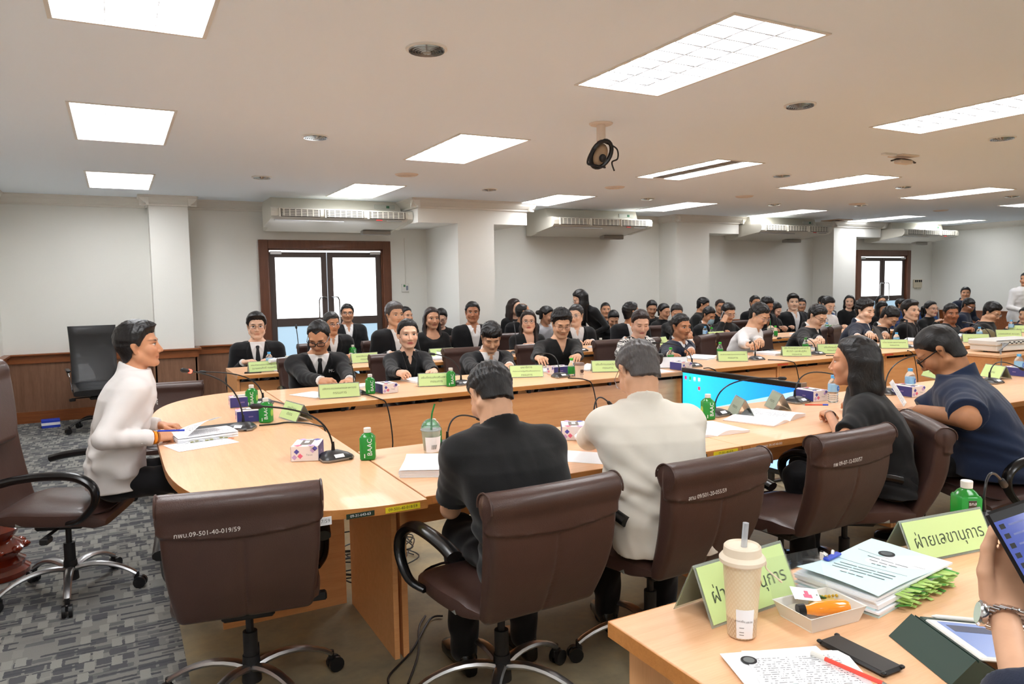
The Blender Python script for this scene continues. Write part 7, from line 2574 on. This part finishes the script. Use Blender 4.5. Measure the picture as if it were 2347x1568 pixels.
hw, hi_ = person('hand and forearm with steel watch holding a phone at the right edge', H=(1.36, .20, 1.30), face=10, look=20, lean=2, q='near', hair='side', skin_=SK['mid'], top='shirt', topc=M_NAVYS, hands=(None, tuple(jW)), poses=('rest', 'fg'), joints={1: (jE, jW, jF)}, res=(.0034, .006), nolegs=True, s=.92)
q_ = hi_['arms'][1]; dd = (q_[2]-q_[1])/np.linalg.norm(q_[2]-q_[1]); dv = V(dd)
u1 = dv.orthogonal().normalized(); u2 = dv.cross(u1)
lm = MB().box(-.0045, .0045, -.0085, .0085, -.0016, .0016, .001).mesh('watch_link', M_CHROME, False)
cw = V(q_[2])-dv*.016
for k in range(22):
    a = 2*PI*k/22
    n_ = u1*math.cos(a)+u2*math.sin(a)
    o = put('watch_link', lm, hw)
    tx = dv.cross(n_)
    o.matrix_local = Matrix(((tx.x, dv.x, n_.x, 0), (tx.y, dv.y, n_.y, 0), (tx.z, dv.z, n_.z, 0), (0, 0, 0, 1)))
    o.matrix_local.translation = cw+n_*.0265
# watch case on the outer side (towards the camera's left)
cl = V((math.cos(0), 0, 0))
lf = (jW+V(-RGT))-jW
loc_ = hi_['loc']; fr_ = math.radians(10)
ll = V((lf.x*math.cos(fr_)+lf.y*math.sin(fr_), -lf.x*math.sin(fr_)+lf.y*math.cos(fr_), lf.z)); ll = (ll-dv*ll.dot(dv)).normalized()
cc_ = cw+ll*.030; tx = dv.cross(ll)
b = MB(); b.m = Matrix(((tx.x, dv.x, ll.x, cc_.x), (tx.y, dv.y, ll.y, cc_.y), (tx.z, dv.z, ll.z, cc_.z), (0, 0, 0, 1)))
b.lathe([(.017, -.004), (.019, 0), (.019, .004), (.016, .0065)], 28); wc = b.obj('watch_case', M_CHROME, hw)
b2 = MB(); b2.m = b.m; b2.lathe([(.0155, .0062), (.0155, .0070)], 28); b2.obj('watch_dial', mat('pale_dial', S(206, 222, 208), .2), wc)
# ------------------------------------------------------------------ foreground desk things
fg = TZ
r = thing('milk_tea_cup', 'tall frosted milk tea cup with beige lid and translucent straw', 'cup', (1.165, 1.135, fg), 0)
M_CUPP = mat('frosted_tea_cup', S(222, 204, 172), .35, spec=.4)
t = NT(M_CUPP)
g = t.n('ShaderNodeSeparateXYZ', {0: t.n('ShaderNodeTexCoord').outputs['Object']})
an = t.math('ARCTAN2', g.outputs[1], g.outputs[0])
ck = t.math('MULTIPLY', t.math('SINE', t.math('MULTIPLY', an, 26.0)), t.math('SINE', t.math('MULTIPLY', g.outputs[2], 560.0)))
ck = t.math('GREATER_THAN', ck, .1)
lo_ = t.n('ShaderNodeMapRange', {'Value': g.outputs[2], 'From Min': .045, 'From Max': .05}).outputs[0]
c1 = t.mix(lo_, S(196, 170, 138), S(226, 208, 172))
t.color(t.mix(t.math('MULTIPLY', ck, .35), c1, S(240, 230, 208)))
MB().lathe([(.027, .001), (.030, .004), (.0305, .012), (.041, .168), (.042, .170)], 40).obj('cup_body', M_CUPP, r)
M_LID = mat('beige_lid', S(232, 218, 196), .45)
b = MB().lathe([(.044, .163), (.0485, .167), (.0490, .175), (.0445, .181), (.0405, .183), (.039, .200), (.036, .203), (.033, .199), (.012, .197)], 40); b.obj('cup_lid', M_LID, r)
MB().tube([(.004, 0, .19), (.008, -.002, .250)], .0065, 16).obj('straw', mat('pale_straw', S(214, 218, 224), .2, trans=.5), r)
MB().tube(spline([(.040, -.012, .176), (.052, -.018, .160), (.050, -.02, .148), (.062, -.026, .134), (.078, -.036, .118), (.086, -.03, .112), (.074, -.024, .126)]), .0016, 6).obj('lid_strap', M_LID, r)
ang = lambda a, z, rr=.0008: ((.0295+(.0115)*z/.168+rr)*math.sin(a), -(.0295+(.0115)*z/.168+rr)*math.cos(a), z)
b = MB(); b.grid(lambda u, v: V(ang(-1.15+1.15*u, .006+.065*v)), 12, 3, (0, 0, .0003)); lb_ = b.obj('price_sticker', M_PAPER, r, fix=True)
text('100.00', .0058, M_INK, r, frame(ang(-.35, .044, .0016), (math.cos(-.35), math.sin(-.35), 0), (0, 0, 1)))
text('ชานมเย็น', .0058, M_INK, r, frame(ang(-.9, .046, .0016), (math.cos(-.9), math.sin(-.9), 0), (0, 0, 1)))
for z_ in (.030, .020, .014):
    b = MB(); b.grid(lambda u, v: V(ang(-.95+.3*u, z_+.0012*v, .0012)), 4, 1, (0, 0, .0003)); b.obj('printed_line', M_GREYINK, r, fix=True)
text('HANG', .016, mat('orange_cup_print', S(224, 170, 116), .5), r, frame(ang(.62, .124, .0016), (math.cos(.62), math.sin(.62), -.0), (.0, .0, 1)))

# food tray
r = thing('snack_tray', 'white snack tray with clear lid, orange juice bottle and wrapped jelly', 'tray', (1.375, 1.105, fg), math.radians(-5))
b = MB(); L, W, H = .165, .115, .038
o_ = [(-L/2, -W/2), (L/2, -W/2), (L/2, W/2), (-L/2, W/2)]
b2 = MB(); b2.box(-L/2+.012, L/2-.012, -W/2+.012, W/2-.012, .0006, .003); b2.obj('tray_floor', M_WHITEPL, r, smooth=False)
vs = [(x*.84, y*.84, .0008) for x, y in o_]+[(x, y, H) for x, y in o_]+[(x*1.02, y*1.03, H) for x, y in o_]+[(x*.97, y*.96, H-.001) for x, y in o_]+[(x*.81, y*.80, .004) for x, y in o_]
fs = []
for q in range(4):
    a, c = q, (q+1) % 4
    for l0, l1 in ((0, 1), (1, 2), (2, 3), (3, 4)):
        fs.append((l0*4+a, l0*4+c, l1*4+c, l1*4+a))
b.add(vs, fs); b.obj('tray_wall', M_WHITEPL, r, smooth=False, fix=True)
M_CL2 = mat('thin_clear_lid', S(240, 245, 245), .06, trans=.95, ior=1.03, alpha=.4)
b = MB(); b.grid(lambda u, v: V((-L/2+L*u, W/2+.03*v, H+.085*v)), 2, 2, (0, .0006, 0)); b.obj('open_lid', M_CL2, r, fix=True)
MB().tube([(-.055, .01, .026), (-.040, .004, .027)], .0135, 16).obj('juice_cap', M_BLACKPL, r)
MB().tube([(-.040, .004, .027), (-.03, .0, .027), (-.015, -.005, .028), (.045, -.028, .030), (.055, -.032, .030)], [.010, .011, .016, .0175, .012], 18).obj('juice_flask', mat('orange_juice', S(250, 150, 40), .15, coat=.5), r)
MB().box(.005, .07, .0, .045, .008, .030, .008).obj('wrapped_jelly', mat('golden_jelly', S(206, 180, 104), .2, coat=.4), r)
MB().box(-.06, -.0, .018, .048, .008, .026, .008).obj('rice_cake', mat('pale_rice', S(200, 192, 176), .5), r)
b = MB(); b.m = Matrix.Translation((.03, .028, .034)) @ Matrix.Rotation(.4, 4, 'Y'); b.box(-.018, .016, -.006, .008, 0, .004, .001); b.obj('leaf_garnish', mat('pandan_leaf', S(48, 90, 40), .5), r)
for k in range(12):
    MB().ball((-.02+.0085*k, .046-.0024*k, .033), (.0035, .0035, .0035), 8, 6).obj('gold_bead', M_GOLD, r)
b = MB(); b.m = Matrix.Translation((-.005, .030, .046)) @ Matrix.Rotation(.5, 4, 'X') @ Matrix.Rotation(-.35, 4, 'Z')
b.box(-.038, .028, -.018, .018, 0, .0008); st = b.obj('brand_sticker', M_PAPER, r, smooth=False)
b = MB(); b.m = Matrix.Translation((-.005, .030, .047)) @ Matrix.Rotation(.5, 4, 'X') @ Matrix.Rotation(-.35, 4, 'Z'); b.box(-.012, .008, -.011, -.002, 0, .0009, 0); b.box(-.007, .002, -.002, .008, 0, .0009); b.obj('pink_print', M_PINK, st, smooth=False)

# blue covered stack with green flags
cx, cy = 1.65, 1.165
rt = math.radians(8)
r = thing('document_stack', 'thick report with pale blue cover and green index flags on the foreground desk', 'papers', (cx, cy, fg), rt)
W, H = .36, .205
rnd = random.Random(5)
z_ = .0006
M_BCOV = mat('pale_blue_cover', S(206, 234, 238), .8)
for k in range(9):
    th = .0052
    b = MB(); b.m = Matrix.Translation((rnd.uniform(-.006, .006), rnd.uniform(-.004, .004)-.002*(k < 3), 0)) @ Matrix.Rotation(rnd.uniform(-.02, .02), 4, 'Z')
    b.box(-W/2, W/2, -H/2, H/2, z_, z_+th-.0005)
    b.obj('page_block', M_BCOV if k in (0, 3) else M_PAPER, r, smooth=False); z_ += th
b = MB(); b.grid(lambda u, v: V((-W/2+W*u-.002, -H/2+H*v-.003, z_+.0015+.012*(1-u)**2*(.5+.5*v)+.004*math.sin(u*5+v*3))), 18, 10, (0, 0, -.0007)); cov = b.obj('blue_cover', M_BCOV, r, fix=True)
lift = lambda u, v: z_+.0015+.012*(1-u)**2*(.5+.5*v)+.004*math.sin(u*5+v*3)
def cov_pt(u, v, e=.0008): return (-W/2+W*u-.002, -H/2+H*v-.003, lift(u, v)+e)
b = MB(); b.lathe([(.020, 0), (.020, .0008)], 28); o = b.obj('round_seal', M_INK, r); o.location = cov_pt(.80, .62)
b = MB(); b.lathe([(.014, .0), (.014, .0012)], 24); b.obj('seal_ring', mat('seal_grey', S(84, 90, 92), .7), o)
M_TX = mat('report_print', S(96, 108, 112), .7)
for k, (u, ln) in enumerate([(.66, .52), (.60, .36), (.54, .20), (.38, .70), (.32, .74), (.26, .66), (.18, .30)]):
    # lines run along the short side of the cover as in the photo
    for j in range(3):
        v0 = .5-ln/2+ln*j/3; v1 = v0+ln/3-.02
        b = MB(); b.grid(lambda a, c: V(cov_pt(u+.010*a, v0+(v1-v0)*c)), 1, 8, (0, 0, .0003)); b.obj('printed_line', M_TX, r, fix=True)
for u in (.72, .46):
    b = MB(); b.grid(lambda a, c: V(cov_pt(u+.003*a, .08+.84*c)), 1, 16, (0, 0, .0003)); b.obj('ruled_line', M_GREYINK, r, fix=True)
b = MB(); b.m = Matrix.Translation(cov_pt(.40, .95, .003)) @ Matrix.Rotation(.05, 4, 'Z'); b.box(-.034, .034, -.008, .008, 0, .007, .002); b.obj('blue_ribbon_bow', mat('bow_blue', S(40, 70, 190), .35), r)
for s in (-1, 1):
    b = MB(); b.m = Matrix.Translation(cov_pt(.40, .95, .004)) @ Matrix.Rotation(.5*s, 4, 'Z'); b.box(.012*s-.006, .034*s+.004, -.004, .004, 0, .008, .002); b.obj('bow_loop', M_WHITEPL, r)
M_FLG = mat('green_flag', S(178, 210, 120), .7)
for row in range(3):
    for k in range(17):
        b = MB()
        x = -.10+.0150*k+rnd.uniform(-.003, .003); yy = -H/2
        b.m = Matrix.Translation((x+row*.006, yy, .008+.013*row+rnd.uniform(-.002, .002))) @ Matrix.Rotation(rnd.uniform(-.3, .3)-.15, 4, 'X') @ Matrix.Rotation(rnd.uniform(-.25, .25), 4, 'Z')
        b.box(-.0065, .0065, -.030-rnd.uniform(0, .006), .004, 0, .0012); b.obj('index_flag', M_FLG if (k+row) % 6 else mat('green_flag_dark', S(90, 160, 70), .7), r, smooth=False)

r = thing('smartphone', 'black phone lying face down in a bumper case on the foreground desk', 'phone', (1.298, .945, fg), math.radians(-1))
MB().box(-.030, .030, -.078, .078, .0005, .0115, .006).obj('phone_case', M_BLACKPL, r)
MB().box(-.026, .026, -.073, .073, .0115, .012, .0).obj('back_glass', mat('matte_back', S(30, 28, 28), .35), r, smooth=False)
for sx in (-1, 1):
    for sy in (-1, 1):
        MB().ball((sx*.027, sy*.075, .0095), (.006, .006, .004), 8, 6).obj('corner_bumper', M_BLACKPL, r)
# paper pile bottom left of the desk
r = thing('paper_pile', 'fanned printed forms at the bottom edge of the foreground desk', 'papers', (1.10, .90, fg), math.radians(-24))
for k, (dx, dy, a) in enumerate(((0, 0, .0), (.012, .006, -.05), (-.004, .012, .05), (.02, .0, -.1))):
    b = MB(); b.m = Matrix.Translation((dx, dy, .001+.0022*k)) @ Matrix.Rotation(a, 4, 'Z'); b.box(-.105, .105, -.148, .148, 0, .0018)
    b.obj('form_page', M_PAGE if k == 3 else M_PAPER, r, smooth=False)
b = MB(); b.m = Matrix.Translation((-.07, .118, .0098)); b.lathe([(.016, 0), (.016, .0006)], 24); b.obj('round_seal', M_INK, r)
b = MB(); b.m = Matrix.Translation((-.07, .118, .0102)); b.lathe([(.011, 0), (.011, .0006)], 24); b.obj('seal_ring', M_GREYINK, r)
pn = pen(1.215, .905, 98, 'red and white marker lying between the forms and the black phone', mat('marker_red', S(236, 84, 70), .35), z=fg+.012, L=.16, capc=M_WHITEPL)
# tablet with green folding case and stylus
r = thing('tablet', 'white framed tablet propped on a dark green folding case with a stylus', 'tablet', (1.53, .81, fg), math.radians(-24))
b = MB(); b.prism([(-.155, .001), (-.07, .001), (-.105, .048)], -.09, .11, 'y'); b.obj('case_fold', mat('green_case', S(44, 66, 58), .5), r, smooth=False, fix=True)
b = MB(); b.prism([(-.10, .0015), (-.03, .0015), (-.098, .046)], -.088, .108, 'y'); b.obj('case_fold', mat('green_case', None), r, smooth=False, fix=True)
Mt = Matrix.Translation((-.085, .01, .036)) @ Matrix.Rotation(.14, 4, 'Y')
b = MB(); b.m = Mt; b.box(0, .235, -.085, .085, 0, .007, .003); b.obj('tablet_shell', M_WHITEPL, r)
b = MB(); b.m = Mt; b.box(.02, .215, -.075, .075, .007, .0075); sc_ = b.obj('tablet_screen', mat('tablet_glow', S(110, 124, 160), .15, emit=S(110, 130, 180), estr=.45), r, smooth=False)
b = MB(); b.m = Mt; b.box(.03, .20, .03, .06, .0075, .0079); b.obj('window_bar', mat('tablet_bar', S(62, 70, 100), .3), sc_, smooth=False)
b = MB(); b.m = Mt @ Matrix.Translation((.02, .094, .010)); b.tube([(.0, 0, 0), (.012, 0, 0), (.17, 0, 0)], [.001, .0045, .0045], 12); b.obj('stylus', M_WHITEPL, r)
b = MB(); b.m = Mt; b.box(.0, .2, .085, .104, -.003, .004, .002); b.obj('case_edge', mat('green_case', None), r)

# phone in the hand
TLp = atd(2257, 1176, 1.07); BLp = atd(2349, 1338, 1.03)
yv = (TLp-BLp).normalized(); nv_ = (V((0, 0, CZ))-TLp).normalized(); nv_ = (nv_+V((.25, -.1, .1))).normalized()
xv = yv.cross(nv_).normalized(); nv_ = xv.cross(yv)
HP = (TLp-BLp).length*1.28
r = thing('smartphone', 'dark phone with a blue chat screen held up in the hand at the right edge', 'phone', tuple(TLp), 0)
Mp = Matrix(((xv.x, yv.x, nv_.x, 0), (xv.y, yv.y, nv_.y, 0), (xv.z, yv.z, nv_.z, 0), (0, 0, 0, 1)))
def pb(x0, x1, y0, y1, z0, z1, nm, mt, par, bv=0):
    b = MB(); b.m = Mp; b.box(x0, x1, y0, y1, z0, z1, bv); return b.obj(nm, mt, par, smooth=bv > 0)
pb(0, .074, -.150, 0, -.009, 0, 'phone_case', M_BLACKPL, r, .004)
sc_ = pb(.004, .070, -.142, -.016, 0, .0006, 'phone_screen', mat('chat_screen', S(64, 76, 140), .1, emit=S(64, 78, 150), estr=.35), r)
for k in range(8):
    pb(.008, .015, -.028-.014*k, -.021-.014*k, .0006, .0010, 'chat_avatar', M_BLACKPL, sc_)
    pb(.020, .040+.008*(k % 3), -.026-.014*k, -.0235-.014*k, .0006, .0010, 'chat_line', mat('chat_text', S(110, 120, 175), .3), sc_)
